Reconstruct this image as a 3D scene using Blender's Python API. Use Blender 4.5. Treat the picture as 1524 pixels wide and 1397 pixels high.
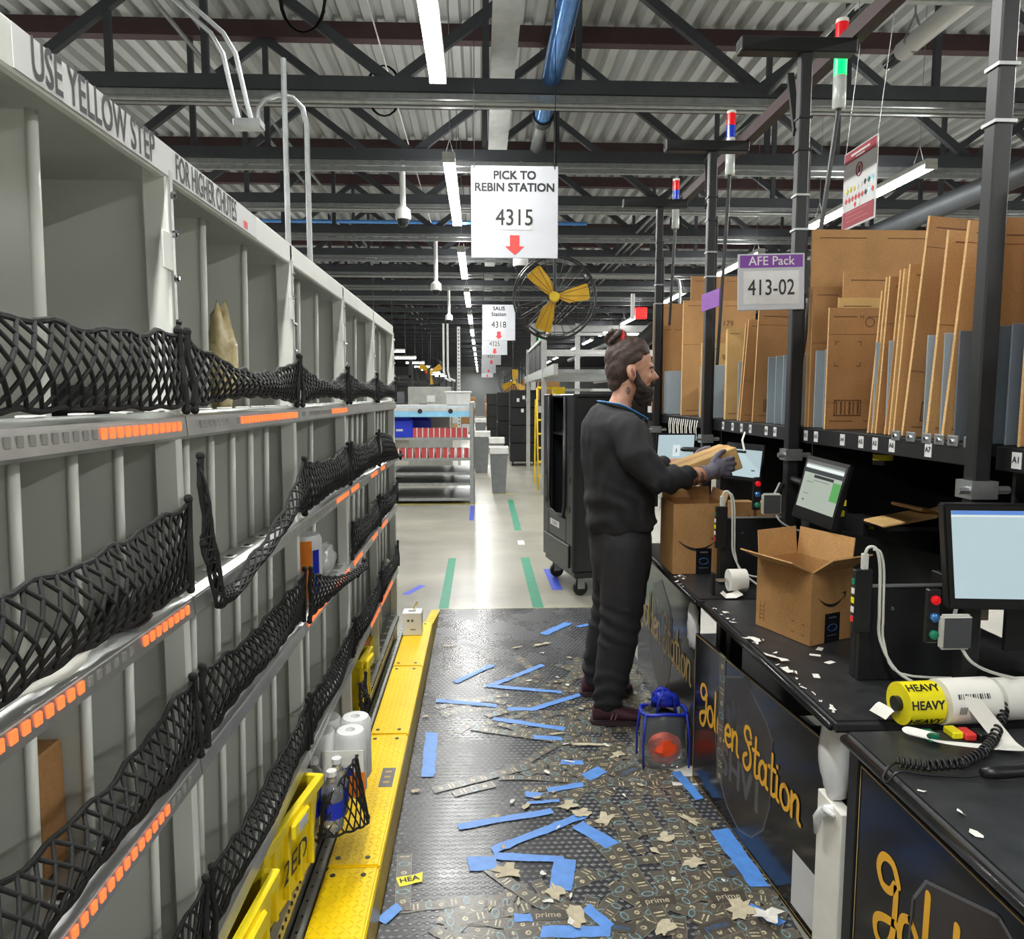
import bpy, bmesh, math, random
from math import sin, cos, pi, radians, sqrt
from mathutils import Vector, Matrix, Euler, noise

scene = bpy.context.scene
COL = scene.collection
for o in list(bpy.data.objects):
    bpy.data.objects.remove(o)

# ------------------------------------------------------------- camera, world, lights, exposure
cam_data = bpy.data.cameras.new('camera')
cam_data.sensor_fit = 'HORIZONTAL'
cam_data.sensor_width = 36.0
cam_data.lens = 1100.0 / 1524.0 * 36.0
cam_data.clip_start = 0.02
cam_data.clip_end = 300
cam = bpy.data.objects.new('camera', cam_data)
cam.location = (0, 0, 1.6)
cam.rotation_euler = (pi/2 - math.atan2(108.5, 1100), 0, -math.atan2(46, 1100))
COL.objects.link(cam)
scene.camera = cam

world = bpy.data.worlds.new('hall_ambient')
scene.world = world
world.use_nodes = True
wb = world.node_tree.nodes['Background']
wb.inputs[0].default_value = (0.75, 0.80, 0.80, 1)
wb.inputs[1].default_value = 0.25

vs = scene.view_settings
vs.view_transform = 'Standard'
vs.look = 'None'
vs.gamma = 1.0
vs.use_curve_mapping = False
vs.exposure = 0.36

LAMP_WATTS = 62.0       # each 2.4 m strip light
TUBE_EMIT = 22.0

# ------------------------------------------------------------- helpers
ORG = {}
def V3(p): return Vector(p)

def srgb(c):
    def f(x):
        x = x / 255.0
        return x / 12.92 if x <= 0.04045 else ((x + 0.055) / 1.055) ** 2.4
    return (f(c[0]), f(c[1]), f(c[2]), 1.0)

class N:
    """small node-tree writer"""
    def __init__(s, name):
        s.m = bpy.data.materials.new(name); s.m.use_nodes = True
        s.t = s.m.node_tree; s.b = s.t.nodes['Principled BSDF']
    def n(s, typ, **kw):
        nd = s.t.nodes.new(typ)
        for k, v in kw.items():
            if k.startswith('i_'):
                key = k[2:]
                nd.inputs[int(key) if key.isdigit() else key].default_value = v
            else: setattr(nd, k, v)
        return nd
    def l(s, a, b): s.t.links.new(a, b)
    def math(s, op, a, b=None, c=None):
        nd = s.t.nodes.new('ShaderNodeMath'); nd.operation = op
        for i, x in enumerate((a, b, c)):
            if x is None: continue
            if isinstance(x, (int, float)): nd.inputs[i].default_value = x
            else: s.l(x, nd.inputs[i])
        return nd.outputs[0]
    def mix(s, f, a, b):
        nd = s.t.nodes.new('ShaderNodeMix'); nd.data_type = 'RGBA'
        for inp, x in ((nd.inputs[0], f), (nd.inputs[6], a), (nd.inputs[7], b)):
            if isinstance(x, (int, float, tuple)): inp.default_value = x
            else: s.l(x, inp)
        return nd.outputs[2]
    def ramp(s, f, stops):
        nd = s.t.nodes.new('ShaderNodeValToRGB'); cr = nd.color_ramp
        while len(cr.elements) < len(stops): cr.elements.new(0.5)
        for e, (p, c) in zip(cr.elements, stops):
            e.position = p; e.color = c if len(c) == 4 else (*c, 1)
        s.l(f, nd.inputs[0]); return nd.outputs[0]
    def obj(s): return s.n('ShaderNodeTexCoord').outputs['Object']
    def uv(s): return s.n('ShaderNodeTexCoord').outputs['UV']
    def noise(s, co, scale, detail=3.0, rough=0.55):
        nd = s.n('ShaderNodeTexNoise'); s.l(co, nd.inputs['Vector'])
        nd.inputs['Scale'].default_value = scale; nd.inputs['Detail'].default_value = detail
        nd.inputs['Roughness'].default_value = rough
        return nd.outputs[0]
    def bump(s, h, st=0.2, dist=0.01):
        nd = s.n('ShaderNodeBump'); nd.inputs['Strength'].default_value = st
        nd.inputs['Distance'].default_value = dist
        s.l(h, nd.inputs['Height']); s.l(nd.outputs[0], s.b.inputs['Normal'])
    def set(s, **kw):
        for k, v in kw.items():
            s.b.inputs[k.replace('_', ' ')].default_value = v
    def base(s, x): s.l(x, s.b.inputs['Base Color'])

def mat(name, col, rough=0.5, metal=0.0, var=0.12, scale=9.0, bump=0.0, bscale=60.0, emit=0.0, alpha=1.0, trans=0.0, spec=0.5, ecol=None):
    k = N(name); co = k.obj(); c = srgb(col)
    nz = k.noise(co, scale)
    lo = tuple(x * (1 - var) for x in c[:3]) + (1,); hi = tuple(min(1, x * (1 + var)) for x in c[:3]) + (1,)
    k.base(k.ramp(nz, [(0.3, lo), (0.7, hi)]))
    k.set(Roughness=rough, Metallic=metal, Alpha=alpha)
    k.b.inputs['Specular IOR Level'].default_value = spec
    if trans: k.b.inputs['Transmission Weight'].default_value = trans
    if bump: k.bump(k.noise(co, bscale, 4), bump, 0.004)
    if emit:
        k.b.inputs['Emission Color'].default_value = srgb(ecol or col)
        k.b.inputs['Emission Strength'].default_value = emit
    return k.m

class MB:
    def __init__(s): s.v = []; s.f = []; s.m = []; s.uv = None; s.cur = 0
    def add(s, vs, fs):
        b = len(s.v); s.v += [Vector(x) for x in vs]
        for f in fs: s.f.append([b + i for i in f]); s.m.append(s.cur)
        return s
    def box(s, x0, x1, y0, y1, z0, z1):
        return s.add([(x0,y0,z0),(x1,y0,z0),(x1,y1,z0),(x0,y1,z0),(x0,y0,z1),(x1,y0,z1),(x1,y1,z1),(x0,y1,z1)],
                     [(3,2,1,0),(4,5,6,7),(0,1,5,4),(1,2,6,5),(2,3,7,6),(3,0,4,7)])
    def obox(s, c, size, M=None):
        b = len(s.v); hx, hy, hz = size[0]/2, size[1]/2, size[2]/2
        s.box(-hx,hx,-hy,hy,-hz,hz)
        c = Vector(c)
        for i in range(b, len(s.v)):
            s.v[i] = (M @ s.v[i] if M else s.v[i]) + c
        return s
    def bar(s, p0, p1, w, h, up=(0,0,1)):
        p0, p1 = Vector(p0), Vector(p1); d = (p1 - p0); L = d.length; d.normalize()
        up = Vector(up)
        if abs(d.dot(up)) > 0.98: up = Vector((1,0,0)) if abs(d.x) < 0.9 else Vector((0,1,0))
        sx = d.cross(up).normalized(); u = sx.cross(d).normalized()
        a, b2 = sx*w/2, u*h/2
        return s.add([p0-a-b2,p0+a-b2,p0+a+b2,p0-a+b2,p1-a-b2,p1+a-b2,p1+a+b2,p1-a+b2],
                     [(3,2,1,0),(4,5,6,7),(0,1,5,4),(1,2,6,5),(2,3,7,6),(3,0,4,7)][:])
    def tube(s, pts, r, n=8, cap=True, close=False, flat=1.0, upv=None):
        pts = [Vector(p) for p in pts]; k = len(pts)
        rr = r if isinstance(r, (list, tuple)) else [r]*k
        rings = []; prev = None
        for i, p in enumerate(pts):
            if close: d = pts[(i+1)%k] - pts[i-1]
            else: d = pts[min(i+1,k-1)] - pts[max(i-1,0)]
            if d.length < 1e-9: d = Vector((0,0,1))
            d.normalize()
            if prev is None:
                u = Vector(upv) if upv else (Vector((0,0,1)) if abs(d.z) < 0.9 else Vector((1,0,0)))
            else: u = prev
            u = u - d*u.dot(d)
            if u.length < 1e-6: u = d.orthogonal()
            u.normalize(); prev = u; w = d.cross(u)
            rings.append([p + (u*cos(2*pi*j/n)*flat + w*sin(2*pi*j/n))*rr[i] for j in range(n)])
        b = len(s.v)
        for rg in rings: s.v += rg
        seg = k if close else k-1
        for i in range(seg):
            for j in range(n):
                a0 = b + i*n; a1 = b + ((i+1)%k)*n
                s.f.append([a0+j, a0+(j+1)%n, a1+(j+1)%n, a1+j]); s.m.append(s.cur)
        if cap and not close:
            s.f.append([b+j for j in reversed(range(n))]); s.m.append(s.cur)
            s.f.append([b+(k-1)*n+j for j in range(n)]); s.m.append(s.cur)
        return s
    def cyl(s, p0, p1, r, n=12): return s.tube([p0, p1], r, n)
    def lathe(s, prof, c=(0,0,0), n=16, M=None, cap=True):
        b = len(s.v); c = Vector(c); k = len(prof)
        for r, z in prof:
            for j in range(n):
                p = Vector((r*cos(2*pi*j/n), r*sin(2*pi*j/n), z))
                s.v.append((M @ p if M else p) + c)
        for i in range(k-1):
            for j in range(n):
                s.f.append([b+i*n+j, b+i*n+(j+1)%n, b+(i+1)*n+(j+1)%n, b+(i+1)*n+j]); s.m.append(s.cur)
        if cap:
            s.f.append([b+j for j in reversed(range(n))]); s.m.append(s.cur)
            s.f.append([b+(k-1)*n+j for j in range(n)]); s.m.append(s.cur)
        return s
    def prism(s, poly, org, ax, ay, th):
        """2-D polygon in the plane org+ax,ay, thickness along ax x ay"""
        org, ax, ay = Vector(org), Vector(ax), Vector(ay); nz = ax.cross(ay).normalized()*th
        b = len(s.v); k = len(poly)
        for (x, y) in poly: s.v.append(org + ax*x + ay*y)
        for (x, y) in poly: s.v.append(org + ax*x + ay*y + nz)
        s.f.append([b+i for i in reversed(range(k))]); s.m.append(s.cur)
        s.f.append([b+k+i for i in range(k)]); s.m.append(s.cur)
        for i in range(k):
            j = (i+1) % k
            s.f.append([b+i, b+j, b+k+j, b+k+i]); s.m.append(s.cur)
        return s
    def ball(s, c, r, n=12, k=8, M=None):
        prof = [(max(1e-4, sin(pi*i/k)), -cos(pi*i/k)) for i in range(k+1)]
        sc = r if isinstance(r, (tuple, list)) else (r, r, r)
        D = Matrix.Diagonal(sc)
        return s.lathe(prof, c, n, (M @ D) if M else D, cap=False)
    def mesh(s, name, mats, org=(0,0,0), smooth=False, bevel=0.0, seg=1, fix=True):
        me = bpy.data.meshes.new(name); o = Vector(org)
        me.from_pydata([v - o for v in s.v], [], s.f)
        if not isinstance(mats, (list, tuple)): mats = [mats]
        for m in mats: me.materials.append(m)
        if len(mats) > 1:
            for p, i in zip(me.polygons, s.m): p.material_index = i
        if bevel or fix:
            bm = bmesh.new(); bm.from_mesh(me)
            if bevel:
                es = [e for e in bm.edges if len(e.link_faces) == 2 and e.calc_face_angle(0) > 0.5]
                bmesh.ops.bevel(bm, geom=es, offset=bevel, segments=seg, affect='EDGES', clamp_overlap=True)
            if fix: bmesh.ops.recalc_face_normals(bm, faces=bm.faces)
            bm.to_mesh(me); bm.free()
        if smooth:
            for p in me.polygons: p.use_smooth = True
            if smooth == 'auto':
                me.set_sharp_from_angle(angle=radians(40))
        me.update(); return me
    def build(s, name, mats, parent=None, loc=None, smooth=False, bevel=0.0, seg=1, fix=True):
        """verts are world positions; parent's origin (or loc) is subtracted"""
        if parent is not None: org = ORG.get(parent.name, Vector((0,0,0)))
        else: org = Vector(loc) if loc is not None else Vector((0,0,0))
        me = s.mesh(name, mats, org, smooth, bevel, seg, fix)
        o = bpy.data.objects.new(name, me); COL.objects.link(o)
        if parent is not None: o.parent = parent
        else: o.location = org
        ORG[o.name] = Vector(org)
        return o

def tag(o, label=None, cat=None, group=None, kind=None):
    if label: o['label'] = label
    if cat: o['category'] = cat
    if group: o['group'] = group
    if kind: o['kind'] = kind
    return o
def thing(name, label, cat, loc=(0,0,0), group=None, local=False):
    o = bpy.data.objects.new(name, None); COL.objects.link(o)
    o.empty_display_size = 0.05
    o.location = loc
    ORG[o.name] = Vector((0,0,0)) if local else Vector(loc)
    return tag(o, label, cat, group)
def struct(o): o['kind'] = 'structure'; return o
def kids(o): return [c for c in bpy.data.objects if c.parent == o]
CH = {}
def copy_tree(o, parent=None):
    c = o.copy(); COL.objects.link(c); c.parent = parent
    ORG[c.name] = ORG.get(o.name, Vector((0,0,0)))
    for ch in list(o.children): copy_tree(ch, c)
    return c
def dup(o, loc, rotz=None, label=None, group=None):
    c = copy_tree(o); c.location = loc
    if rotz is not None: c.rotation_euler = (0, 0, rotz)
    if label: c['label'] = label
    if group: c['group'] = group
    return c
def inst(me, name, parent, loc, rot=None):
    """part sharing mesh data; loc is relative to the parent"""
    o = bpy.data.objects.new(name, me); COL.objects.link(o); o.parent = parent; o.location = loc
    if rot: o.rotation_euler = rot
    return o

def text(s, size, m, parent, pos, xd, yd, name='lettering', align='CENTER', bold=0.0, shear=0.0, lift=0.0008, spacing=1.0, sx=1.0):
    """flat print, pos/xd/yd in the same space as MB verts; xd x yd faces the reader"""
    cu = bpy.data.curves.new(name, 'FONT'); cu.body = s; cu.size = size
    cu.align_x = align; cu.align_y = 'CENTER'; cu.shear = shear
    cu.space_character = spacing; cu.resolution_u = 3
    ob = bpy.data.objects.new(name, cu); COL.objects.link(ob)
    me = bpy.data.meshes.new_from_object(ob)
    bpy.data.objects.remove(ob); bpy.data.curves.remove(cu)
    xd, yd, pos = Vector(xd).normalized(), Vector(yd).normalized(), Vector(pos)
    nz = xd.cross(yd); org = ORG.get(parent.name, Vector((0,0,0)))
    if bold:
        bm = bmesh.new(); step = 0
        for (bx, by) in ((-1,-1),(1,-1),(1,1),(-1,1)):
            m2 = me.copy(); m2.transform(Matrix.Translation((bx*bold, by*bold, step*0.00002))); bm.from_mesh(m2); bpy.data.meshes.remove(m2); step += 1
        bm.to_mesh(me); bm.free()
    for v in me.vertices:
        v.co = pos + xd*v.co.x*sx + yd*v.co.y + nz*(lift + v.co.z) - org
    me.materials.clear(); me.materials.append(m)
    o = bpy.data.objects.new(name, me); COL.objects.link(o); o.parent = parent
    ORG[o.name] = org
    return o

def stroke(lines, th, m, parent, pos, xd, yd, name='lettering', lift=0.0009):
    """brush lettering: flat ribbons with round ends along polylines"""
    mb = MB(); xd, yd, pos = Vector(xd).normalized(), Vector(yd).normalized(), Vector(pos); nz = xd.cross(yd)
    for li, L in enumerate(lines):
        P = [Vector((x, y)) for x, y in L]
        # catmull subdivide
        Q = []
        for i in range(len(P)-1):
            p0, p1, p2, p3 = P[max(i-1,0)], P[i], P[i+1], P[min(i+2, len(P)-1)]
            for k in range(4):
                t = k/4.0
                Q.append(0.5*((2*p1)+(p2-p0)*t+(2*p0-5*p1+4*p2-p3)*t*t+(3*p1-p0-3*p2+p3)*t**3))
        Q.append(P[-1])
        lf, rt = [], []
        for i, q in enumerate(Q):
            d = (Q[min(i+1,len(Q)-1)] - Q[max(i-1,0)])
            if d.length < 1e-9: d = Vector((1,0))
            d.normalize(); n = Vector((-d.y, d.x))
            lf.append(q + n*th/2); rt.append(q - n*th/2)
        b = len(mb.v); k = len(Q); lz = lift + li*0.00012
        for q in lf + rt: mb.v.append(pos + xd*q.x + yd*q.y + nz*lz)
        for i in range(k-1):
            mb.f.append([b+i, b+k+i, b+k+i+1, b+i+1]); mb.m.append(0)
        for q in (Q[0], Q[-1]):
            b = len(mb.v)
            for j in range(8): mb.v.append(pos + xd*(q.x+cos(pi*j/4)*th/2) + yd*(q.y+sin(pi*j/4)*th/2) + nz*(lz+0.00006))
            mb.f.append([b+j for j in range(8)]); mb.m.append(0)
    return mb.build(name, m, parent, fix=False)

def spl(pts, k=5):
    P = [Vector(p) for p in pts]; Q = []
    for i in range(len(P)-1):
        p0, p1, p2, p3 = P[max(i-1,0)], P[i], P[i+1], P[min(i+2,len(P)-1)]
        for j in range(k):
            t = j/k; Q.append(0.5*((2*p1)+(p2-p0)*t+(2*p0-5*p1+4*p2-p3)*t*t+(3*p1-p0-3*p2+p3)*t**3))
    return Q+[P[-1]]
def quad_decal(mb, pos, xd, yd, x0, x1, y0, y1, lift=0.0008):
    pos, xd, yd = Vector(pos), Vector(xd).normalized(), Vector(yd).normalized(); n = xd.cross(yd)*lift
    mb.add([pos+xd*x0+yd*y0+n, pos+xd*x1+yd*y0+n, pos+xd*x1+yd*y1+n, pos+xd*x0+yd*y1+n], [(0,1,2,3)])
    return mb

# ------------------------------------------------------------- materials
m_rack   = mat('rack_grey_paint', (212,214,207), 0.42, 0, 0.04, 3)
m_rackdk = mat('rack_edge_paint', (222,224,217), 0.35, 0, 0.04, 5)
m_alu    = mat('aluminium', (190,192,190), 0.33, 0.75, 0.10, 14, 0.08, 90)
m_galv   = mat('galvanised_steel', (165,168,168), 0.38, 0.8, 0.14, 18, 0.05, 60)
m_clip   = mat('white_clip_plastic', (225,225,220), 0.4)
m_led_on = mat('led_amber', (250,120,60), 0.4, emit=1.1, ecol=(255,105,55))
m_led_off= mat('led_grey', (150,150,146), 0.35)
m_cord   = mat('black_elastic_cord', (15,15,16), 0.75, 0, 0.25, 60, 0.2, 300)
m_white  = mat('white_plastic', (212,212,212), 0.35, 0, 0.03)
m_signw  = mat('sign_board_white', (182,184,190), 0.45, 0, 0.03)
m_offwh  = mat('off_white_paper', (232,230,222), 0.7, 0, 0.05)
m_sticker= mat('clear_sticker', (200,200,199), 0.2)
m_ink    = mat('black_ink', (28,28,30), 0.5)
m_red    = mat('red_print', (225,58,55), 0.45)
m_dkred  = mat('crimson_print', (160,30,52), 0.45)
m_purple = mat('purple_print', (118,56,150), 0.45)
m_yellow = mat('yellow_label', (240,226,30), 0.45)
m_ytote  = mat('yellow_tote_plastic', (233,210,30), 0.35, 0, 0.05, 6)
m_yrail  = mat('yellow_paint', (230,195,30), 0.4)
m_black  = mat('black_powder_coat', (24,25,27), 0.42, 0, 0.2, 8, 0.06, 200)
m_blackp = mat('black_plastic', (20,20,22), 0.38, 0, 0.15, 10)
m_blkcart= mat('black_cart_plastic', (34,36,38), 0.33, 0, 0.2, 5)
m_truss  = mat('charcoal_truss_paint', (62,65,70), 0.55, 0, 0.15, 4)
m_trussr = mat('oxide_red_steel', (64,44,46), 0.6, 0, 0.15, 4)
m_concr_beam = mat('light_grey_duct', (176,178,176), 0.5, 0.1)
m_cable  = mat('grey_white_cable', (205,205,198), 0.45)
m_div    = mat('blue_grey_divider', (150,162,170), 0.4, 0, 0.05)
m_divdk  = mat('slate_divider', (92,100,108), 0.4, 0, 0.08)
m_bin    = mat('grey_bin_plastic', (118,121,122), 0.45)
m_liner  = mat('white_bin_liner', (225,225,222), 0.4)
m_bluebin= mat('blue_tote_plastic', (28,52,190), 0.35)
m_hose   = mat('sky_blue_pipe', (96,154,228), 0.18, 0.65)
m_chrome = mat('chrome', (215,218,222), 0.12, 1.0, 0.03)
m_greenl = mat('green_lens_lit', (10,200,80), 0.3, emit=2.2, ecol=(0,255,90))
m_redl   = mat('red_lens', (205,20,28), 0.18, emit=0.35)
m_bluel  = mat('blue_lens', (25,60,190), 0.18, emit=0.1)
m_clear  = mat('clear_lens', (205,210,205), 0.15)
m_fan    = mat('fan_blade_yellow', (205,158,28), 0.42)
m_tube   = mat('led_tube', (255,255,250), 0.4, emit=TUBE_EMIT, ecol=(250,255,248))
m_lampb  = mat('lamp_body_white', (215,216,212), 0.4)
m_gtape  = mat('green_floor_tape', (26,128,98), 0.5, 0, 0.12, 12)
m_ytape  = mat('yellow_floor_tape', (205,190,60), 0.5, 0, 0.15, 12)
m_btape  = mat('blue_floor_tape', (60,80,185), 0.5, 0, 0.12, 12)
m_btape2 = mat('blue_masking_tape', (84,140,216), 0.42, 0, 0.12, 25, 0.12, 80)
m_scrap  = mat('torn_paper', (188,178,152), 0.75, 0, 0.12, 40, 0.3, 90)
m_scrapw = mat('white_scrap', (222,220,212), 0.7, 0, 0.08, 30)
m_bagf   = mat('white_bag_film', (226,227,228), 0.25, 0, 0.06, 8, 0.35, 25)
m_glass  = mat('clear_plastic', (225,230,232), 0.08, trans=0.85)
m_orange = mat('orange_wrap', (235,128,30), 0.35)
m_hiviz  = mat('hi_vis_orange', (255,80,25), 0.5)
m_bluetr = mat('royal_blue_trim', (22,44,170), 0.4)
m_gold   = mat('gold_print', (238,178,48), 0.45, 0, 0.06)
m_goldln = mat('gold_line', (176,146,80), 0.4)
m_panel  = mat('black_gloss_panel', (26,25,28), 0.16, 0, 0.25, 4)
m_badge  = mat('badge_line', (92,92,96), 0.35)
m_badge2 = mat('badge_fill', (52,45,40), 0.3, 0, 0.35, 8)
m_brown  = mat('brown_carton', (156,116,72), 0.7)

def cardboard(name, col):
    k = N(name); co = k.obj(); c = srgb(col)
    w = k.n('ShaderNodeTexWave', wave_type='BANDS', bands_direction='X'); k.l(co, w.inputs['Vector'])
    w.inputs['Scale'].default_value = 40; w.inputs['Distortion'].default_value = 0.5
    nz = k.noise(co, 7, 5); nf = k.noise(co, 160, 3)
    a = k.ramp(nz, [(0.3, tuple(x*0.86 for x in c[:3])), (0.7, tuple(min(1, x*1.1) for x in c[:3]))])
    f = k.ramp(nf, [(0.35, (0.86,0.86,0.86)), (0.7, (1.06,1.06,1.06))])
    mx = k.n('ShaderNodeMix', data_type='RGBA', blend_type='MULTIPLY'); mx.inputs[0].default_value = 1
    k.l(a, mx.inputs[6]); k.l(f, mx.inputs[7]); k.base(mx.outputs[2])
    k.bump(w.outputs[0], 0.06, 0.003); k.set(Roughness=0.72); return k.m
m_card  = cardboard('kraft_cardboard', (184,138,86))
m_card2 = cardboard('kraft_cardboard_dark', (162,118,72))
m_card3 = cardboard('kraft_cardboard_pale', (202,164,104))
m_cardin= cardboard('kraft_cardboard_inside', (196,152,98))
m_cedge = mat('cardboard_cut_edge', (206,168,116), 0.8, 0, 0.2, 150)
m_cprint= mat('carton_print', (92,62,36), 0.7)

def make_concrete():
    k = N('polished_concrete'); co = k.obj()
    mp = k.n('ShaderNodeMapping'); k.l(co, mp.inputs[0]); mp.inputs['Scale'].default_value = (1.0, 1.6, 1)
    n1 = k.noise(mp.outputs[0], 0.9, 5, 0.55); n2 = k.noise(mp.outputs[0], 5, 5, 0.55)
    c1 = k.ramp(n1, [(0.3, srgb((134,131,120))), (0.7, srgb((164,161,148)))])
    c2 = k.ramp(n2, [(0.3, (0.92,0.92,0.92)), (0.7, (1.04,1.04,1.04))])
    mx = k.n('ShaderNodeMix', data_type='RGBA', blend_type='MULTIPLY'); mx.inputs[0].default_value = 1
    k.l(c1, mx.inputs[6]); k.l(c2, mx.inputs[7]); k.base(mx.outputs[2])
    k.l(k.ramp(n2, [(0.3, (0.28,)*3), (0.75, (0.38,)*3)]), k.b.inputs['Roughness'])
    k.bump(k.noise(co, 3.0, 2), 0.08, 0.02); return k.m
m_floor = make_concrete()

def make_mat():
    """rubber mat with a raised lozenge tread"""
    k = N('rubber_tread_mat'); co = k.obj()
    sp = k.n('ShaderNodeSeparateXYZ'); k.l(co, sp.inputs[0])
    x = k.math('MULTIPLY', sp.outputs[0], 1/0.026); y = k.math('MULTIPLY', sp.outputs[1], 1/0.026)
    row = k.math('FLOOR', y); off = k.math('MULTIPLY', k.math('MODULO', row, 2.0), 0.5)
    fx = k.math('SUBTRACT', k.math('FRACT', k.math('ADD', x, off)), 0.5)
    fy = k.math('SUBTRACT', k.math('FRACT', y), 0.5)
    d = k.math('ADD', k.math('MULTIPLY', k.math('ABSOLUTE', fx), 1.5), k.math('MULTIPLY', k.math('ABSOLUTE', fy), 2.2))
    h = k.n('ShaderNodeMapRange', interpolation_type='SMOOTHSTEP'); k.l(d, h.inputs[0])
    h.inputs[1].default_value = 0.75; h.inputs[2].default_value = 0.45
    nz = k.noise(co, 3.5, 5); dirt = k.noise(co, 25, 5, 0.7)
    b = k.ramp(nz, [(0.3, srgb((98,99,102))), (0.7, srgb((128,129,132)))])
    b2 = k.mix(k.ramp(dirt, [(0.55, (0,0,0)), (0.8, (0.5,0.5,0.5))]), b, srgb((140,138,132)))
    b3 = k.mix(h.outputs[0], srgb((56,57,60)), b2)
    k.base(b3)
    k.l(k.ramp(nz, [(0.3, (0.20,)*3), (0.7, (0.34,)*3)]), k.b.inputs['Roughness'])
    k.bump(h.outputs[0], 0.5, 0.003); return k.m
m_matt = make_mat()

def make_diamond(name, col, rough, metal):
    """diamond plate: short raised bars turning from cell to cell"""
    k = N(name); co = k.obj()
    sp = k.n('ShaderNodeSeparateXYZ'); k.l(co, sp.inputs[0])
    zz = k.math('ADD', sp.outputs[0], sp.outputs[2])
    x = k.math('MULTIPLY', zz, 1/0.021); y = k.math('MULTIPLY', sp.outputs[1], 1/0.021)
    cx = k.math('FLOOR', x); cy = k.math('FLOOR', y)
    par = k.math('MODULO', k.math('ADD', k.math('ADD', cx, cy), 1000.0), 2.0)
    fx = k.math('SUBTRACT', k.math('FRACT', x), 0.5); fy = k.math('SUBTRACT', k.math('FRACT', y), 0.5)
    sg = k.math('SUBTRACT', k.math('MULTIPLY', par, 2.0), 1.0)
    a = k.math('ADD', fx, k.math('MULTIPLY', sg, fy)); b = k.math('SUBTRACT', fy, k.math('MULTIPLY', sg, fx))
    d = k.math('ADD', k.math('POWER', k.math('DIVIDE', a, 0.16), 2.0), k.math('POWER', k.math('DIVIDE', b, 0.62), 2.0))
    h = k.n('ShaderNodeMapRange', interpolation_type='SMOOTHSTEP'); k.l(d, h.inputs[0])
    h.inputs[1].default_value = 1.3; h.inputs[2].default_value = 0.2
    c = srgb(col); nz = k.noise(co, 5, 5)
    k.base(k.ramp(nz, [(0.3, tuple(v*0.88 for v in c[:3])), (0.7, tuple(min(1, v*1.06) for v in c[:3]))]))
    k.set(Roughness=rough, Metallic=metal)
    k.bump(h.outputs[0], 0.9, 0.0025); return k.m
m_step = make_diamond('yellow_diamond_plate', (250,208,0), 0.3, 0.0)

def make_tape(name, ground, inkA, inkB):
    """printed packing tape: UV u runs along in tape widths, v across"""
    k = N(name); uv = k.uv(); sp = k.n('ShaderNodeSeparateXYZ'); k.l(uv, sp.inputs[0])
    u, v = sp.outputs[0], sp.outputs[1]
    cell = k.math('FLOOR', k.math('MULTIPLY', u, 1.05)); fu = k.math('FRACT', k.math('MULTIPLY', u, 1.05))
    typ = k.math('MODULO', k.math('ADD', cell, 900.0), 3.0)
    dx = k.math('SUBTRACT', fu, 0.5); dy = k.math('SUBTRACT', v, 0.5)
    r = k.math('SQRT', k.math('ADD', k.math('POWER', dx, 2.0), k.math('POWER', k.math('MULTIPLY', dy, 1.0), 2.0)))
    dot = k.math('MULTIPLY', k.math('LESS_THAN', r, 0.2), k.math('GREATER_THAN', r, 0.07))
    ob = k.math('SQRT', k.math('ADD', k.math('POWER', k.math('MULTIPLY', dx, 1.4), 2.0), k.math('POWER', k.math('MULTIPLY', dy, 0.85), 2.0)))
    ring = k.math('MULTIPLY', k.math('LESS_THAN', ob, 0.36), k.math('GREATER_THAN', ob, 0.27))
    dash = k.math('MULTIPLY', k.math('LESS_THAN', k.math('ABSOLUTE', k.math('SUBTRACT', k.math('ABSOLUTE', dx), 0.16)), 0.06), k.math('LESS_THAN', k.math('ABSOLUTE', dy), 0.32))
    t0 = k.math('LESS_THAN', typ, 0.5); t2 = k.math('GREATER_THAN', typ, 1.5)
    t1 = k.math('SUBTRACT', 1.0, k.math('ADD', t0, t2))
    A = k.math('ADD', k.math('MULTIPLY', dot, t0), k.math('MULTIPLY', dash, t1))
    B = k.math('MULTIPLY', ring, t2)
    wear = k.ramp(k.noise(k.obj(), 60, 4, 0.7), [(0.35, (0.25,)*3), (0.6, (1,1,1))])
    g = k.ramp(k.noise(k.obj(), 20, 4), [(0.3, tuple(c*0.8 for c in srgb(ground)[:3])), (0.7, tuple(c*1.25 for c in srgb(ground)[:3]))])
    c1 = k.mix(k.math('MULTIPLY', A, wear), g, srgb(inkA))
    c2 = k.mix(k.math('MULTIPLY', B, wear), c1, srgb(inkB))
    edge = k.math('GREATER_THAN', k.math('ABSOLUTE', dy), 0.455)
    c2 = k.mix(k.math('MULTIPLY', edge, 0.55), c2, srgb((150,146,132)))
    k.base(c2); k.set(Roughness=0.28)
    k.bump(k.noise(k.obj(), 45, 4), 0.25, 0.004); return k.m
m_ptape = make_tape('printed_black_tape', (88,83,74), (206,196,160), (120,176,190))

def make_deck():
    k = N('galvanised_roof_deck'); co = k.obj()
    nz = k.noise(co, 0.8, 4); n2 = k.noise(co, 20, 4)
    k.base(k.ramp(nz, [(0.3, srgb((164,166,165))), (0.7, srgb((190,192,190)))]))
    k.set(Roughness=0.45, Metallic=0.25); k.bump(n2, 0.05, 0.01); return k.m
m_deck = make_deck()
m_wall = mat('hall_wall_panel', (120,122,122), 0.7, 0, 0.08, 0.6)
m_walldk = mat('hall_wall_dark', (124,126,126), 0.7, 0, 0.15, 0.6)
m_screen = mat('screen_pale_blue', (90,104,110), 0.25, emit=0.52, ecol=(205,228,234))
m_screen2= mat('screen_pale_green', (84,90,84), 0.25, emit=0.42, ecol=(205,216,202))
m_scrbar = mat('screen_dark_bar', (40,46,52), 0.25, emit=0.06)
m_scrgrn = mat('screen_green_box', (60,110,60), 0.25, emit=0.3, ecol=(120,205,120))
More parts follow.
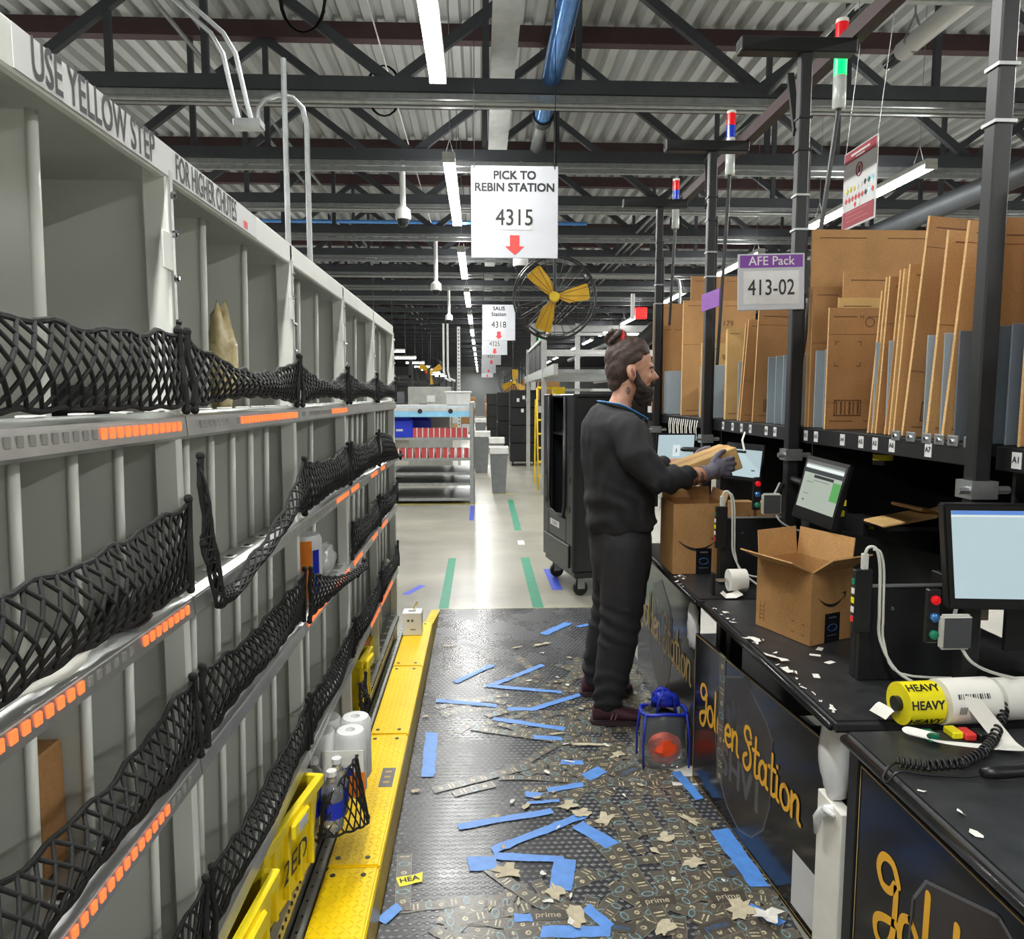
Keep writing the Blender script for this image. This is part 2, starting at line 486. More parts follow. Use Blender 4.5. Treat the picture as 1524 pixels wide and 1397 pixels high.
m_scrblu = mat('screen_blue_bar', (90,130,200), 0.25, emit=0.4)
m_scrwht = mat('screen_white_box', (110,114,114), 0.25, emit=0.62, ecol=(232,242,242))
m_desk   = mat('worn_black_worktop', (44,45,47), 0.4, 0, 0.3, 18, 0.12, 130)
m_deskedge = mat('worktop_edge', (30,30,32), 0.2, 0, 0.2, 20)
RND = random.Random(4)
# ============================================================= the hall: floor, deck, walls
XL, XR, YB0, YF = -11.0, 15.0, -7.0, 62.0
struct(MB().box(XL, XR, YB0, YF, -0.12, 0.0).build('floor', m_floor))
struct(MB().box(XL-0.2, XL, YB0, YF, -0.12, 5.42).build('wall_left', m_wall))
struct(MB().box(XR, XR+0.2, YB0, YF, -0.12, 5.42).build('wall_right', m_wall))
struct(MB().box(XL-0.2, XR+0.2, YF, YF+0.2, -0.12, 5.42).build('wall_far', m_walldk))
struct(MB().box(XL-0.2, XR+0.2, YB0-0.2, YB0, -0.12, 5.42).build('wall_back', m_wall))

def roof_deck():
    mb = MB(); prof = []; x = XL; p = 0.21
    while x < XR:
        prof += [(x, 5.27), (x+p*0.42, 5.27), (x+p*0.55, 5.34), (x+p*0.87, 5.34)]
        x += p
    prof.append((x, 5.27))
    for (a, b) in zip(prof[:-1], prof[1:]):
        mb.add([(a[0],YB0,a[1]),(b[0],YB0,b[1]),(b[0],YF,b[1]),(a[0],YF,a[1])], [(0,1,2,3)])
    mb.box(XL-0.2, XR+0.2, YB0-0.2, YF+0.2, 5.37, 5.43)
    return struct(mb.build('ceiling', m_deck, fix=False))
roof_deck()

# roof trusses: bottom chord z 4.0, top chord z 5.4
def make_truss(y):
    t = thing('roof_truss', 'charcoal steel roof truss with oxide red top chord under the ribbed deck', 'truss', (0, y, 4.0), 'roof trusses')
    MB().box(XL, XR, y-0.05, y+0.05, 3.97, 4.075).build('bottom_chord', m_truss, t)
    MB().box(XL, XR, y-0.06, y+0.06, 5.11, 5.268).build('top_chord', m_trussr, t)
    MB().box(XL, XR, y-0.03, y+0.01, 3.92, 3.966).build('strut_channel', m_galv, t); MB().box(XL, XR, y-0.03, y+0.01, 3.862, 3.905).build('strut_channel', m_galv, t)
    d1 = MB().bar((0,0,0), (1.45,0,1.08), 0.055, 0.075).mesh('diagonal', m_truss)
    d2 = MB().bar((0,0,0), (-1.45,0,1.08), 0.055, 0.075).mesh('diagonal', m_truss)
    v1 = MB().bar((0,0,0), (0,0,1.08), 0.045, 0.05).mesh('vertical', m_truss)
    x = -0.67 - 2.9*3
    while x < XR - 1.5:
        inst(d1, 'diagonal', t, (x, 0, 0.04)); inst(d2, 'diagonal', t, (x, 0, 0.04))
        inst(v1, 'vertical', t, (x+0.72, 0.0, 0.04)); inst(v1, 'vertical', t, (x+1.45, 0, 0.04))
        x += 2.9
    return t
TY = [4.42 + 1.68*i for i in range(34)]
tr0 = make_truss(TY[0])
for y in TY[1:9]: dup(tr0, (0, y, 4.0))
def make_far_truss(y):
    t = thing('roof_truss', 'charcoal steel roof truss with oxide red top chord under the ribbed deck', 'truss', (0, y, 4.0), 'roof trusses')
    MB().box(XL, XR, y-0.05, y+0.05, 3.97, 4.075).build('bottom_chord', m_truss, t)
    MB().box(XL, XR, y-0.06, y+0.06, 5.11, 5.268).build('top_chord', m_trussr, t)
    w = MB(); x = -0.67 - 2.9*3
    while x < XR - 1.5:
        w.bar((x,y,4.03),(x+1.45,y,5.13),0.055,0.075); w.bar((x,y,4.03),(x-1.45,y,5.13),0.055,0.075)
        w.bar((x+1.45,y,4.03),(x+1.45,y,5.13),0.045,0.05); x += 2.9
    w.build('web', m_truss, t)['kind'] = 'stuff'; return t
tr1 = make_far_truss(TY[9])
for y in TY[10:]: dup(tr1, (0, y, 4.0))

# pipes and ducts that run along the hall
def pipe(name, label, pts, r, m, cat='pipe', n=12, group=None):
    return tag(MB().tube(pts, r, n).build(name, m, None, pts[0], smooth='auto'), label, cat, group)
ap = thing('air_pipe', 'blue and silver overhead air pipe running along the aisle above the signs', 'pipe', (0.56, 3.0, 4.0))
MB().tube([(0.565,2.6,4.10),(0.565,6.9,4.10)], 0.078, 16).build('main_pipe', m_hose, ap, smooth='auto')
MB().tube([(0.565,6.85,4.10),(0.565,6.98,4.10)], 0.092, 16).build('coupling', m_black, ap, smooth='auto')
MB().tube([(0.565,6.95,4.10),(0.565,30,4.10)], 0.055, 14).build('narrow_pipe', m_galv, ap, smooth='auto')
for y in (6.1, 9.46, 12.82, 16.2):
    MB().box(0.555,0.575,y-0.02,y+0.02,4.1,4.16).build('hanger', m_black, ap)
tag(MB().box(0.09, 0.29, 2.0, 40, 4.24, 4.30).build('cable_tray', m_concr_beam, None, (0.19,2,4.24)),
    'flat pale grey cable tray running lengthwise above the aisle', 'cable tray')
pipe('sprinkler_pipe', 'thick dark grey sprinkler main running below the trusses past the cardboard shelf', [(4.75,3.5,3.55),(4.75,40,3.55)], 0.11, m_truss)
for i, (y, z) in enumerate(((12.05,4.34),(16.1,4.33),(21.6,4.3),(29.0,4.3))):
    pipe('cross_pipe', 'bright blue air line crossing the hall below the trusses', [(-9,y,z),(1.7,y,z)], 0.03, m_hose, n=8, group='blue cross pipes')
for i, (x, z) in enumerate(((2.3,4.0),(2.42,4.02),(2.54,4.0),(-2.35,4.45),(-2.2,4.5))):
    pipe('conduit', 'thin galvanised conduit running lengthwise under the roof', [(x,3.2,z),(x,34,z)], 0.018, m_galv, 'conduit', 8, 'lengthwise conduits')
for y in (6.1, 9.46, 14.5):
    pipe('cross_conduit', 'thin galvanised conduit running across the hall under a truss', [(-6,y-0.05,3.885),(8,y-0.05,3.885)], 0.016, m_galv, 'conduit', 8, 'cross conduits')
# conduit drop and arch above the sorting wall
pipe('conduit_drop', 'straight galvanised conduit dropping to the top of the sorting wall', [(-0.70,2.8,2.80),(-0.70,2.8,1.998)], 0.010, m_galv, 'conduit', 8)
arch = [(-0.81,2.84,2.60),(-0.805,2.84,2.64),(-0.775,2.84,2.675),(-0.73,2.84,2.69),(-0.68,2.84,2.68),(-0.645,2.84,2.645),(-0.632,2.84,2.59),(-0.632,2.84,1.998)]
pipe('conduit_arch', 'bent galvanised conduit arching down to the top of the sorting wall', arch, 0.010, m_galv, 'conduit', 8)
for i, dx in enumerate((0.0, -0.045)):
    pipe('conduit_run', 'galvanised conduit sweeping up from the junction box to the roof',
         [(-0.83+dx,2.84,2.60),(-0.845+dx,2.84,2.66),(-0.88+dx,2.84,2.83),(-0.92+dx,2.84,2.90),(-1.06+dx,2.84,3.02),(-1.5+dx,2.86,3.45),(-3.2+dx,2.9,5.27)], 0.0085, m_galv, 'conduit', 8, 'conduit pair at the junction box')
jb = tag(MB().box(-0.89,-0.79,2.81,2.87,2.57,2.60).build('junction_box', m_galv, None, (-0.83,2.84,2.56), bevel=0.004), 'small galvanised junction box at the foot of the conduit arch', 'junction box')
pipe('white_rod', 'thin white rod running lengthwise under the roof beside the lights', [(-0.77,3.0,4.31),(-0.77,13.0,4.31)], 0.006, m_white, 'rod', 6)
wt = thing('insulated_pipe', 'short white insulated pipe end hung on wire above the hazard sign', 'pipe', (3.2,4.6,4.2))
MB().tube([(3.2,3.0,4.2),(3.2,5.75,4.2)],0.07,14).build('pipe', m_white, wt, smooth='auto')
MB().tube([(3.2,5.75,4.2),(3.2,5.95,4.2)],0.05,12).build('end_fitting', m_chrome, wt, smooth='auto')
MB().tube([(3.2,5.6,5.272),(3.2,5.6,4.4),(3.12,5.6,4.2),(3.2,5.6,4.12),(3.28,5.6,4.2),(3.2,5.6,4.4)],0.008,6).build('hanger', m_galv, wt)
# coiled black cable on the truss
for i, (x, z, y) in enumerate(((-1.35,4.62,6.04),(-0.95,4.62,7.72),(-1.2,4.98,6.03))):
    pts = [(x+0.16*cos(a)*(1+0.04*(a//6.28)), y, z+0.24*sin(a)) for a in [k*pi/10 for k in range(60)]]
    tag(MB().tube(pts, 0.009, 6).build('cable_coil', m_cord, None, (x,y,z-0.24)), 'black cable coiled up and hung in the roof truss', 'cable', 'hung cable coils')

# ============================================================= strip lights
def make_lamp():
    t = thing('strip_light', 'white LED strip light hanging on wires in the row above the aisle', 'light', (0,0,0), 'aisle strip lights', local=True)
    MB().box(-0.055,0.055,0,2.4,0.0,0.05).build('housing', m_lampb, t, bevel=0.006)
    MB().box(-0.05,0.05,0.03,2.37,-0.035,-0.001).build('diffuser', m_tube, t, bevel=0.012)
    for y in (0.0, 2.385): MB().box(-0.054,0.054,y,y+0.015,-0.04,0.0).build('end_cap', m_lampb, t)
    for y in (0.2, 2.2):
        w = MB(); w.tube([(-0.05,y,0.05),(0,y,0.22),(0,y,1.622)],0.003,5); w.tube([(0.05,y,0.05),(0,y,0.22)],0.003,5)
        w.build('hanging_wire', m_galv, t)
    return t
def lamp_light(parent):
    L = bpy.data.lights.new('strip_light_glow', 'AREA'); L.shape = 'RECTANGLE'; L.size = 0.10; L.size_y = 2.3
    L.energy = LAMP_WATTS; L.color = (1.0, 0.99, 0.965)
    o = bpy.data.objects.new('strip_light_glow', L); COL.objects.link(o); o.parent = parent
    o.location = (0, 1.2, -0.045)
    U = bpy.data.lights.new('strip_light_uplight', 'AREA'); U.shape = 'RECTANGLE'; U.size = 0.10; U.size_y = 2.3  # second lamp, added facing up to brighten the roof deck
    U.energy = LAMP_WATTS*0.20; U.color = (1.0, 0.99, 0.965)
    u = bpy.data.objects.new('strip_light_uplight', U); COL.objects.link(u); u.parent = parent
    u.location = (0, 1.2, 0.06); u.rotation_euler = (pi, 0, 0)
lamp0 = make_lamp(); first = True
ROWS = [(-0.27, 'white LED strip light hanging on wires in the row above the aisle', 'aisle strip lights'),
        (4.0, 'white LED strip light hanging in the row beyond the cardboard shelf', 'strip lights beyond the cardboard shelf'),
        (-4.5, 'white LED strip light hanging in the row behind the sorting wall', 'strip lights behind the sorting wall'),
        (8.3, 'white LED strip light hanging in the row near the side wall', 'strip lights near the side wall')]
for (x, lab, grp) in ROWS:
    for k in range(-2, 15):
        y = 2.62 + 4.0*k
        if x not in (-0.27, 4.0) and y > 20: continue
        if first: o = lamp0; o.location = (x, y, 3.65); first = False
        else: o = dup(lamp0, (x, y, 3.65))
        o['label'] = lab; o['group'] = grp
for o in [q for q in bpy.data.objects if q.name.startswith('strip_light') and q.type == 'EMPTY']:
    lamp_light(o)

# ============================================================= hanging signs above the aisle
def sign_board(x0, x1, y, z0, z1, lab, lines, num, arrow=True, full=True):
    t = thing('hanging_sign', lab, 'sign', ((x0+x1)/2, y, z0)); w = x1-x0; h = z1-z0; cx = (x0+x1)/2
    MB().box(x0,x1,y-0.004,y+0.004,z0,z1).build('board', m_signw, t, bevel=0.003)
    X, Z = (1,0,0), (0,0,1); f = y-0.0045
    for i, (s, sz, rz) in enumerate(lines):
        text(s, sz*h, m_ink, t, (cx, f, z0+rz*h), X, Z, bold=0.004*h)
    if num:
        q = MB().box(cx-0.2*w, cx+0.2*w, f-0.0012, f, z0+0.31*h, z0+0.56*h).build('number_sleeve', m_sticker, t)
        text(num, 0.25*h, m_ink, q, (cx, f-0.0016, z0+0.435*h), X, Z, sx=0.85, bold=0.002*h)
    if arrow:
        a = 0.055*w
        pol = [(-a,0.25*h),(a,0.25*h),(a,0.13*h),(2*a,0.13*h),(0,0.035*h),(-2*a,0.13*h),(-a,0.13*h)]
        mb = MB(); mb.prism(pol, (cx, f-0.0012, z0), (1,0,0), (0,0,1), 0.001); mb.build('arrow', m_red, t)
    for sx in (x0+0.04*w, x1-0.04*w):
        c = MB(); c.tube([(sx,y,z1-0.02),(sx,y,z1+0.02)],0.006,6); c.build('clip', m_black, t)
        MB().tube([(sx,y,z1),(sx,y,5.272)], 0.0028, 5).build('hanging_cord', m_cord, t)
    return t
sign_board(-0.06, 0.513, 5.0, 2.51, 3.10, 'large white hanging sign reading PICK TO REBIN STATION 4315 with red arrow',
           [('PICK TO',0.125,0.895),('REBIN STATION',0.125,0.765)], '4315')
sign_board(0.03, 0.60, 13.0, 2.57, 3.18, 'white hanging sign reading SAUS Station 4318 with red arrow',
           [('SAUS',0.15,0.89),('Station',0.15,0.73)], '4318')
FS = [(17.5,'4325'),(23.0,'4331'),(31.0,''),(38.0,'')]
for y, n in FS:
    if n: lab = 'white hanging sign 4325 half hidden behind the SAUS Station sign' if n == '4325' else 'smaller white hanging sign 4331 below the sign numbered 4325'
    else: lab = 'tiny distant white hanging sign with red arrow down the aisle'
    s = sign_board(0.03, 0.62, y, 2.57, 3.15, lab, [], n)
    if not n: s['group'] = 'distant aisle signs'

# ============================================================= dome cameras
def dome(x, y, z, lab, L=0.42):
    t = thing('dome_camera', lab, 'camera', (x,y,z))
    MB().cyl((x,y,z+0.16),(x,y,z+0.16+L),0.03,12).build('pole', m_white, t, smooth='auto')
    MB().lathe([(0.032,0.19),(0.075,0.15),(0.08,0.07),(0.074,0.055)],(x,y,z),16).build('housing', m_white, t, smooth='auto')
    MB().lathe([(0.062,0.056),(0.056,0.02),(0.035,-0.012),(0.008,-0.02)],(x,y,z),16).build('dome', m_blackp, t, smooth='auto')
dome(-0.785, 7.78, 3.337, 'white dome camera on the thickest white pole over the sorting wall', 0.503)
dome(-0.655, 11.14, 3.10, 'white dome camera on a white pole above the blue air line', 0.74)
dome(-0.68, 16.18, 3.18, 'small white dome camera far down the aisle beside the lights', 0.66)
dome(0.415, 7.78, 2.88, 'white dome camera tucked between the big sign and the yellow fan', 0.96)
# ============================================================= the sorting wall (left)
YB = [0.50, 1.25, 2.015, 2.75, 3.51, 4.28]
XF, XBK = -0.50, -0.92
RAIL = [1.575, 1.27, 0.985, 0.615, 0.33]       # top of each light rail
HB, HT = 1.945, 1.998
# compartments per bay and row (top row first)
DIV = [[(0.955,),2,2,2,2],[5,5,1,5,5],[5,5,1,5,5],[(0.72,1.18),5,2,5,5],[1,1,1,1,1]]
LIT = {(0,0):[(0.97,1.25)], (1,0):[(1.52,2.0)], (2,0):[(2.45,2.72)], (0,1):[(0.72,0.90),(1.06,1.24)], (2,1):[(2.5,2.74)], (3,1):[(2.76,2.95),(3.3,3.5)],
       (0,2):[(0.80,1.13)], (2,2):[(2.04,2.7)], (3,2):[(2.8,3.0),(3.3,3.45)], (4,2):[(3.6,3.8)], (4,1):[(3.6,3.75)], (3,3):[(3.2,3.5)], (4,3):[(3.55,4.0)]}
BAYLAB = ['grey sorting rack bay with tall chutes under the words USE YELLOW STEP',
          'grey sorting rack bay with six narrow chutes under the words FOR HIGHER CHUTES',
          'grey sorting rack bay holding the orange wrapped roll on its third row',
          'grey sorting rack bay one short of the far end of the wall',
          'grey sorting rack bay at the far end of the wall']
me_led_on = MB().box(-0.0015,0.0025,-0.0062,0.0062,-0.0075,0.0075).mesh('led', m_led_on, bevel=0.0012)
me_led_off = MB().box(-0.0015,0.0018,-0.0055,0.0055,-0.0065,0.0065).mesh('led', m_led_off, bevel=0.001)
me_clip = MB().box(-0.012,0.012,-0.011,0.011,0,0.003).mesh('clip', m_clip, bevel=0.001)
me_tick = MB().box(-0.006,0.006,-0.007,0.007,0.003,0.004).mesh('clip_mark', m_ink)
me_bolt = MB().lathe([(0.006,0),(0.006,0.005),(0.003,0.007)],n=8).mesh('bolt', m_chrome)
bays = []
for b in range(5):
    y0, y1 = YB[b], YB[b+1]; rng = random.Random(b)
    t = thing('sorting_rack', BAYLAB[b], 'rack', (-0.7, (y0+y1)/2, 0.0)); bays.append(t)
    O = ORG[t.name]
    MB().box(XBK-0.012,XBK,y0,y1,0.02,HT).build('back_panel', m_rack, t)
    MB().box(XBK,XF+0.002,y0,y1,HT-0.006,HT).build('top_panel', m_rack, t)
    hd = MB().box(XF-0.012,XF+0.004,y0+0.001,y1-0.001,HB,HT).build('header', m_rackdk, t, bevel=0.003)
    MB().box(XBK,XF-0.03,y0+0.001,y0+0.010,0.02,HB).build('side_panel', m_rack, t)
    # post at the far edge of the bay
    p = MB(); p.box(XF-0.035,XF+0.004,y1-0.022,y1-0.001,0.30,HT-0.002); p.build('post', m_rackdk, t, bevel=0.003)
    pr = MB(); pr.box(XF+0.004,XF+0.008,y1-0.016,y1-0.006,1.60,HB+0.012); prt = pr.build('post_channel', m_alu, t)
    for z in (1.66,1.72,1.79,1.86,1.92): inst(me_bolt, 'bolt', prt, (XF+0.008-O.x, y1-0.011-O.y, z-O.z), (0, pi/2, 0))
    MB().box(XF+0.004,XF+0.007,y1-0.05,y1-0.012,1.80,1.86).build('latch_plate', m_rackdk, t, bevel=0.002)
    tops = [HB] + RAIL
    for r in range(5):
        zt = (HB if r == 0 else RAIL[r-1]-0.045); zf = RAIL[r]-0.018
        MB().box(XBK,XF-0.03,y0+0.006,y1-0.006,zf-0.006,zf).build('shelf', m_rack, t)
        # light rail: bevelled aluminium extrusion
        prof = [(-0.052,-0.040),(0.002,-0.046),(0.013,-0.040),(0.010,-0.008),(-0.006,0.0),(-0.046,0.0),(-0.052,-0.006)]
        mb = MB(); mb.prism([(x,z) for x,z in prof], (XF,y1-0.002,RAIL[r]), (1,0,0), (0,0,1), -(y0-y1+0.004)*-1)
        # prism extrudes along ax x ay = -Y
        mb = MB(); mb.prism(prof, (XF,y1-0.002,RAIL[r]), (1,0,0), (0,0,1), (y1-y0-0.004))
        rail = mb.build('light_rail', m_alu if r < 4 else m_galv, t)
        lr = MB().box(XF+0.0085,XF+0.0105,y0+0.01,y1-0.012,RAIL[r]-0.036,RAIL[r]-0.011).build('light_strip', m_sticker, rail)
        if r < 4:
            n = 32; pit = (y1-y0-0.05)/n
            far = MB()
            for k in range(n):
                yy = y0+0.03+pit*(k+0.5)
                on = any(a <= yy <= c for a, c in LIT.get((b,r), []))
                if not on and (rng.random() < 0.15 or b == 1 and r > 0): continue
                if b < 3: inst(me_led_on if on else me_led_off, 'led', rail, (XF+0.0115-O.x, yy-O.y, RAIL[r]-0.023-O.z))
                elif on: far.box(XF+0.010,XF+0.0135,yy-0.006,yy+0.006,RAIL[r]-0.031,RAIL[r]-0.015)
            if b >= 3 and far.v: far.build('led_run', m_led_on, rail)['kind'] = 'stuff'
        nc = 7
        for k in range(nc):
            yy = y0+0.05+(y1-y0-0.1)*k/(nc-1)
            c = inst(me_clip, 'clip', rail, (XF-0.018-O.x, yy-O.y, RAIL[r]+0.0005-O.z))
            if b < 2 and r in (1,2) : inst(me_tick, 'clip_mark', rail, (XF-0.018-O.x, yy-O.y, RAIL[r]-O.z+0.0006))
        nd = DIV[r][b]
        for yy in (nd if isinstance(nd, tuple) else [y0+(y1-y0)*(k+1)/(nd+1) for k in range(nd)]):
            d = MB(); d.box(XBK,XF-0.045,yy-0.002,yy+0.002,zf,zt); dv = d.build('divider', m_rack, t)
            e = MB(); e.tube([(XF-0.048,yy,zf),(XF-0.042,yy,zt)], 0.0075, 8); e.build('divider_edge', m_rackdk, dv, smooth=True)
    MB().box(XF-0.05,XF-0.02,y0,y1,0.02,0.285).build('kick_plate', m_galv, t)
    dk = MB()
    for k in range(26):
        yy = y0+0.02+k*(y1-y0-0.04)/25
        dk.box(XF+0.004,XF+0.0145,yy-0.0028,yy+0.0028,RAIL[4]-0.022,RAIL[4]-0.014); dk.box(XF-0.03,XF-0.024,yy-0.004,yy+0.004,RAIL[3]-0.001,RAIL[3]+0.0012)
    dk.build('rail_holes', m_ink, t)['kind'] = 'stuff'
    if b == 4:
        MB().box(XBK,XF,y1-0.004,y1+0.01,0.02,HT).build('end_panel', m_rackdk, t)
# header sign
sg = tag(MB().box(XF+0.0045,XF+0.0060,0.845,1.70,HB+0.003,HT-0.003).build('header_sign', m_white, None, (XF,1.27,HB)),
         'long white strip sign reading USE YELLOW STEP FOR HIGHER CHUTES', 'sign')
Yd, Zd = (0,1,0), (0,0,1)
text('USE YELLOW STEP', 0.063, m_ink, sg, (XF+0.0061,0.875,(HB+HT)/2), Yd, Zd, align='LEFT', bold=0.0009, sx=0.60)
text('FOR HIGHER CHUTES', 0.057, m_ink, sg, (XF+0.0061,1.262,(HB+HT)/2-0.002), Yd, Zd, align='LEFT', bold=0.0008, sx=0.545)
rdm = MB(); rdm.box(XF+0.0061,XF+0.0066,1.61,1.635,HB+0.008,HB+0.022); rdm.build('red_mark', m_red, sg)

# ------------------------------------------------------------- elastic nets
def net(label, Y0, Y1, zb, zt, sag=0.035, lift=0.012, bulge=0.012, nx=24, nz=6, curve=None, x=-0.488, group='black nets on the sorting wall', rad=0.0028, seed=0):
    rg = random.Random(seed); ph = rg.random()*6
    if curve is None:
        def curve(s, q):
            e = 4*s*(1-s)
            b = zb + lift*e; tp = zt - sag*e
            end = min(1, min(s, 1-s)/0.10); mid = (zb+zt)/2
            z = b + (tp-b)*q
            z = mid + (z-mid)*(0.90+0.10*end)
            xx = x + bulge*e*sin(pi*q)+0.004*sin(9*s+ph+q*3)
            return Vector((xx, Y0+(Y1-Y0)*s, z + 0.003*sin(31*s+ph)*q))
    m = MB()
    def P(i, j):
        s = (i + 0.5*(j % 2))/nx
        return curve(min(1, max(0, s)), j/nz)
    for j in range(nz):
        for i in range(nx+1):
            a = P(i, j)
            if j % 2 == 0: opts = (i-1, i)
            else: opts = (i, i+1)
            for k in opts:
                if -1 < k <= nx:
                    c = P(k, j+1)
                    if (c-a).length > 1e-4: m.tube([a, c], rad, 6, cap=False)
    o = m.build('elastic_net', m_cord, None, (x,(Y0+Y1)/2,zb), fix=False, smooth=True)
    tag(o, label, 'net', group)
    S = [k/40 for k in range(41)]
    for q in (0.0, 1.0):
        e = MB(); e.tube([curve(s, q)+Vector((0.002*cos(k*1.3),0,0.0025*sin(k*1.3))) for k, s in enumerate(S)], 0.0038, 6)
        e.build('edge_cord', m_cord, o, fix=False)
    for s in (0.0, 1.0):
        e = MB(); p0, p1 = curve(s, 0), curve(s, 1); dy = 0.006 if s == 0 else -0.006
        e.tube([p0+Vector((0.004,dy,-0.012)), p0.lerp(p1,0.3)+Vector((0.006,dy*1.6,0)), p0.lerp(p1,0.7)+Vector((0.002,dy*0.4,0)), p1+Vector((0.004,dy,0.012))], 0.0058, 6)
        e.ball(p1+Vector((0.003,dy,0.010)), 0.008, 6, 5); e.ball(p0+Vector((0.003,dy,-0.010)), 0.008, 6, 5)
        e.build('end_strap', m_cord, o, fix=False)
    return o
WHERE = ['beneath the words USE YELLOW STEP', 'beneath the words FOR HIGHER CHUTES', 'of the orange roll bay', 'of the bay before the last one', 'of the last bay']
ROWN = ['top row', 'second row', 'third row', 'fourth row']
zbt = [(1.582,1.705),(1.282,1.428),(0.995,1.128),(0.628,0.760)]
for b in range(5):
    for r in range(4):
        if (b, r) in ((1,1),(2,2),(4,1)): continue
        zb, zt = zbt[r]
        if r == 0 and b >= 1: zt = 1.70
        sg_ = [0.022,0.05,0.055,0.05,0.045][b] if r == 0 else 0.03
        lf = [0.004,0.02,0.02,0.022,0.02][b] if r == 0 else 0.008
        net('black elastic net across the %s %s' % (ROWN[r], WHERE[b]), YB[b]+0.012, YB[b+1]-0.012, zb, zt, sg_, lf, 0.02 if r == 0 else 0.028, seed=b*7+r)
# slack net of the second row that has slipped over its rail
def slack(s, q):
    pts = [(1.262,1.425,0.13),(1.275,1.34,0.06),(1.300,1.245,0.035),(1.36,1.238,0.03),(1.55,1.268,0.035),(1.75,1.305,0.05),(1.90,1.345,0.075),(2.003,1.36,0.13)]
    f = s*(len(pts)-1); i = min(len(pts)-2, int(f)); u = f-i; u2 = u*u*(3-2*u)
    y = pts[i][0]*(1-u)+pts[i+1][0]*u; z = pts[i][1]*(1-u2)+pts[i+1][1]*u2; w = pts[i][2]*(1-u2)+pts[i+1][2]*u2
    return Vector((-0.478+0.016*sin(pi*q)+0.012*sin(pi*s), y, z+(q-0.5)*w))
net('slack black elastic net slipped down over its rail on the second row', 1.262, 2.003, 1.24, 1.42, curve=slack, nx=28, nz=7, rad=0.0024)
def slack2(s, q):
    top = 1.115*(1-s)**1.0 + 0.985*s - 0.03*sin(pi*s); bot = 0.985*(1-s)+0.945*s
    return Vector((-0.484+0.03*sin(pi*q*0.8)*(0.4+s)+0.02*s, 2.03+0.70*s, bot+(top-bot)*q))
net('black elastic net sagging over the rail below the orange wrapped roll', 2.03, 2.73, 0.96, 1.1, curve=slack2, nx=20, nz=7)
def slack3(s, q):
    top = 1.43-0.10*s**1.5; bot = 1.285-0.03*s
    if s > 0.55: top -= (s-0.55)*0.45
    return Vector((-0.486+0.02*sin(pi*q)+0.02*s, 3.52+0.74*s, bot+(max(top,bot+0.02)-bot)*q))
net('black elastic net drooping to the rail end on the last bay', 3.52, 4.26, 1.27, 1.43, curve=slack3, nx=20, nz=6)

# ------------------------------------------------------------- things in the chutes
tag(MB().box(-0.63,-0.568,0.925,0.985,0.968,1.14).build('brown_carton', m_card2, None, (-0.60,0.955,0.968), bevel=0.003), 'small brown carton standing in a third row chute', 'box')
def bag(name, lab, c, size, m, cat='bag', seed=1, amp=0.25, group=None):
    mb = MB(); b0 = len(mb.v); mb.ball((0,0,0), 1.0, 16, 12)
    for i in range(len(mb.v)):
        v = mb.v[i]; n = noise.noise(v*2.2+Vector((seed*7.3,0,0)))+0.5*noise.noise(v*5+Vector((0,seed*3.1,0)))
        w = v*(1+amp*n); mb.v[i] = Vector((c[0]+w.x*size[0], c[1]+w.y*size[1], max(c[2], c[2]+size[2]*(w.z+0.9))))
    return tag(mb.build(name, m, None, c, smooth=True), lab, cat, group)
bag('snack_bag', 'clear bag of pale snacks standing in a top row chute', (-0.560,1.645,1.56), (0.028,0.034,0.125), mat('pale_snack_bag',(214,196,150),0.25,0,0.25,30,0.5,30), 'bag', 2, 0.4)
bag('folded_garment', 'black folded garment lying in a top row chute', (-0.60,1.10,1.56), (0.06,0.09,0.03), m_blackp, 'clothing', 3)
bag('folded_garment', 'black padded pouch lying on the second row shelf', (-0.52,1.08,1.255), (0.03,0.06,0.035), m_blackp, 'pouch', 5)
bag('paper_bundle', 'bundle of white papers under the second row net', (-0.57,0.88,1.253), (0.07,0.12,0.02), m_scrapw, 'papers', 6)
bag('white_packet', 'small crumpled white packet on the fourth row rail near the wall end', (-0.52,4.0,0.60), (0.03,0.06,0.06), m_scrapw, 'packet', 8)
bag('clear_packet', 'clear plastic packet lying beside the orange wrapped roll', (-0.56,2.60,0.967), (0.035,0.10,0.06), m_sticker, 'packet', 9, 0.45)
rl = thing('wrapped_roll', 'white roll pack in orange wrapper standing in a third row chute', 'roll pack', (-0.560,2.30,0.968))
MB().lathe([(0.054,0),(0.060,0.01),(0.060,0.19),(0.052,0.205),(0.02,0.208)],(-0.560,2.30,0.968),20).build('roll', m_white, rl, smooth='auto')
def arc_band(mb, c, r, a0, a1, z0, z1, n=10):
    P = []
    for k in range(n+1):
        a = a0+(a1-a0)*k/n; P.append((c[0]+r*cos(a), c[1]+r*sin(a)))
    for (a, b2) in zip(P[:-1], P[1:]):
        mb.add([(a[0],a[1],z0),(b2[0],b2[1],z0),(b2[0],b2[1],z1),(a[0],a[1],z1)],[(0,1,2,3)])
    return mb
arc_band(MB(), (-0.560,2.30), 0.0610, -2.7, -0.85, 0.975, 1.16).build('orange_wrapper', m_orange, rl)
arc_band(MB(), (-0.560,2.30), 0.0614, -0.80, -0.40, 0.99, 1.13).build('blue_lettering', m_bluetr, rl)
# card signs tucked in the top chutes
tag(MB().box(-0.915,-0.912,0.99,1.20,1.80,1.91).build('bar_code_label', m_rackdk, None, (-0.915,1.1,1.8)), 'pale grey label on the back of a top row chute', 'label')

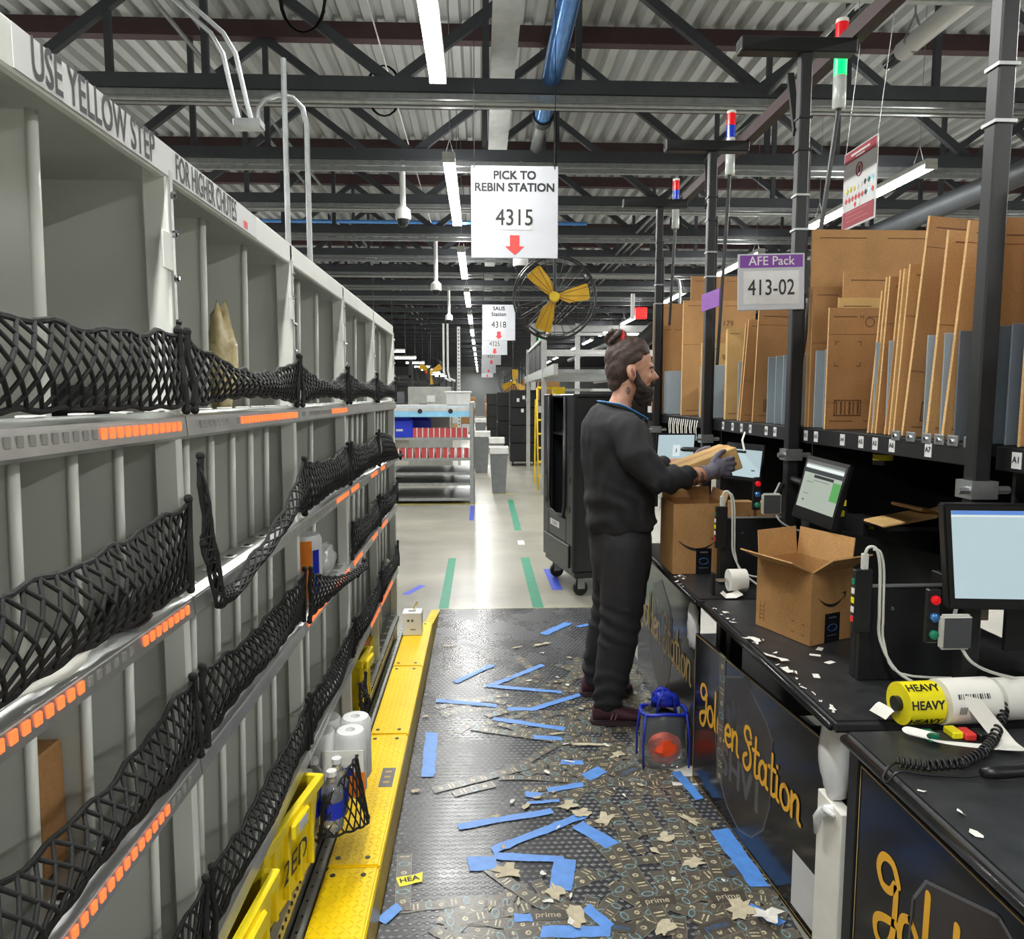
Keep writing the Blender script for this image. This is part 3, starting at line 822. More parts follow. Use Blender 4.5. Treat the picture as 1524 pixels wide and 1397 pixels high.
# ------------------------------------------------------------- bottom row: totes, packs
def tote(lab, c, ang, L=0.27, W=0.20, H=0.23, mark=None):
    t = thing('tote', lab, 'tote', c, local=True); t.rotation_euler = (0,0,ang)
    mb = MB(); w = 0.006
    def taper(z): return 0.86+0.14*z/H
    def ring(z, d): 
        k = taper(z); return [(-W/2*k+d,-L/2*k+d,z),(W/2*k-d,-L/2*k+d,z),(W/2*k-d,L/2*k-d,z),(-W/2*k+d,L/2*k-d,z)]
    v = ring(0,0)+ring(H,0)+ring(H,w)+ring(0.01,w)
    f = [(3,2,1,0)]
    for a, b2 in ((0,4),(4,8),(8,12)):
        for j in range(4): f.append((a+j, a+(j+1)%4, b2+(j+1)%4, b2+j))
    f.append((12,13,14,15)); mb.add(v, f); mb.build('body', m_ytote, t)
    r = MB(); k = 1.0
    for (x0,x1,y0,y1) in ((-W/2-0.012,W/2+0.012,-L/2-0.012,-L/2+0.004),(-W/2-0.012,W/2+0.012,L/2-0.004,L/2+0.012),(-W/2-0.012,-W/2+0.004,-L/2,L/2),(W/2-0.004,W/2+0.012,-L/2,L/2)):
        r.box(x0,x1,y0,y1,H-0.03,H)
    r.build('rim', m_ytote, t, bevel=0.003)
    for s in (-0.33,-0.11,0.11,0.33):
        MB().box(W/2-0.012,W/2+0.006,s*L-0.006,s*L+0.006,0.02,H-0.03).build('rib', m_ytote, t, bevel=0.002)
    MB().box(W/2+0.012,W/2+0.026,-0.05,0.05,H-0.055,H-0.012).build('handle', m_ytote, t, bevel=0.006)
    if mark:
        text(mark, 0.085, m_ink, t, (W/2*0.95+0.0085,0.0,H*0.42), (0,1,0), (0.06,0,1), bold=0.001)
        MB().box(W/2+0.0265,W/2+0.0275,-0.022,0.022,H-0.046,H-0.02).build('label', m_sticker, t)
    return t
tote('yellow plastic tote marked 2ED sticking out of the bottom row', (-0.575,1.80,0.335), -0.16, 0.34, 0.2, 0.235, '2ED')
tote('yellow plastic tote with a worn label nearest the start of the step', (-0.575,1.42,0.335), -0.08, 0.30, 0.2, 0.22)
tote('narrow yellow tote in the bottom row beyond the towel pack', (-0.55,2.98,0.335), -0.10, 0.16, 0.14, 0.215)
tag(MB().box(-0.62,-0.52,3.2,3.36,0.335,0.50).build('orange_carton', mat('deep_orange_card',(200,92,22),0.6), None, (-0.57,3.28,0.335), bevel=0.003), 'orange carton in the bottom row behind the narrow yellow tote', 'box')
tag(MB().box(-0.62,-0.52,3.40,3.52,0.335,0.45).build('yellow_card', m_yellow, None, (-0.57,3.46,0.335), bevel=0.002), 'small yellow card box in the bottom row near the wall end', 'box')
tp = thing('towel_pack', 'white paper towel pack with orange corner sticking out of the bottom row', 'towel pack', (-0.46,2.33,0.34))
for i, (dx, dy) in enumerate(((-0.055,-0.05),(0.04,-0.05),(-0.055,0.05),(0.04,0.05))):
    MB().lathe([(0.044,0),(0.05,0.012),(0.05,0.19),(0.042,0.205),(0.015,0.206),(0.012,0.19)],(-0.46+dx,2.33+dy,0.34),18).build('roll', m_white, tp, smooth='auto')
MB().box(-0.50,-0.372,2.228,2.2305,0.39,0.50).build('printed_panel', m_offwh, tp)
MB().box(-0.42,-0.368,2.2265,2.2295,0.35,0.43).build('orange_corner', m_orange, tp)
MB().box(-0.44,-0.405,2.2255,2.228,0.42,0.445).build('blue_mark', m_bluetr, tp)
bp = thing('bottle_pack', 'clear shrink-wrapped water bottles held by the bottom row net', 'bottle pack', (-0.46,2.12,0.34))
for i, (dx, dy) in enumerate(((-0.05,-0.04),(0.02,-0.04),(-0.05,0.035),(0.02,0.035))):
    bt = MB().lathe([(0.03,0),(0.033,0.01),(0.033,0.11),(0.028,0.13),(0.013,0.15),(0.013,0.165)],(-0.46+dx,2.12+dy,0.34),14).build('bottle', m_glass, bp, smooth='auto')
    MB().lathe([(0.0345,0.04),(0.0345,0.09)],(-0.46+dx,2.12+dy,0.34),14,cap=False).build('blue_label', m_bluetr, bt)
    MB().lathe([(0.015,0.16),(0.015,0.175)],(-0.46+dx,2.12+dy,0.34),10).build('cap', m_white, bt)
def bnet(s, q):
    return Vector((-0.475+0.12*sin(pi*s)**0.7*(1-0.45*q)+0.02*q, 2.03+0.33*s, 0.335+0.02*sin(5*s)+(0.115+0.035*sin(pi*s))*q-0.06*sin(pi*s)*(1-q)))
net('black elastic net bulging over the step around the bottles and towels', 2.03, 2.36, 0.30, 0.45, curve=bnet, nx=13, nz=6, rad=0.0026)
net('black elastic net hanging at the post beside the narrow yellow tote', 2.76, 2.88, 0.345, 0.50, nx=7, nz=8, bulge=0.03, x=-0.47, seed=9)

# ============================================================= yellow step and floor fittings
secs = [(1.15,2.155),(2.16,3.05),(3.055,3.855),(3.86,4.63)]
SL = ['yellow diamond plate step section beside the marked tote', 'yellow diamond plate step section with the grey decal beside the towel pack',
      'yellow diamond plate step section beside the narrow yellow tote', 'yellow diamond plate step section carrying the small white carton']
me_hole = MB().lathe([(0.0085,0),(0.0085,0.0012)],n=10).mesh('slot', m_ink)
for i, (a, b2) in enumerate(secs):
    t = thing('step_section', SL[i], 'step', (-0.395,(a+b2)/2,0.0), 'yellow step sections')
    O = ORG[t.name]
    MB().box(-0.478,-0.318,a,b2,0.150,0.165).build('tread_plate', m_step, t, bevel=0.006, seg=2)
    MB().box(-0.330,-0.316,a+0.002,b2-0.002,0.012,0.152).build('riser', m_step, t, bevel=0.003)
    for yy in (a+0.04, b2-0.04):
        for xx in (-0.452,-0.36): inst(me_hole, 'slot', t, (xx-O.x,yy-O.y,0.1652-O.z))
    ft = MB(); ft.box(-0.47,-0.34,a+0.05,a+0.09,0.0,0.15); ft.box(-0.47,-0.34,b2-0.09,b2-0.05,0.0,0.15); ft.build('foot', m_black, t)
    if i == 1:
        MB().box(-0.385,-0.335,2.62,2.76,0.1652,0.166).build('grey_decal', m_badge, t)
        for k in range(3): MB().box(-0.372,-0.348,2.645+k*0.038,2.66+k*0.038,0.1662,0.1667).build('decal_mark', m_goldln, t)
tag(MB().add([(-0.375,4.64,0.14),(-0.315,4.64,0.15),(-0.312,5.42,0.012),(-0.375,5.42,0.012),(-0.375,4.64,0.0),(-0.315,4.64,0.0),(-0.312,5.42,0.0),(-0.375,5.42,0.0)],
   [(0,1,2,3),(4,7,6,5),(0,4,5,1),(1,5,6,2),(2,6,7,3),(3,7,4,0)]).build('step_ramp', m_yrail, None, (-0.345,5.0,0)), 'yellow sloping end guard between the step and the mat corner', 'ramp')
fr = thing('floor_channel', 'pale metal channel with dark bolts between the step and the rack', 'channel', (-0.50,2.9,0.0))
MB().box(-0.515,-0.482,1.0,4.9,0.0,0.17).build('channel', m_galv, fr, bevel=0.003)
bl = MB()
for k in range(60): bl.box(-0.503,-0.497,1.05+k*0.063,1.056+k*0.063,0.17,0.1715)
bl.build('bolt_row', m_ink, fr)['kind'] = 'stuff'
wc = thing('white_carton', 'small white carton with a metal lever standing on the yellow step', 'box', (-0.42,4.40,0.166))
MB().box(-0.478,-0.362,4.36,4.46,0.166,0.305).build('carton', m_white, wc, bevel=0.003)
MB().tube([(-0.41,4.40,0.305),(-0.41,4.40,0.32),(-0.392,4.40,0.36)],0.006,6).build('lever', m_chrome, wc)
pm = MB(); pm.box(-0.45,-0.435,4.3585,4.3595,0.25,0.265); pm.box(-0.425,-0.412,4.3585,4.3595,0.25,0.265); pm.box(-0.43,-0.40,4.3585,4.3595,0.20,0.206); pm.box(-0.445,-0.40,4.39,4.42,0.3052,0.3058)
pm.build('print', m_badge, wc)
# ============================================================= mat, tapes and scraps
MT = 0.012
tag(MB().box(-0.314,0.945,0.6,5.44,0.0,MT).build('rubber_mat', m_matt, None, (0.3,3.0,0), bevel=0.003), 'long dark rubber tread mat covering the aisle between step and desks', 'mat')
tag(MB().box(-0.31,0.90,5.442,5.475,0.0,0.002).build('mat_edge_tape', m_ytape, None, (0.3,5.45,0)), 'thin yellow tape along the far end of the rubber mat', 'tape')
LAY = [0]
def tape_mesh(name, x0, y0, x1, y1, w, m, z=None, bend=0.0, taper=0.0, uvoff=0.0, rag=0.0, seed=0):
    rg = random.Random(seed); a, b = Vector((x0,y0)), Vector((x1,y1)); d = b-a; L = d.length; d.normalize(); n = Vector((-d.y,d.x))
    if z is None:
        LAY[0] += 1; z = MT + 0.0006 + LAY[0]*0.000012
    c = (a+b)/2; K = max(3, int(L/0.03)); V, F, UV = [], [], []
    for i in range(K+1):
        s = i/K; p = a.lerp(b, s) + n*bend*sin(pi*s); ww = w*(1-taper*s)
        r0 = rg.uniform(-rag, rag); r1 = rg.uniform(-rag, rag)
        ex = d*rg.uniform(-rag*2, rag*2) if i in (0, K) else Vector((0,0)); ex2 = d*rg.uniform(-rag*2, rag*2) if i in (0, K) else Vector((0,0))
        V.append((p.x+n.x*(ww/2+r0)+ex.x-c.x, p.y+n.y*(ww/2+r0)+ex.y-c.y, 0.0)); V.append((p.x-n.x*(ww/2+r1)+ex2.x-c.x, p.y-n.y*(ww/2+r1)+ex2.y-c.y, 0.0))
    for i in range(K): F.append((2*i, 2*i+1, 2*i+3, 2*i+2))
    me = bpy.data.meshes.new(name); me.from_pydata(V, [], F); me.materials.append(m)
    uvl = me.uv_layers.new(name='UVMap')
    for p in me.polygons:
        for li, vi in zip(p.loop_indices, p.vertices):
            uvl.data[li].uv = ((vi//2)/K*L/w + uvoff, 1.0 if vi % 2 == 0 else 0.0)
    return me, Vector((c.x, c.y, z))
def tape_obj(name, lab, grp, cat='tape', **kw):
    me, loc = tape_mesh(name, **kw); o = bpy.data.objects.new(name, me); COL.objects.link(o); o.location = loc
    return tag(o, lab, cat, grp)
# printed tapes: first the mass beneath, then single strips
rg = random.Random(11)
def rand_strip(rg):
    while True:
        x, y = rg.uniform(-0.15,0.9), rg.uniform(1.75,4.25)
        dens = (0.10 + 0.9*max(0, (x-0.05)/0.85)**1.2)
        if y > 3.3: dens *= max(0.12, 1-(y-3.3)*0.9)
        if y < 2.25 and x > -0.05: dens = 0.95
        elif 2.2 <= y < 2.8: dens *= 0.15
        if rg.random() < dens: break
    L = rg.uniform(0.10,0.42); a = rg.gauss(0.1, 0.55) if rg.random() < 0.7 else rg.uniform(0, pi)
    dx, dy = cos(a)*L/2, sin(a)*L/2
    x0, x1 = x-dx, x+dx
    sh = max(0, max(x0,x1)-0.93); x0 -= sh; x1 -= sh
    return dict(x0=x0, y0=y-dy, x1=x1, y1=y+dy, w=rg.uniform(0.038,0.05), m=m_ptape, bend=rg.uniform(-0.012,0.012), uvoff=rg.uniform(0,3), rag=0.004, seed=rg.randint(0,9999))
bmj = bmesh.new(); uvj = bmj.loops.layers.uv.new('UVMap')
for k in range(190):
    me, loc = tape_mesh('t', **rand_strip(rg)); me.transform(Matrix.Translation(loc)); bmj.from_mesh(me); bpy.data.meshes.remove(me)
mej = bpy.data.meshes.new('packing_tape_layer'); bmj.to_mesh(mej); bmj.free(); mej.materials.append(m_ptape)
oj = bpy.data.objects.new('packing_tape_layer', mej); COL.objects.link(oj)
tag(oj, 'trodden layer of black printed packing tape stuck over the mat beside the desks', 'tape', kind='stuff')
for k in range(70):
    tape_obj('packing_tape', 'strip of black printed packing tape stuck to the rubber mat', 'printed packing tape strips', **rand_strip(rg))
SP = [(0.50,2.72,0.52,2.48),(0.60,2.78,0.66,2.42),(0.70,2.80,0.74,2.40),(0.56,2.75,0.60,2.52),(0.78,2.82,0.83,2.42),(0.40,2.52,0.52,2.2),(-0.27,2.44,-0.25,2.16),(0.47,2.50,0.56,2.02),(0.62,2.62,0.64,2.2),(0.72,2.7,0.70,2.28),(0.80,2.6,0.78,2.15),(-0.12,2.10,0.15,2.16),(-0.2,2.86,0.22,3.05),(-0.12,2.83,0.05,2.9),(0.02,3.55,0.35,3.72),(-0.05,3.42,0.42,3.25)]
for i, q in enumerate(SP):
    tape_obj('packing_tape', 'strip of black printed packing tape stuck to the rubber mat', 'printed packing tape strips', x0=q[0],y0=q[1],x1=q[2],y1=q[3],w=0.05,m=m_ptape,uvoff=i*0.7,rag=0.002,seed=i)
PR = [(0.55,2.17,0.1),(0.40,2.06,-0.2),(0.78,2.18,0.05),(0.70,2.05,0.3),(0.2,2.12,0.0),(0.62,2.98,0.6),(0.5,3.1,0.2),(0.86,2.3,0.1)]
for i, (x, y, a) in enumerate(PR):
    o = tape_obj('packing_tape', 'strip of black printed packing tape stuck to the rubber mat', 'printed packing tape strips', x0=x-0.06*cos(a),y0=y-0.06*sin(a),x1=x+0.06*cos(a),y1=y+0.06*sin(a),w=0.045,m=mat('plain_dark_tape',(74,70,63),0.3) if i == 0 else bpy.data.materials['plain_dark_tape'],rag=0.003,seed=700+i)
    ORG[o.name] = Vector((0,0,0)); text('prime', 0.034, m_hose if i % 2 else m_scrap, o, (0,0,0.0), (cos(a),sin(a),0), (-sin(a),cos(a),0), lift=0.000006)
BL = [(0.41,4.81,0.61,5.05),(0.66,4.96,0.81,5.04),(-0.15,3.99,0.06,4.25),(0.04,3.93,0.36,4.24),(0.02,3.94,0.43,3.83),(-0.24,3.75,0.08,3.67),(0.13,3.63,0.26,3.62),(0.26,3.62,0.59,3.84),(0.05,3.52,0.39,3.39),(-0.24,3.38,-0.23,2.97),(0.24,3.31,0.37,3.29),(0.34,3.07,0.44,3.06),(0.43,2.93,0.51,3.00),(0.26,2.84,0.41,2.88),(0.17,2.82,0.23,2.80),(0.17,2.75,0.30,2.76),(-0.09,2.60,0.27,2.69),(0.03,2.45,0.39,2.66),(0.35,2.60,0.46,2.46),(0.04,2.42,0.28,2.39),(0.28,2.39,0.25,2.23),(-0.05,2.38,0.05,2.38),(0.17,2.05,0.38,2.04),(-0.31,2.11,-0.26,2.18),(0.82,2.96,0.86,2.75),(0.87,2.54,0.90,2.22),(0.83,2.13,0.90,2.05),(0.32,2.15,0.38,2.06),(0.09,2.11,0.15,2.11)]
BW = {9:0.056, 18:0.06, 20:0.075, 21:0.075, 25:0.075, 15:0.02, 22:0.05, 0:0.06, 12:0.06}
for i, q in enumerate(BL):
    tape_obj('blue_tape', 'torn strip of blue masking tape stuck to the rubber mat', 'blue tape strips on the mat', x0=q[0],y0=q[1],x1=q[2],y1=q[3],w=BW.get(i,0.040),m=m_btape2,rag=0.0035,seed=50+i, taper=0.15 if i%3==1 else 0)
# scraps
def scrap(lab, name, x, y, r, m, z=None, seed=0, n=9, grp=None, asp=1.0, ang=0.0, cat='paper scrap', curl=0.004):
    rg2 = random.Random(seed); V = [(0,0,curl*0.5)]; 
    for k in range(n):
        a = 2*pi*k/n; rr = r*rg2.uniform(0.38,1.2); px, py = rr*cos(a), rr*asp*sin(a)
        V.append((px*cos(ang)-py*sin(ang), px*sin(ang)+py*cos(ang), rg2.uniform(0,curl)))
    F = [(0,1+k,1+(k+1)%n) for k in range(n)]
    me = bpy.data.meshes.new(name); me.from_pydata(V, [], F); me.materials.append(m)
    o = bpy.data.objects.new(name, me); COL.objects.link(o)
    if z is None: LAY[0] += 1; z = MT+0.0016+LAY[0]*0.000012
    o.location = (x,y,z); return tag(o, lab, cat, grp)
def Zf(u, v): return None
PS = [(0.33,2.72,0.05,0.7,0.6),(0.38,2.66,0.035,1.6,2.0),(0.46,2.62,0.04,1.5,-0.6),(0.08,2.33,0.045,1.3,1.0),(0.23,2.22,0.03,1.8,0.3),(0.28,2.12,0.03,2.0,0.2),(0.05,2.66,0.02,0.6,0.1),
      (0.50,3.22,0.11,0.14,-0.1),(0.35,3.34,0.05,0.3,0.2),(0.60,3.12,0.05,0.5,0.7),(0.55,3.48,0.04,0.4,-0.5),(0.22,4.55,0.04,0.3,0.4),(0.38,4.6,0.07,0.3,0.5),(0.72,2.35,0.05,0.6,0.2),(0.80,2.12,0.06,0.7,1.0),
      (0.66,2.5,0.035,0.8,0.4),(0.14,3.66,0.02,0.5,0.1),(-0.22,4.6,0.06,0.2,0.15),(-0.28,3.55,0.02,0.8,0.3),(-0.27,2.85,0.02,0.8,0.3),(0.78,2.6,0.05,0.5,2.2),(0.55,2.05,0.05,0.5,0.8)]
for i, (x,y,r,asp,an) in enumerate(PS):
    scrap('torn tan paper scrap lying on the rubber mat', 'paper_scrap', x, y, r, m_scrap, None, 100+i, 15, 'paper scraps on the mat', asp, an)
rg = random.Random(3)
for i in range(46):
    x, y = rg.uniform(0.0,0.9), rg.uniform(2.0,4.6)
    scrap('small white shred of paper on the rubber mat', 'paper_shred', x, y, rg.uniform(0.008,0.026), m_scrapw if rg.random()<.5 else m_scrap, None, 200+i, 7, 'paper shreds on the mat', rg.uniform(0.2,0.8), rg.uniform(0,3))
wp = scrap('large crumpled white paper at the foot of the wide lettered panel', 'white_paper', 0.86, 2.06, 0.07, m_scrapw, None, 77, 11, None, 0.8, 0.4, 'paper', 0.03)
yl = tape_obj('yellow_label', 'torn yellow label reading HEA on the mat by the step', None, 'label', x0=-0.285,y0=2.29,x1=-0.20,y1=2.315,w=0.045,m=m_yellow,rag=0.004,seed=5)
ORG[yl.name] = Vector((0,0,0))
text('HEA', 0.034, m_ink, yl, (0,0,0.0004), (0.96,0.28,0), (-0.28,0.96,0), bold=0.0008)
tag(MB().box(0.70,0.93,2.86,3.02,MT+0.0005,MT+0.0015).build('white_sheet', m_scrapw, None, (0.82,2.94,MT)), 'white paper sheet under the clear bag on the mat', 'paper')

# floor tapes beyond the mat
def ftape(lab, x0,y0,x1,y1,w,m,grp=None,z=0.0008):
    me, loc = tape_mesh('floor_tape', x0,y0,x1,y1,w,m,z=z); o = bpy.data.objects.new('floor_tape', me); COL.objects.link(o); o.location = loc
    return tag(o, lab, 'tape', grp)
ftape('green floor tape leading away from the step side of the mat', -0.29,5.49,-0.29,7.25,0.075,m_gtape)
ftape('green floor tape leading away from the cart side of the mat', 0.43,5.49,0.43,7.25,0.085,m_gtape)
ftape('green floor tape farther along beside the black cart', 0.44,8.75,0.45,11.4,0.085,m_gtape)
ftape('blue floor tape beside the cart caster', 0.63,6.0,0.62,6.75,0.09,m_btape)
ftape('short blue floor tape by the end of the sorting wall', -0.62,5.9,-0.50,6.2,0.06,m_btape)
ftape('blue floor tape in front of the flow rack', -0.13,9.5,-0.13,10.8,0.06,m_btape)
ftape('yellow floor tape under the front of the flow rack', -1.9,11.0,0.02,11.0,0.09,m_ytape)
ftape('yellow floor tape around the nearest grey bin', 0.05,12.15,0.62,12.15,0.06,m_ytape)
ftape('yellow floor tape across behind the flow rack', -1.9,13.6,-0.05,13.6,0.09,m_ytape)
tag(MB().box(0.40,0.47,7.9,8.12,0.0004,0.001).build('floor_label', m_offwh, None, (0.43,8.0,0)), 'small white label stuck on the concrete between green tapes', 'label')
# ============================================================= packing stations (right)
GL = {
 'G': ([[(0.95,1.45),(0.7,1.8),(0.3,1.75),(0.12,1.4),(0.3,1.08),(0.65,1.12),(0.85,1.4),(0.86,0.7),(0.78,0.05),(0.5,-0.38),(0.15,-0.3),(0.1,0.05),(0.4,0.3),(0.95,0.5)]],1.05),
 'o': ([[(0.4,1.0),(0.1,0.8),(0.05,0.3),(0.35,0.0),(0.68,0.2),(0.7,0.7),(0.4,1.0)]],0.85),
 'l': ([[(0.12,2.0),(0.1,1.0),(0.12,0.15),(0.32,0.02)]],0.42),
 'd': ([[(0.62,0.75),(0.35,1.0),(0.06,0.7),(0.08,0.2),(0.35,0.0),(0.62,0.35)],[(0.66,2.0),(0.64,0.2),(0.82,0.02)]],0.9),
 'e': ([[(0.1,0.5),(0.6,0.6),(0.6,0.9),(0.35,1.0),(0.08,0.65),(0.15,0.15),(0.45,0.0),(0.75,0.2)]],0.8),
 'n': ([[(0.08,1.0),(0.1,0.02)],[(0.1,0.65),(0.35,1.0),(0.58,0.85),(0.6,0.15),(0.78,0.02)]],0.88),
 'S': ([[(0.8,1.55),(0.6,1.85),(0.25,1.8),(0.15,1.45),(0.45,1.15),(0.8,1.3)],[(0.45,1.15),(0.75,0.8),(0.8,0.3),(0.5,-0.1),(0.15,-0.02),(0.1,0.35),(0.4,0.6)]],0.98),
 't': ([[(0.3,1.75),(0.26,0.2),(0.42,0.0),(0.62,0.12)],[(0.02,1.1),(0.6,1.15)]],0.65),
 'a': ([[(0.62,0.75),(0.35,1.0),(0.06,0.7),(0.08,0.2),(0.35,0.0),(0.62,0.3)],[(0.66,0.98),(0.65,0.15),(0.82,0.02)]],0.88),
 'i': ([[(0.1,1.0),(0.1,0.15),(0.28,0.02)],[(0.1,1.42),(0.11,1.45)]],0.4),
 ' ': ([],0.35)}
def golden(parent, pos, xd, width, m=None, th=0.2, full='Golden Station'):
    x = 0; L = []
    for ch in full:
        ls, adv = GL[ch]
        for l in ls: L.append([(x+px, py) for px, py in l])
        x += adv
    tot = sum(GL[c][1] for c in 'Golden Station'); k = width/tot
    L = [[(px*k, py*k) for px, py in l] for l in L]
    return stroke(L, th*k, m or m_gold, parent, pos, xd, (0,0,1))
def badge(parent, pos, xd, s, name='badge'):
    ol = [(-0.36,0.30),(-0.30,0.40),(0.02,0.52),(0.32,0.36),(0.40,0.28),(0.40,-0.10),(0.33,-0.30),(0.18,-0.44),(0,-0.5),(-0.18,-0.44),(-0.33,-0.30),(-0.38,-0.10)]
    pos, xd = Vector(pos), Vector(xd).normalized(); zd = Vector((0,0,1)); nz = xd.cross(zd)
    f = MB(); f.prism([(x*s,z*s) for x,z in ol], pos+nz*0.0003, xd, zd, 0.0003); bd = f.build(name, m_badge2, parent)
    r = MB(); n = len(ol)
    for i in range(n):
        a, b = ol[i], ol[(i+1)%n]
        pa, pb = pos+xd*a[0]*s+zd*a[1]*s+nz*0.0008, pos+xd*b[0]*s+zd*b[1]*s+nz*0.0008
        r.bar(pa, pb, 0.0006, 0.006*s*2)
    r.build('badge_outline', m_badge, bd)
    text('SHV1', 0.27*s, m_badge, bd, pos-zd*0.16*s, xd, zd, bold=0.008*s, lift=0.0008, sx=0.95)
    # skyline silhouettes in the upper half
    k = MB()
    for x0, x1, h in ((-0.25,-0.17,0.22),(-0.14,-0.08,0.30),(-0.05,0.02,0.18),(0.06,0.12,0.26),(0.16,0.24,0.14)):
        k.prism([(x0*s,0.03*s),(x1*s,0.03*s),(x1*s,h*s),((x0+x1)/2*s,(h+0.03)*s),(x0*s,h*s)], pos+nz*0.0007, xd, zd, 0.0002)
    k.build('badge_skyline', m_panel, bd)
def frame_lines(parent, P, xd, w, h, m, t=0.004):
    mb = MB(); e = 0.0
    for (x0,x1,y0,y1) in ((0,w,0,t),(0,w,h-t,h),(0,t,0,h),(w-t,w,0,h)): quad_decal(mb, P, xd, (0,0,1), x0,x1,y0,y1,0.0009)
    mb.build('gold_border', m, parent, fix=False)

DZ = 0.81
def worktop(t, x0, y0, y1):
    MB().box(x0,1.72,y0,y1,DZ-0.032,DZ).build('worktop', m_desk, t, bevel=0.009, seg=3)
    MB().tube([(x0-0.004,y0+0.01,DZ-0.016),(x0-0.004,y1-0.01,DZ-0.016)],0.011,8).build('edge_trim', m_deskedge, t, smooth=True)
    for y in (y0+0.03,y1-0.03):
        for x in (x0+0.12,1.68): MB().box(x-0.025,x+0.025,y-0.025,y+0.025,0.0,DZ-0.032).build('leg', m_black, t, bevel=0.003)
    MB().box(1.70,1.72,y0+0.06,y1-0.06,0.05,DZ-0.034).build('back_board', m_black, t)
    MB().box(x0+0.15,1.69,y0+0.06,y1-0.06,0.30,0.32).build('lower_shelf', m_black, t)

# station A, the one beside the camera
tA = thing('packing_desk', 'black packing desk holding the yellow HEAVY label roll', 'desk', (1.3,0.95,0))
worktop(tA, 0.86, 0.30, 1.655)
MB().box(0.875,0.893,0.34,1.60,0.02,0.755).build('front_panel', m_panel, tA, bevel=0.002)
frame_lines(tA, (0.8745,1.598,0.02), (0,-1,0), 1.25, 0.733, m_goldln)
golden(tA, (0.8745,1.515,0.44), (0,-1,0), 0.98)
badge(tA, (0.8745,1.15,0.40), (0,-1,0), 0.62)
# station B
tB = thing('packing_desk', 'black packing desk carrying the open brown carton', 'desk', (1.3,2.24,0))
worktop(tB, 0.86, 1.70, 2.785)
# station C
tC = thing('packing_desk', 'black packing desk in front of the standing person', 'desk', (1.3,3.35,0))
worktop(tC, 0.845, 2.80, 3.92)
MB().box(0.90,0.915,2.98,4.12,0.02,0.755).build('front_panel', mat('scuffed_gloss_panel',(66,68,68),0.14,0.2,0.3,3), tC, bevel=0.002)
golden(tC, (0.8995,4.05,0.36), (0,-1,0), 1.02, m_goldln)
badge(tC, (0.8995,3.6,0.40), (0,-1,0), 0.55)
# loose lettered board leaning along station B
p0, p1 = Vector((0.878,2.92,0)), Vector((0.968,1.95,0)); dv = (p1-p0); PLW = dv.length; dvn = dv.normalized(); nv = dvn.cross(Vector((0,0,1)))
pb = thing('lettered_board', 'glossy black board lettered Golden Station in yellow with a white card', 'board', (p0+p1)/2)
bm_ = MB(); bm_.prism([(0,0.015),(PLW,0.015),(PLW,0.635),(0,0.635)], p0-nv*0.012, dvn, (0,0,1), 0.012); bm_.build('board', m_panel, pb, bevel=0.002)
frame_lines(pb, p0+Vector((0,0,0.018)), dvn, PLW, 0.614, m_goldln)
golden(pb, p0+dvn*0.06+Vector((0,0,0.315)), dvn, 0.80)
badge(pb, p0+dvn*0.44+Vector((0,0,0.33)), dvn, 0.56)
qc = MB(); quad_decal(qc, p0, dvn, (0,0,1), PLW-0.16, PLW-0.015, 0.04, 0.215, 0.001); qc.build('white_card', m_white, pb, fix=False)
tm, tl = tape_mesh('packing_tape', 0,0,0.50,0,0.05,m_ptape,z=0)
to = bpy.data.objects.new('packing_tape', tm); COL.objects.link(to); to.parent = pb
Mx = Matrix((dvn, Vector((0,0,1)), nv)).transposed().to_4x4()
to.matrix_local = Matrix.Translation(p0+dvn*0.27+Vector((0,0,0.39))+nv*0.0016-ORG[pb.name]) @ Mx @ Matrix.Rotation(pi/2,4,'Z')
# side leg and gap between A and B
tag(MB().box(0.885,0.925,1.63,1.675,0.0,0.77).build('gap_post', m_black, None, (0.905,1.65,0), bevel=0.003), 'black steel upright between the two nearer desks', 'post')
# bag and fan-fold stack in the gap
bag('bin_bag', 'knotted white plastic bag bulging out between the two nearer desks', (0.915,1.80,0.56), (0.032,0.062,0.125), m_bagf, 'bag', 4, 0.12)
fs = thing('label_stack', 'tall stack of white fan-fold label paper between the two nearer desks', 'paper stack', (0.92,1.78,0.0))
for k in range(7):
    MB().box(0.895+k*0.003,0.93+k*0.003,1.715+k*0.003,1.845-k*0.006,0.02+k*0.001,0.56-k*0.02).build('fan_fold', m_offwh, fs, bevel=0.002)
kn = MB(); kn.tube([(0.90,1.76,0.55),(0.885,1.79,0.53),(0.88,1.81,0.50),(0.882,1.82,0.45)],[0.012,0.015,0.012,0.005],8); kn.tube([(0.885,1.79,0.535),(0.888,1.74,0.545)],[0.012,0.005],8)
tag(kn.build('bag_knot', m_bagf, None, (0.885,1.79,0.45), smooth=True), 'twisted white knot of the bag between the nearer desks', 'knot')
bag('bin_bag', 'crumpled white plastic bag hung behind the far end of the lettered board', (0.885,2.99,0.55), (0.02,0.05,0.11), m_bagf, 'bag', 12, 0.3)

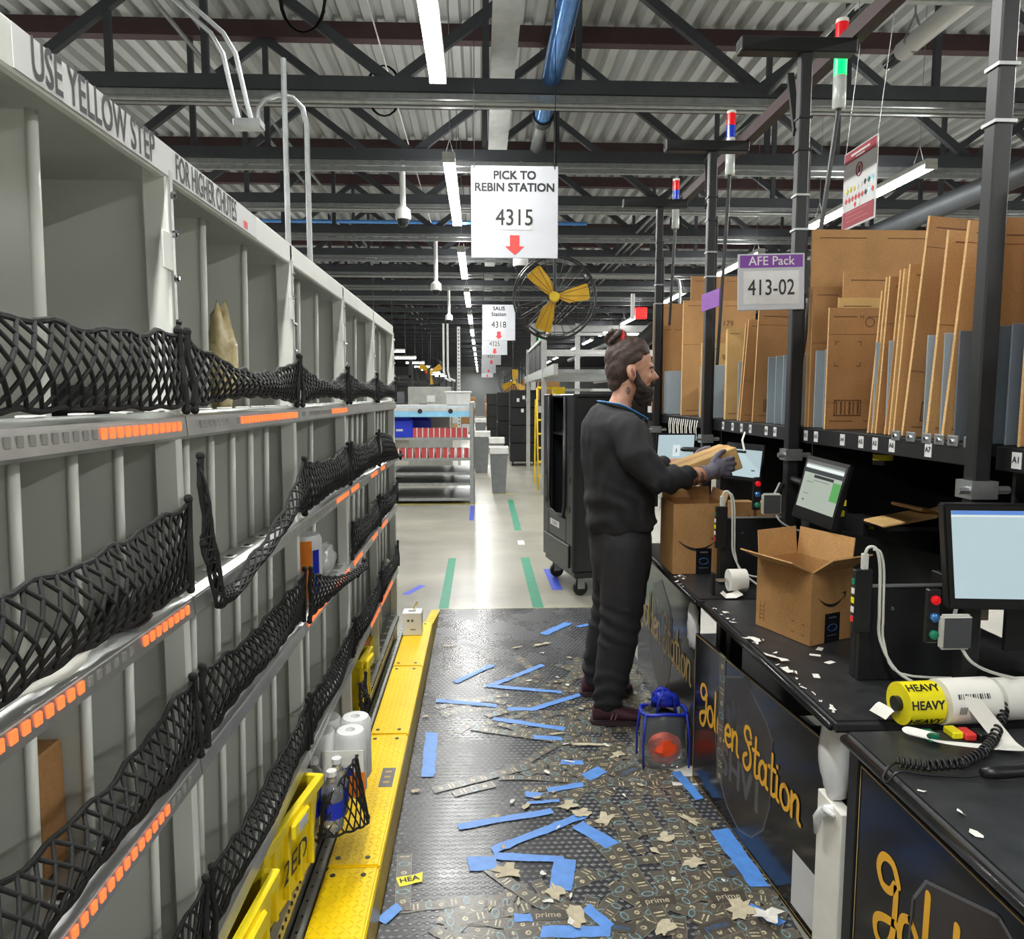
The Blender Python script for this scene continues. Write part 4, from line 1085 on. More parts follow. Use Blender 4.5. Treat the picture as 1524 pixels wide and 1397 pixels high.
# ---------------------------------------------------------------- shelf with cardboard
SZ = 1.478
SHL = [('black shelf of boxes over the nearest desk', 0.9, 1.80), ('black shelf of boxes over the desk with the open carton', 1.83, 2.94), ('black shelf of boxes over the desk by the person', 2.97, 4.08), ('black shelf of boxes beyond the person', 4.11, 5.75)]
tags_txt = {0:[(1.725,'A1'),(1.45,'A2')], 1:[(2.08,'A7'),(2.27,'A6'),(2.37,'A5'),(2.46,'A5'),(2.59,'A4'),(2.80,'A3'),(2.89,'A2')], 2:[(3.0,'A1'),(3.2,'A7'),(3.3,'A6'),(3.5,'A5'),(3.62,'A4'),(3.75,'A3'),(3.9,'A2')], 3:[]}
shelves = []
for i, (lab, a, b) in enumerate(SHL):
    t = thing('box_shelf', lab, 'shelf', (1.55,(a+b)/2,SZ-0.06)); shelves.append(t)
    MB().box(1.302,1.86,a,b,SZ-0.03,SZ-0.001).build('shelf_board', m_black, t)
    MB().box(1.292,1.302,a,b,SZ-0.062,SZ-0.003).build('front_lip', m_black, t, bevel=0.002)
    MB().box(1.86,1.875,a,b,0.85,2.0).build('back_board', m_black, t)
    MB().box(1.34,1.86,b-0.012,b,0.95,SZ-0.03).build('side_board', m_black, t)
    for (y, s) in tags_txt[i]:
        q = MB().box(1.2905,1.2925,y-0.016,y+0.016,SZ-0.052,SZ-0.012).build('slot_label', m_white, t)
        text(s, 0.022, m_ink, q, (1.2904,y,SZ-0.031), (0,-1,0), (0,0,1), bold=0.0004)
    if i == 1:
        for y in (1.90,1.97,2.03,2.09,2.17,2.25):
            c = MB().box(1.288,1.296,y-0.022,y+0.022,SZ-0.014,SZ+0.016).build('slot_clip', m_galv, t, bevel=0.002)
            MB().lathe([(0.006,0),(0.006,0.004)],(1.288,y,SZ),8,Matrix.Rotation(-pi/2,3,'Y')).build('screw', m_chrome, c)
# dividers
me_dv = MB().box(0,0.18,-0.002,0.002,0,0.30).mesh('slot_divider', m_div, bevel=0.0015)
me_dd = MB().box(0,0.15,-0.003,0.003,0,0.30).mesh('slot_divider', m_divdk, bevel=0.0015)
SID = lambda y: shelves[0] if y < 1.815 else shelves[1] if y < 2.955 else shelves[2] if y < 4.095 else shelves[3]
for y in (1.80-0.01,1.845,1.99,2.055,2.135,2.34,2.42,2.78,2.86,3.09,3.17,3.25,3.34,3.73,4.2,4.4,5.17,5.25,1.5,1.2):
    sh = SID(y); O = ORG[sh.name]
    dk = y in (1.99,1.845,1.79)
    inst(me_dd if dk else me_dv, 'slot_divider', sh, (1.305-O.x, y-O.y, SZ-O.z+0.0005))
# flat cartons: (y, top height, width, lean in x, yaw, material, decor)
def sheet(lab, y, zt, w, x0=1.305, lean=0.0, yaw=0.0, m=None, th=0.010, crease=(0.78,), deco=None, grp='flat cartons on the shelves', zb=None):
    zb = zb or SZ; h = zt-zb
    t = thing('flat_carton', lab, 'carton', (x0,y,zb), grp, local=True)
    t.rotation_euler = (0, lean, yaw)
    zs = [0]+[h*c for c in crease]+[h]
    b = MB()
    for a, c in zip(zs[:-1], zs[1:]): b.box(0,w,0,th,a+0.0015,c-0.0015)
    b.box(0.002,w-0.002,0.002,th-0.002,0.001,h-0.001)
    b.build('blank', m or m_card, t)
    e = MB(); e.box(-0.0008,0.0,0.001,th-0.001,0.0,h); e.build('cut_edge', m_cedge, t)
    X, Z = (1,0,0), (0,0,1)
    d = MB()
    quad_decal(d, (0,0,0), X, Z, w*0.06, w*0.42, h-0.035, h-0.032); quad_decal(d, (0,0,0), X, Z, w*0.58, w*0.94, h-0.035, h-0.032)
    quad_decal(d, (0,0,0), X, Z, w*0.06, w*0.42, 0.030, 0.033); quad_decal(d, (0,0,0), X, Z, w*0.58, w*0.94, 0.030, 0.033)
    if deco == 'bar' or deco == 'H':
        x0_, z0_ = w*0.12, 0.05
        for (a,b2,c,f) in ((0,w*0.42,0,0.004),(0,w*0.42,0.056,0.06),(0,0.004,0,0.06),(w*0.42-0.004,w*0.42,0,0.06)): quad_decal(d,(x0_,0,z0_),X,Z,a,b2,c,f)
        for k in range(6): quad_decal(d,(x0_,0,z0_),X,Z,0.008+k*w*0.065,0.008+k*w*0.065+w*0.03*(0.6+0.4*(k%2)),0.006,0.054)
    if deco == 'corner' or deco == 'H':
        for sx, sz in ((0,0),(1,0),(0,1),(1,1)):
            cx_, cz_ = w*0.1+sx*w*0.34, h*0.52+sz*h*0.2
            quad_decal(d,(cx_,0,cz_),X,Z,0,0.016,0,0.003); quad_decal(d,(cx_+(0.013 if sx else 0),0,cz_),X,Z,0,0.003,-0.013 if sz else 0,0 if sz else 0.016)
    d.build('print_marks', m_cprint, t, fix=False)['kind'] = 'stuff'
    if deco == 'H' or deco == 'seal':
        s = MB()
        for k in range(16):
            a0, a1 = 2*pi*k/16, 2*pi*(k+1)/16; cx_, cz_, r = w*0.62, h*0.88, 0.018
            s.add([(cx_+r*cos(a0),-0.0008,cz_+r*sin(a0)),(cx_+r*cos(a1),-0.0008,cz_+r*sin(a1)),(cx_+(r-0.003)*cos(a1),-0.0008,cz_+(r-0.003)*sin(a1)),(cx_+(r-0.003)*cos(a0),-0.0008,cz_+(r-0.003)*sin(a0))],[(0,1,2,3)])
        s.build('seal', m_cprint, t, fix=False)
        text('H', 0.02, m_cprint, t, (w*0.5,0,h-0.034), X, Z)
    if deco and deco.isdigit():
        text(deco, 0.05, m_cprint, t, (w*0.62,0,h*0.80), X, Z)
    return t
sheet('largest pale brown flat carton behind the one with a round seal', 2.93, 2.255, 0.52, crease=(0.35,0.7), deco=None)
sheet('wide flat carton standing in front of the largest one', 2.85, 2.08, 0.45, x0=1.40, m=m_card, crease=(0.75,), deco='seal')
sheet('flat carton edge beside the station number pole', 2.90, 2.03, 0.24, m=m_card2, crease=(0.6,))
sheet('short flat carton lettered with a dash behind the sealed one', 2.80, 1.975, 0.30, x0=1.36, m=m_card3)
sheet('flat carton with round seal, corner marks and a bar box', 2.70, 1.925, 0.245, x0=1.278, m=m_card2, deco='H', crease=(0.22,0.78), yaw=0.0)
LN = [(2.44,1.95,0.055,m_card),(2.415,1.99,0.05,m_card3),(2.39,1.99,0.045,m_card2),(2.335,2.0,0.05,m_card),(2.31,2.0,0.045,m_card3),(2.285,2.01,0.05,m_card)]
for i, (y, zt, ln, mm) in enumerate(LN):
    sheet('slim leaning flat carton in the tight stack before the sealed one', y, zt, 0.34, lean=ln, m=mm, th=0.009, crease=(0.7,), grp='slim leaning flat cartons')
sheet('tall leaning flat carton with a bar box beside the slim stack', 2.235, 2.145, 0.38, lean=0.075, m=m_card2, deco='bar', crease=(0.3,0.86), th=0.012)
sheet('tall leaning flat carton with a slot line next to the grey divider', 2.11, 2.075, 0.34, lean=0.055, m=m_card, crease=(0.55,), th=0.012)
sheet('tall leaning flat carton with a bar box against the dark divider', 2.035, 2.085, 0.34, lean=0.07, m=m_card, deco='bar', crease=(0.5,0.9), th=0.012)
sheet('dark brown flat carton just past the near pole', 1.865, 2.04, 0.42, m=m_card2, crease=(0.2,0.9))
sheet('brown flat carton leaning at the back behind the near pole', 1.90, 2.06, 0.40, x0=1.345, m=m_card2, crease=(0.9,))
sheet('tallest brown flat carton over the nearest desk', 1.735, 2.115, 0.42, m=m_card, crease=(0.3,))
sheet('flat brown carton with a folded top over the nearest desk', 1.70, 1.90, 0.40, x0=1.315, m=m_card3, crease=(0.3,))
sheet('brown flat carton beside the grey dividers of the person\'s shelf', 3.51, 2.015, 0.40, lean=0.03, m=m_card2, deco='bar', crease=(0.3,0.86))
sheet('narrow leaning flat carton with a square mark', 3.68, 1.985, 0.30, lean=0.06, m=m_card2, crease=(0.4,))
sheet('narrow leaning flat carton behind the square-marked one', 3.71, 1.97, 0.30, lean=0.055, m=m_card, crease=(0.4,))
sheet('small pale stack of flat cartons between 93 and the pole', 3.92, 1.965, 0.16, x0=1.31, m=m_card3, crease=(0.5,), th=0.03)
sheet('yellowish flat carton numbered 93', 4.36, 1.915, 0.235, m=m_card3, deco='93', crease=(0.16,0.80), th=0.016)
sheet('wide flat carton numbered 179', 4.78, 2.215, 0.47, m=m_card, deco='179', crease=(0.62,), th=0.02)
sheet('flat carton in front of the pale divider at the far shelf end', 5.32, 2.11, 0.15, m=m_card, crease=(0.7,))
sheet('tall flat carton at the very end of the far shelf', 5.62, 2.30, 0.36, m=m_card2, crease=(0.65,), deco=None)
sheet('broad flat carton rising behind the numbered ones', 5.1, 2.42, 0.42, x0=1.44, m=m_card2, crease=(0.5,))
# hanging label strips under the far shelf
for k in range(14):
    y = 4.35+k*0.05
    o = MB(); o.tube([(1.285,y,SZ-0.02),(1.278,y+0.006*(-1)**k,SZ-0.07),(1.283,y+0.012*(-1)**k,SZ-0.12-0.02*(k%3))],0.007,5,flat=0.2)
    tag(o.build('label_strip', m_offwh, None, (1.28,y,SZ-0.13)), 'white label strip dangling from the far shelf edge', 'label', 'dangling label strips')
tag(MB().tube([(1.284,3.55,SZ-0.05),(1.275,3.56,SZ-0.09),(1.28,3.54,SZ-0.14)],0.011,5,flat=0.2).build('label_strip', m_offwh, None, (1.28,3.55,SZ-0.14)), 'single long white label strip dangling beside the pole', 'label')

# ---------------------------------------------------------------- poles, cross bars, stack lights
def pole(x, y, zt, lab, tbar=True):
    t = thing('station_pole', lab, 'pole', (x,y,DZ))
    MB().box(x-0.022,x+0.022,y-0.022,y+0.022,DZ,zt).build('post', m_black, t, bevel=0.004)
    MB().tube([(x+0.036,y+0.02,DZ+0.2),(x+0.036,y+0.02,zt-0.35)],0.010,8).build('cable_tube', m_blackp, t)
    for z in (zt-0.26,zt-0.38,zt-0.55,zt-0.68): MB().box(x-0.026,x+0.028,y-0.026,y+0.026,z,z+0.008).build('cable_tie', m_galv if z<zt-0.4 else m_blackp, t)
    c = MB(); c.box(x-0.034,x+0.034,y-0.034,y+0.030,1.345,1.39); c.tube([(x-0.06,y-0.02,1.367),(x+0.07,y-0.02,1.367)],0.010,8); c.build('clamp', m_galv, t)
    if tbar:
        b = MB().box(x-0.26,x+0.19,y-0.03,y+0.03,zt-0.02,zt+0.035).build('cross_bar', m_black, t, bevel=0.004)
        MB().box(x-0.263,x-0.26,y-0.022,y+0.022,zt-0.008,zt+0.025).build('end_cap', m_chrome, b)
        MB().bar((x-0.015,y+0.02,zt-0.30),(x+0.05,y+0.26,zt+0.01),0.025,0.03).build('brace', m_black, t)
    return t
pole(1.25,1.805,2.93,'black station pole with paint scratches beside the nearest monitor')
pole(1.25,2.93,2.925,'black station pole carrying the AFE Pack 413-02 sign')
pole(1.25,4.07,2.925,'black station pole behind the flat carton numbered 179')
pole(1.25,5.25,2.925,'black station pole farthest along the packing desks')
tag(MB().box(1.42,1.475,1.5,5.30,2.962,3.017).build('top_rail', m_trussr, None, (1.45,3,2.962)), 'brown-black rail lying along the cross bars of the poles', 'rail')
ch_ = MB(); ch_.tube([(1.232,1.79,1.05),(1.232,1.785,1.5),(1.235,1.782,2.0)],0.003,5)
def stack_light(x, y, z, lab, lit, lean=0.0):
    t = thing('stack_light', lab, 'signal light', (x,y,z))
    MB().tube([(x-lean,y,1.62),(x,y,z)],0.010,8).build('rod', m_blackp, t)
    MB().lathe([(0.024,0),(0.026,0.004),(0.026,0.125),(0.022,0.13)],(x,y,z),14).build('housing', m_clear, t, smooth='auto')
    MB().lathe([(0.025,0.13),(0.025,0.20)],(x,y,z),14).build('green_lens', m_greenl if lit else m_clear, t, smooth='auto')
    MB().lathe([(0.025,0.202),(0.025,0.265)],(x,y,z),14).build('blue_lens', m_bluel, t, smooth='auto')
    MB().lathe([(0.025,0.267),(0.025,0.33)],(x,y,z),14).build('red_lens', m_redl, t, smooth='auto')
    MB().lathe([(0.026,0.33),(0.024,0.345),(0.008,0.348)],(x,y,z),14).build('cap', m_offwh, t, smooth='auto')
    return t
stack_light(1.455,3.07,2.76,'signal light tower glowing green beside the AFE Pack pole', True, 0.13)
stack_light(1.395,4.22,2.83,'signal light tower with red and blue lenses behind the green one', False, 0.05)
stack_light(1.40,5.40,2.80,'unlit signal light tower on the farthest station pole', False, 0.05)
# AFE pack sign
af = thing('station_sign', 'white station sign with purple band reading AFE Pack 413-02', 'sign', (1.17,2.90,1.96))
R = Matrix.Rotation(radians(4),3,'Z')
xd = Vector((1,0.0,0.028)).normalized(); zd = Vector((-0.028,0,1)).normalized()
c0 = Vector((1.133,2.895,2.045))
b = MB(); b.prism([(-0.132,-0.108),(0.132,-0.108),(0.132,0.108),(-0.132,0.108)], c0+Vector((0,0.006,0)), xd, zd, 0.006); b.build('board', m_signw, af, bevel=0.002)
q = MB(); quad_decal(q, c0, xd, zd, -0.124,0.124,0.055,0.102,0.0008); q.build('purple_band', m_purple, af, fix=False)
q = MB(); quad_decal(q, c0, xd, zd, -0.110,0.110,-0.085,0.042,0.0008); q.build('number_card', m_sticker, af, fix=False)
text('AFE Pack', 0.048, m_white, af, c0+zd*0.079, xd, zd, lift=0.0014, bold=0.0003)
text('413-02', 0.085, m_ink, af, c0-zd*0.024, xd, zd, lift=0.0014, sx=0.78, bold=0.0006)
MB().box(1.262,1.285,2.90,2.93,2.0,2.13).build('bracket', m_black, af)
tag(MB().prism([(-0.13,-0.03),(0.13,-0.03),(0.13,0.06),(-0.13,0.06)],(1.215,3.92,2.09),Vector((0.05,-0.998,0)),(0,0,1),0.006).build('station_sign', m_purple, None, (1.1,4.06,1.95)), 'purple station sign fixed to the pole behind the carton numbered 179', 'sign')
# hazard poster
hz = thing('hazard_sign', 'white and crimson hazard label sign hanging above the flat cartons', 'sign', (1.97,3.89,2.49))
MB().box(1.967,1.973,3.719,4.059,2.49,2.897).build('board', m_white, hz, bevel=0.002)
f = 1.9665
for (z0,z1) in ((2.835,2.89),(2.50,2.585)):
    q = MB(); quad_decal(q,(f,4.05,0),(0,-1,0),(0,0,1),0,0.322,z0,z1); q.build('crimson_band', m_dkred, hz, fix=False)
for k in range(3):
    q = MB(); quad_decal(q,(f,4.03,2.575-k*0.022),(0,-1,0),(0,0,1),0.02,0.25-0.05*(k%2),-0.004,0.0,0.0015); q.build('print_line', mat('faded_pink_print',(205,110,110),0.5) if k==0 else bpy.data.materials['faded_pink_print'], hz, fix=False)
q = MB(); quad_decal(q,(f,4.03,2.862),(0,-1,0),(0,0,1),0.05,0.24,0.0,0.01,0.0015); quad_decal(q,(f,4.03,2.845),(0,-1,0),(0,0,1),0.10,0.19,0.0,0.008,0.0015); q.build('print_line', m_white, hz, fix=False)
cols = [m_yellow,m_yellow,m_yellow,m_white,m_white,m_ink,m_gtape,m_hose]
for k in range(8):
    q = MB(); q.prism([(0,-0.016),(0.014,0),(0,0.016),(-0.014,0)],(f-0.001,4.03-0.02-k*0.037,2.69+0.006*(k>4)),(0,-1,0),(0,0,1),0.0006); q.build('hazard_diamond', cols[k] if cols[k] is not m_white else m_sticker, hz)
for k in range(9):
    q = MB(); q.prism([(0,-0.016),(0.014,0),(0,0.016),(-0.014,0)],(f-0.001,4.03-0.012-k*0.034,2.64),(0,-1,0),(0,0,1),0.0006); q.build('hazard_diamond', m_red if k not in (6,7) else (m_ink if k == 6 else m_hose), hz)
for k in range(2):
    q = MB(); q.prism([(0,-0.016),(0.014,0),(0,0.016),(-0.014,0)],(f-0.001,3.92-k*0.04,2.605),(0,-1,0),(0,0,1),0.0006); q.build('hazard_diamond', m_red if k == 0 else m_sticker, hz)
q = MB(); q.tube([(f-0.001,3.89+0.03*cos(a),2.775+0.034*sin(a)) for a in [k*pi/9 for k in range(18)]],0.0032,5,close=True); q.bar((f-0.001,3.87,2.80),(f-0.001,3.91,2.75),0.001,0.005); q.build('no_entry_ring', m_dkred, hz)
q = MB(); q.box(f-0.0012,f-0.0004,3.88,3.90,2.758,2.792); q.build('flask_mark', m_ink, hz)
for y in (3.73,4.05): MB().tube([(1.97,y,2.89),(1.97,y-0.1,3.4),(1.97,y,4.4)],0.002,4).build('hanging_wire', m_galv, hz)
# ============================================================= equipment and cartons on the desks
def monitor(lab, BL, ax, ay, th, scr, deco, arm=None, bez=0.014, chin=0.02):
    BL, ax, ay = Vector(BL), Vector(ax), Vector(ay); w, h = ax.length, ay.length; xd, yd = ax.normalized(), ay.normalized(); nz = xd.cross(yd).normalized()
    t = thing('monitor', lab, 'monitor', BL+ax/2)
    m = MB(); m.prism([(0,0),(w,0),(w,h),(0,h)], BL-nz*th, xd, yd, th); m.build('casing', m_blackp, t, bevel=0.004, seg=2)
    s = MB(); quad_decal(s, BL, xd, yd, bez, w-bez, bez+chin, h-bez, 0.0006); sc = s.build('screen', scr, t, fix=False)
    for (x0,x1,y0,y1,mm) in deco:
        q = MB(); W, H = w-2*bez, h-2*bez-chin
        quad_decal(q, BL+xd*bez+yd*(bez+chin), xd, yd, x0*W, x1*W, y0*H, y1*H, 0.0011); q.build('screen_field', mm, sc, fix=False)
    c = BL+ax/2+ay/2-nz*th
    if arm:
        a = MB(); a.obox(c-nz*0.008, (0.07,0.016,0.07), Matrix((xd,nz,yd)).transposed()); a.build('mount_plate', m_blackp, t)
        MB().tube([c-nz*0.012, (c-nz*0.04).lerp(Vector(arm),0.5)+Vector((0,0,0.0)), Vector(arm)],0.014,8).build('arm', m_blackp, t)
    return t
monitor('large bright monitor with a pale blue screen at the nearest desk', (1.128,1.70,1.088), (0.48,-0.05,0), (-0.028,0.0,0.258), 0.03, m_screen,
        [(0,1,0.955,1,m_scrblu),(0,1,0.93,0.95,m_scrwht),(0.52,0.99,0.28,0.70,m_scrwht),(0.62,0.72,0.62,0.65,m_red)], (1.25,1.835,1.22), 0.016, 0.012)
monitor('tilted monitor showing a green box above the open carton', (1.126,2.62,1.169), (0.048,-0.22,-0.018), (0.053,0,0.222), 0.022, m_screen2,
        [(0,1,0.93,1,m_badge),(0,1,0.84,0.90,m_scrwht),(0,1,0.74,0.83,m_scrbar),(0.28,0.80,0.66,0.72,m_scrbar),(0.80,1,0.28,0.66,m_scrgrn),(0.12,0.3,0.55,0.56,m_badge),(0.3,0.7,0.60,0.61,m_badge),(0.12,0.16,0.15,0.18,m_scrbar),(0.1,0.25,0.3,0.31,m_badge)], (1.25,2.90,1.27), 0.014, 0.03)
monitor('monitor with a dark banner partly hidden by the held parcel', (1.29,3.88,1.165), (0.145,-0.16,-0.008), (0.025,0.02,0.195), 0.02, m_screen,
        [(0,1,0.86,1,m_scrbar),(0.05,0.55,0.74,0.82,m_scrbar),(0.75,0.85,0.2,0.24,m_badge)], (1.25,4.03,1.3), 0.01, 0.012)
monitor('pale blue monitor under the far shelf beyond the person', (1.0,4.2,1.205), (0.226,0.0,0), (0.01,0,0.185), 0.02, m_screen,
        [(0.42,0.62,0.25,0.65,m_scrwht),(0.5,0.54,0.38,0.52,m_badge)], (1.25,4.12,1.3), 0.009, 0.004)

def smile(parent, pos, xd, yd, w, m=m_ink):
    """curved arrow print: tapering arc with a head"""
    pos, xd, yd = Vector(pos), Vector(xd).normalized(), Vector(yd).normalized(); nz = xd.cross(yd)*0.0009
    mb = MB(); P = []
    for k in range(17):
        s = k/16; x = -0.5+s; y = -0.24*(1-(2*s-1)**2); th = 0.016+0.065*sin(pi*min(1,s*1.05))
        P.append((x*w, y*w, th*w))
    b = len(mb.v)
    for x,y,t_ in P: mb.v.append(pos+xd*x+yd*(y+t_/2)+nz); mb.v.append(pos+xd*x+yd*(y-t_/2)+nz)
    for k in range(16): mb.f.append([2*k,2*k+1,2*k+3,2*k+2]); mb.m.append(0)
    mb.add([pos+xd*w*0.34+yd*w*0.06+nz, pos+xd*w*0.53+yd*w*0.08+nz, pos+xd*w*0.47+yd*w*-0.12+nz, pos+xd*w*0.44+yd*w*0.02+nz],[(0,3,2,1)])
    return mb.build('smile_print', m, parent, fix=False)
def label_sq(parent, pos, xd, yd, w, h):
    q = MB(); quad_decal(q, pos, xd, yd, 0,w,0,h,0.001); l = q.build('black_label', m_panel, parent, fix=False)
    q = MB(); P = Vector(pos); X, Y = Vector(xd).normalized(), Vector(yd).normalized(); n = X.cross(Y)*0.0016
    q.tube([P+X*(w/2+w*0.3*cos(a))+Y*(h*0.5+h*0.12*sin(a))+n for a in [k*pi/6 for k in range(12)]],0.0014,4,close=True); q.build('blue_ring', m_hose, l)
    q = MB(); quad_decal(q, pos, xd, yd, w*0.25,w*0.75,h*0.82,h*0.88,0.0016); quad_decal(q, pos, xd, yd, w*0.2,w*0.8,h*0.22,h*0.25,0.0016); q.build('label_print', m_badge, l, fix=False)
def carton(lab, F, e1, e2, h, flaps=(1,1,1,1), fa=(0.5,0.3,1.0,1.0), fl=0.09, m=m_card):
    """open carton: front corner F, edges e1 (left) and e2 (right)"""
    F, e1, e2 = Vector(F), Vector(e1), Vector(e2); t = thing('carton', lab, 'box', F+(e1+e2)/2); up = Vector((0,0,1)); th = 0.006
    C = [F, F+e2, F+e2+e1, F+e1]; cen = F+(e1+e2)/2
    w = MB()
    for i in range(4):
        a, b = C[i], C[(i+1)%4]; n = ((a+b)/2-cen).normalized()
        w.add([a,b,b+up*h,a+up*h,a-n*th,b-n*th,b-n*th+up*h,a-n*th+up*h],[(0,1,2,3),(5,4,7,6),(3,2,6,7),(0,4,5,1)])
    w.add([C[0]+up*0.003,C[1]+up*0.003,C[2]+up*0.003,C[3]+up*0.003],[(0,1,2,3)])
    w.build('body', m, t, fix=False)
    for i in range(4):
        if not flaps[i]: continue
        a, b = C[i]+up*h, C[(i+1)%4]+up*h; n = ((a+b)/2-cen-up*h).normalized(); d = (n*sin(fa[i])+up*cos(fa[i])).normalized()*fl; nn = (n*cos(fa[i])-up*sin(fa[i])).normalized()*0.0045
        e = (b-a)*0.02
        f = MB(); f.add([a+e,b-e,b-e+d,a+e+d,a+e-nn,b-e-nn,b-e+d-nn,a+e+d-nn],[(0,1,2,3),(7,6,5,4),(0,4,5,1),(1,5,6,2),(2,6,7,3),(3,7,4,0)])
        f.build('flap', m_cardin, t)
    return t
F = Vector((1.038,2.236,DZ+0.002)); e1 = Vector((-0.086,0.235,0)); e2 = Vector((0.172,0.080,0)); h = 0.235
cb = carton('open brown carton with curved arrow print standing on the desk', F, e1, e2, h, fa=(0.95,0.12,0.10,1.15), fl=0.095)
x2, x1 = e2.normalized(), (-e1).normalized()
smile(cb, F+e2*0.50+Vector((0,0,h*0.64)), x2, (0,0,1), 0.125)
label_sq(cb, F+e2*0.34+Vector((0,0,0.0)), x2, (0,0,1), 0.07, 0.095)
q = MB(); L0 = F+e1
for k in range(4): quad_decal(q, L0+x1*0.02+Vector((0,0,0.03+k*0.014)), x1, (0,0,1), 0,0.02,0,0.002)
quad_decal(q, L0+x1*0.02+Vector((0,0,0.02)), x1, (0,0,1), 0,0.002,0,0.07); quad_decal(q, L0+x1*0.04+Vector((0,0,0.02)), x1, (0,0,1), 0,0.002,0,0.07)
for sx, sz in ((0,0),(1,0),(0,1),(1,1)): quad_decal(q, L0+x1*(0.17+sx*0.045)+Vector((0,0,0.025+sz*0.035)), x1, (0,0,1), 0,0.012,0,0.0022)
q.build('carton_marks', m_cprint, cb, fix=False)
F = Vector((0.85,3.205,DZ+0.002))
cc = carton('tall brown carton with curved arrow print below the held parcel', F, (0.0,0.23,0), (0.235,0.0,0), 0.315, flaps=(0,1,1,0), fa=(0,0.3,0.2,0.2), fl=0.05)
smile(cc, F+Vector((0.110,0,0.15)), (1,0,0), (0,0,1), 0.17)
label_sq(cc, F+Vector((0.105,0,0.0)), (1,0,0), (0,0,1), 0.07, 0.115)
# small cartons behind
for i, (x,y) in enumerate(((1.30,3.62),(1.42,3.6))):
    k = thing('carton', ('small brown carton with a printed face behind the held parcel','second small brown carton on the desk beside the printed one')[i], 'box', (x,y,DZ))
    MB().box(x-0.055,x+0.055,y-0.04,y+0.04,DZ+0.001,DZ+0.27).build('body', m_card, k, bevel=0.002)
    smile(k, (x,y-0.04,DZ+0.2), (1,0,0), (0,0,1), 0.06)

# dispenser units with cable, reader and buttons, one per desk
def dispenser(y, lab, x=1.02, ztop=1.075, cord=True):
    t = thing('dispenser', lab, 'dispenser', (x,y,DZ))
    MB().box(x,x+0.34,y,y+0.02,DZ+0.001,ztop).build('face_plate', m_black, t, bevel=0.002)
    MB().box(x,x+0.02,y+0.02,y+0.05,DZ+0.001,ztop).build('side_plate', m_black, t, bevel=0.002)
    MB().box(x+0.32,x+0.34,y+0.02,y+0.20,DZ+0.001,ztop).build('side_plate', m_black, t, bevel=0.002)
    MB().box(x-0.002,x+0.342,y-0.004,y+0.012,ztop,ztop+0.008).build('top_edge', m_galv, t, bevel=0.002)
    p = MB().box(x-0.030,x+0.018,y-0.022,y-0.002,ztop-0.12,ztop+0.055).build('power_strip', m_black, t, bevel=0.002)
    for k in range(5): MB().box(x-0.033,x-0.030,y-0.018,y-0.006,ztop-0.09+k*0.026,ztop-0.075+k*0.026).build('sticker', (m_red,m_offwh,m_yellow,m_offwh,m_gtape)[k], p)
    u = MB().box(x-0.012,x+0.006,y-0.02,y-0.008,ztop+0.055,ztop+0.10).build('plug', m_cable, t, bevel=0.002)
    b = MB(); b.lathe([(0.006,0),(0.003,0.004)],(x+0.09,y,ztop-0.06),8,Matrix.Rotation(pi/2,3,'X')); b.build('screw', m_chrome, t)
    c = [(x-0.003,y-0.015,ztop+0.10),(x+0.004,y-0.02,ztop+0.118),(x+0.022,y-0.025,ztop+0.112),(x+0.034,y-0.026,ztop+0.06),(x+0.038,y-0.026,ztop-0.06),(x+0.044,y-0.026,ztop-0.14),(x+0.075,y-0.06,ztop-0.215),(x+0.14,y-0.10,DZ+0.012)]
    MB().tube(spl(c), 0.0045, 7).build('cable', m_cable, t, smooth=True)
    c2 = [(a+0.009, b_-0.004, z-0.006) for a,b_,z in c[1:-1]]+[(x+0.26,y-0.12,DZ+0.05)]
    MB().tube(spl(c2), 0.0035, 7).build('cable', m_cable, t, smooth=True)
    return t
dispenser(1.955, 'black steel label dispenser with two white cables behind the HEAVY roll', 1.048)
dispenser(3.02, 'black steel label dispenser with white cable behind the open carton', 1.005, 1.09)
def reader(x, y, z, lab):
    t = thing('badge_reader', lab, 'reader', (x,y,z))
    MB().box(x-0.038,x+0.038,y,y+0.02,z,z+0.085).build('bezel', m_cable, t, bevel=0.006, seg=2)
    MB().box(x-0.033,x+0.033,y-0.0015,y,z+0.006,z+0.079).build('pad', mat('reader_pad',(74,76,78),0.4) if 'reader_pad' not in bpy.data.materials else bpy.data.materials['reader_pad'], t)
    MB().tube([(x,y+0.02,z+0.045),(x+0.03,y+0.05,z+0.06),(x+0.075,y+0.10,z+0.11)],0.012,6).build('bracket', m_blackp, t)
    MB().tube(spl([(x+0.02,y+0.01,z),(x+0.04,y+0.0,z-0.03),(x+0.10,y+0.01,z-0.06),(x+0.2,y+0.03,z-0.09)]),0.004,6).build('cable', m_cable, t, smooth=True)
    for k, mm in enumerate((m_redl, m_hose, m_gtape)):
        MB().lathe([(0.011,0),(0.011,0.006),(0.007,0.009)],(x-0.062,y-0.004,z+0.125-k*0.042),12,Matrix.Rotation(pi/2,3,'X')).build('button', mm, t, smooth='auto')
    MB().box(x-0.078,x-0.048,y-0.004,y+0.012,z+0.02,z+0.15).build('button_plate', m_blackp, t, bevel=0.003)
    return t
reader(1.130,1.665,0.998,'badge reader with white rim hanging under the large bright monitor')
reader(1.145,2.84,1.135,'badge reader with white rim between the poles behind the open carton')

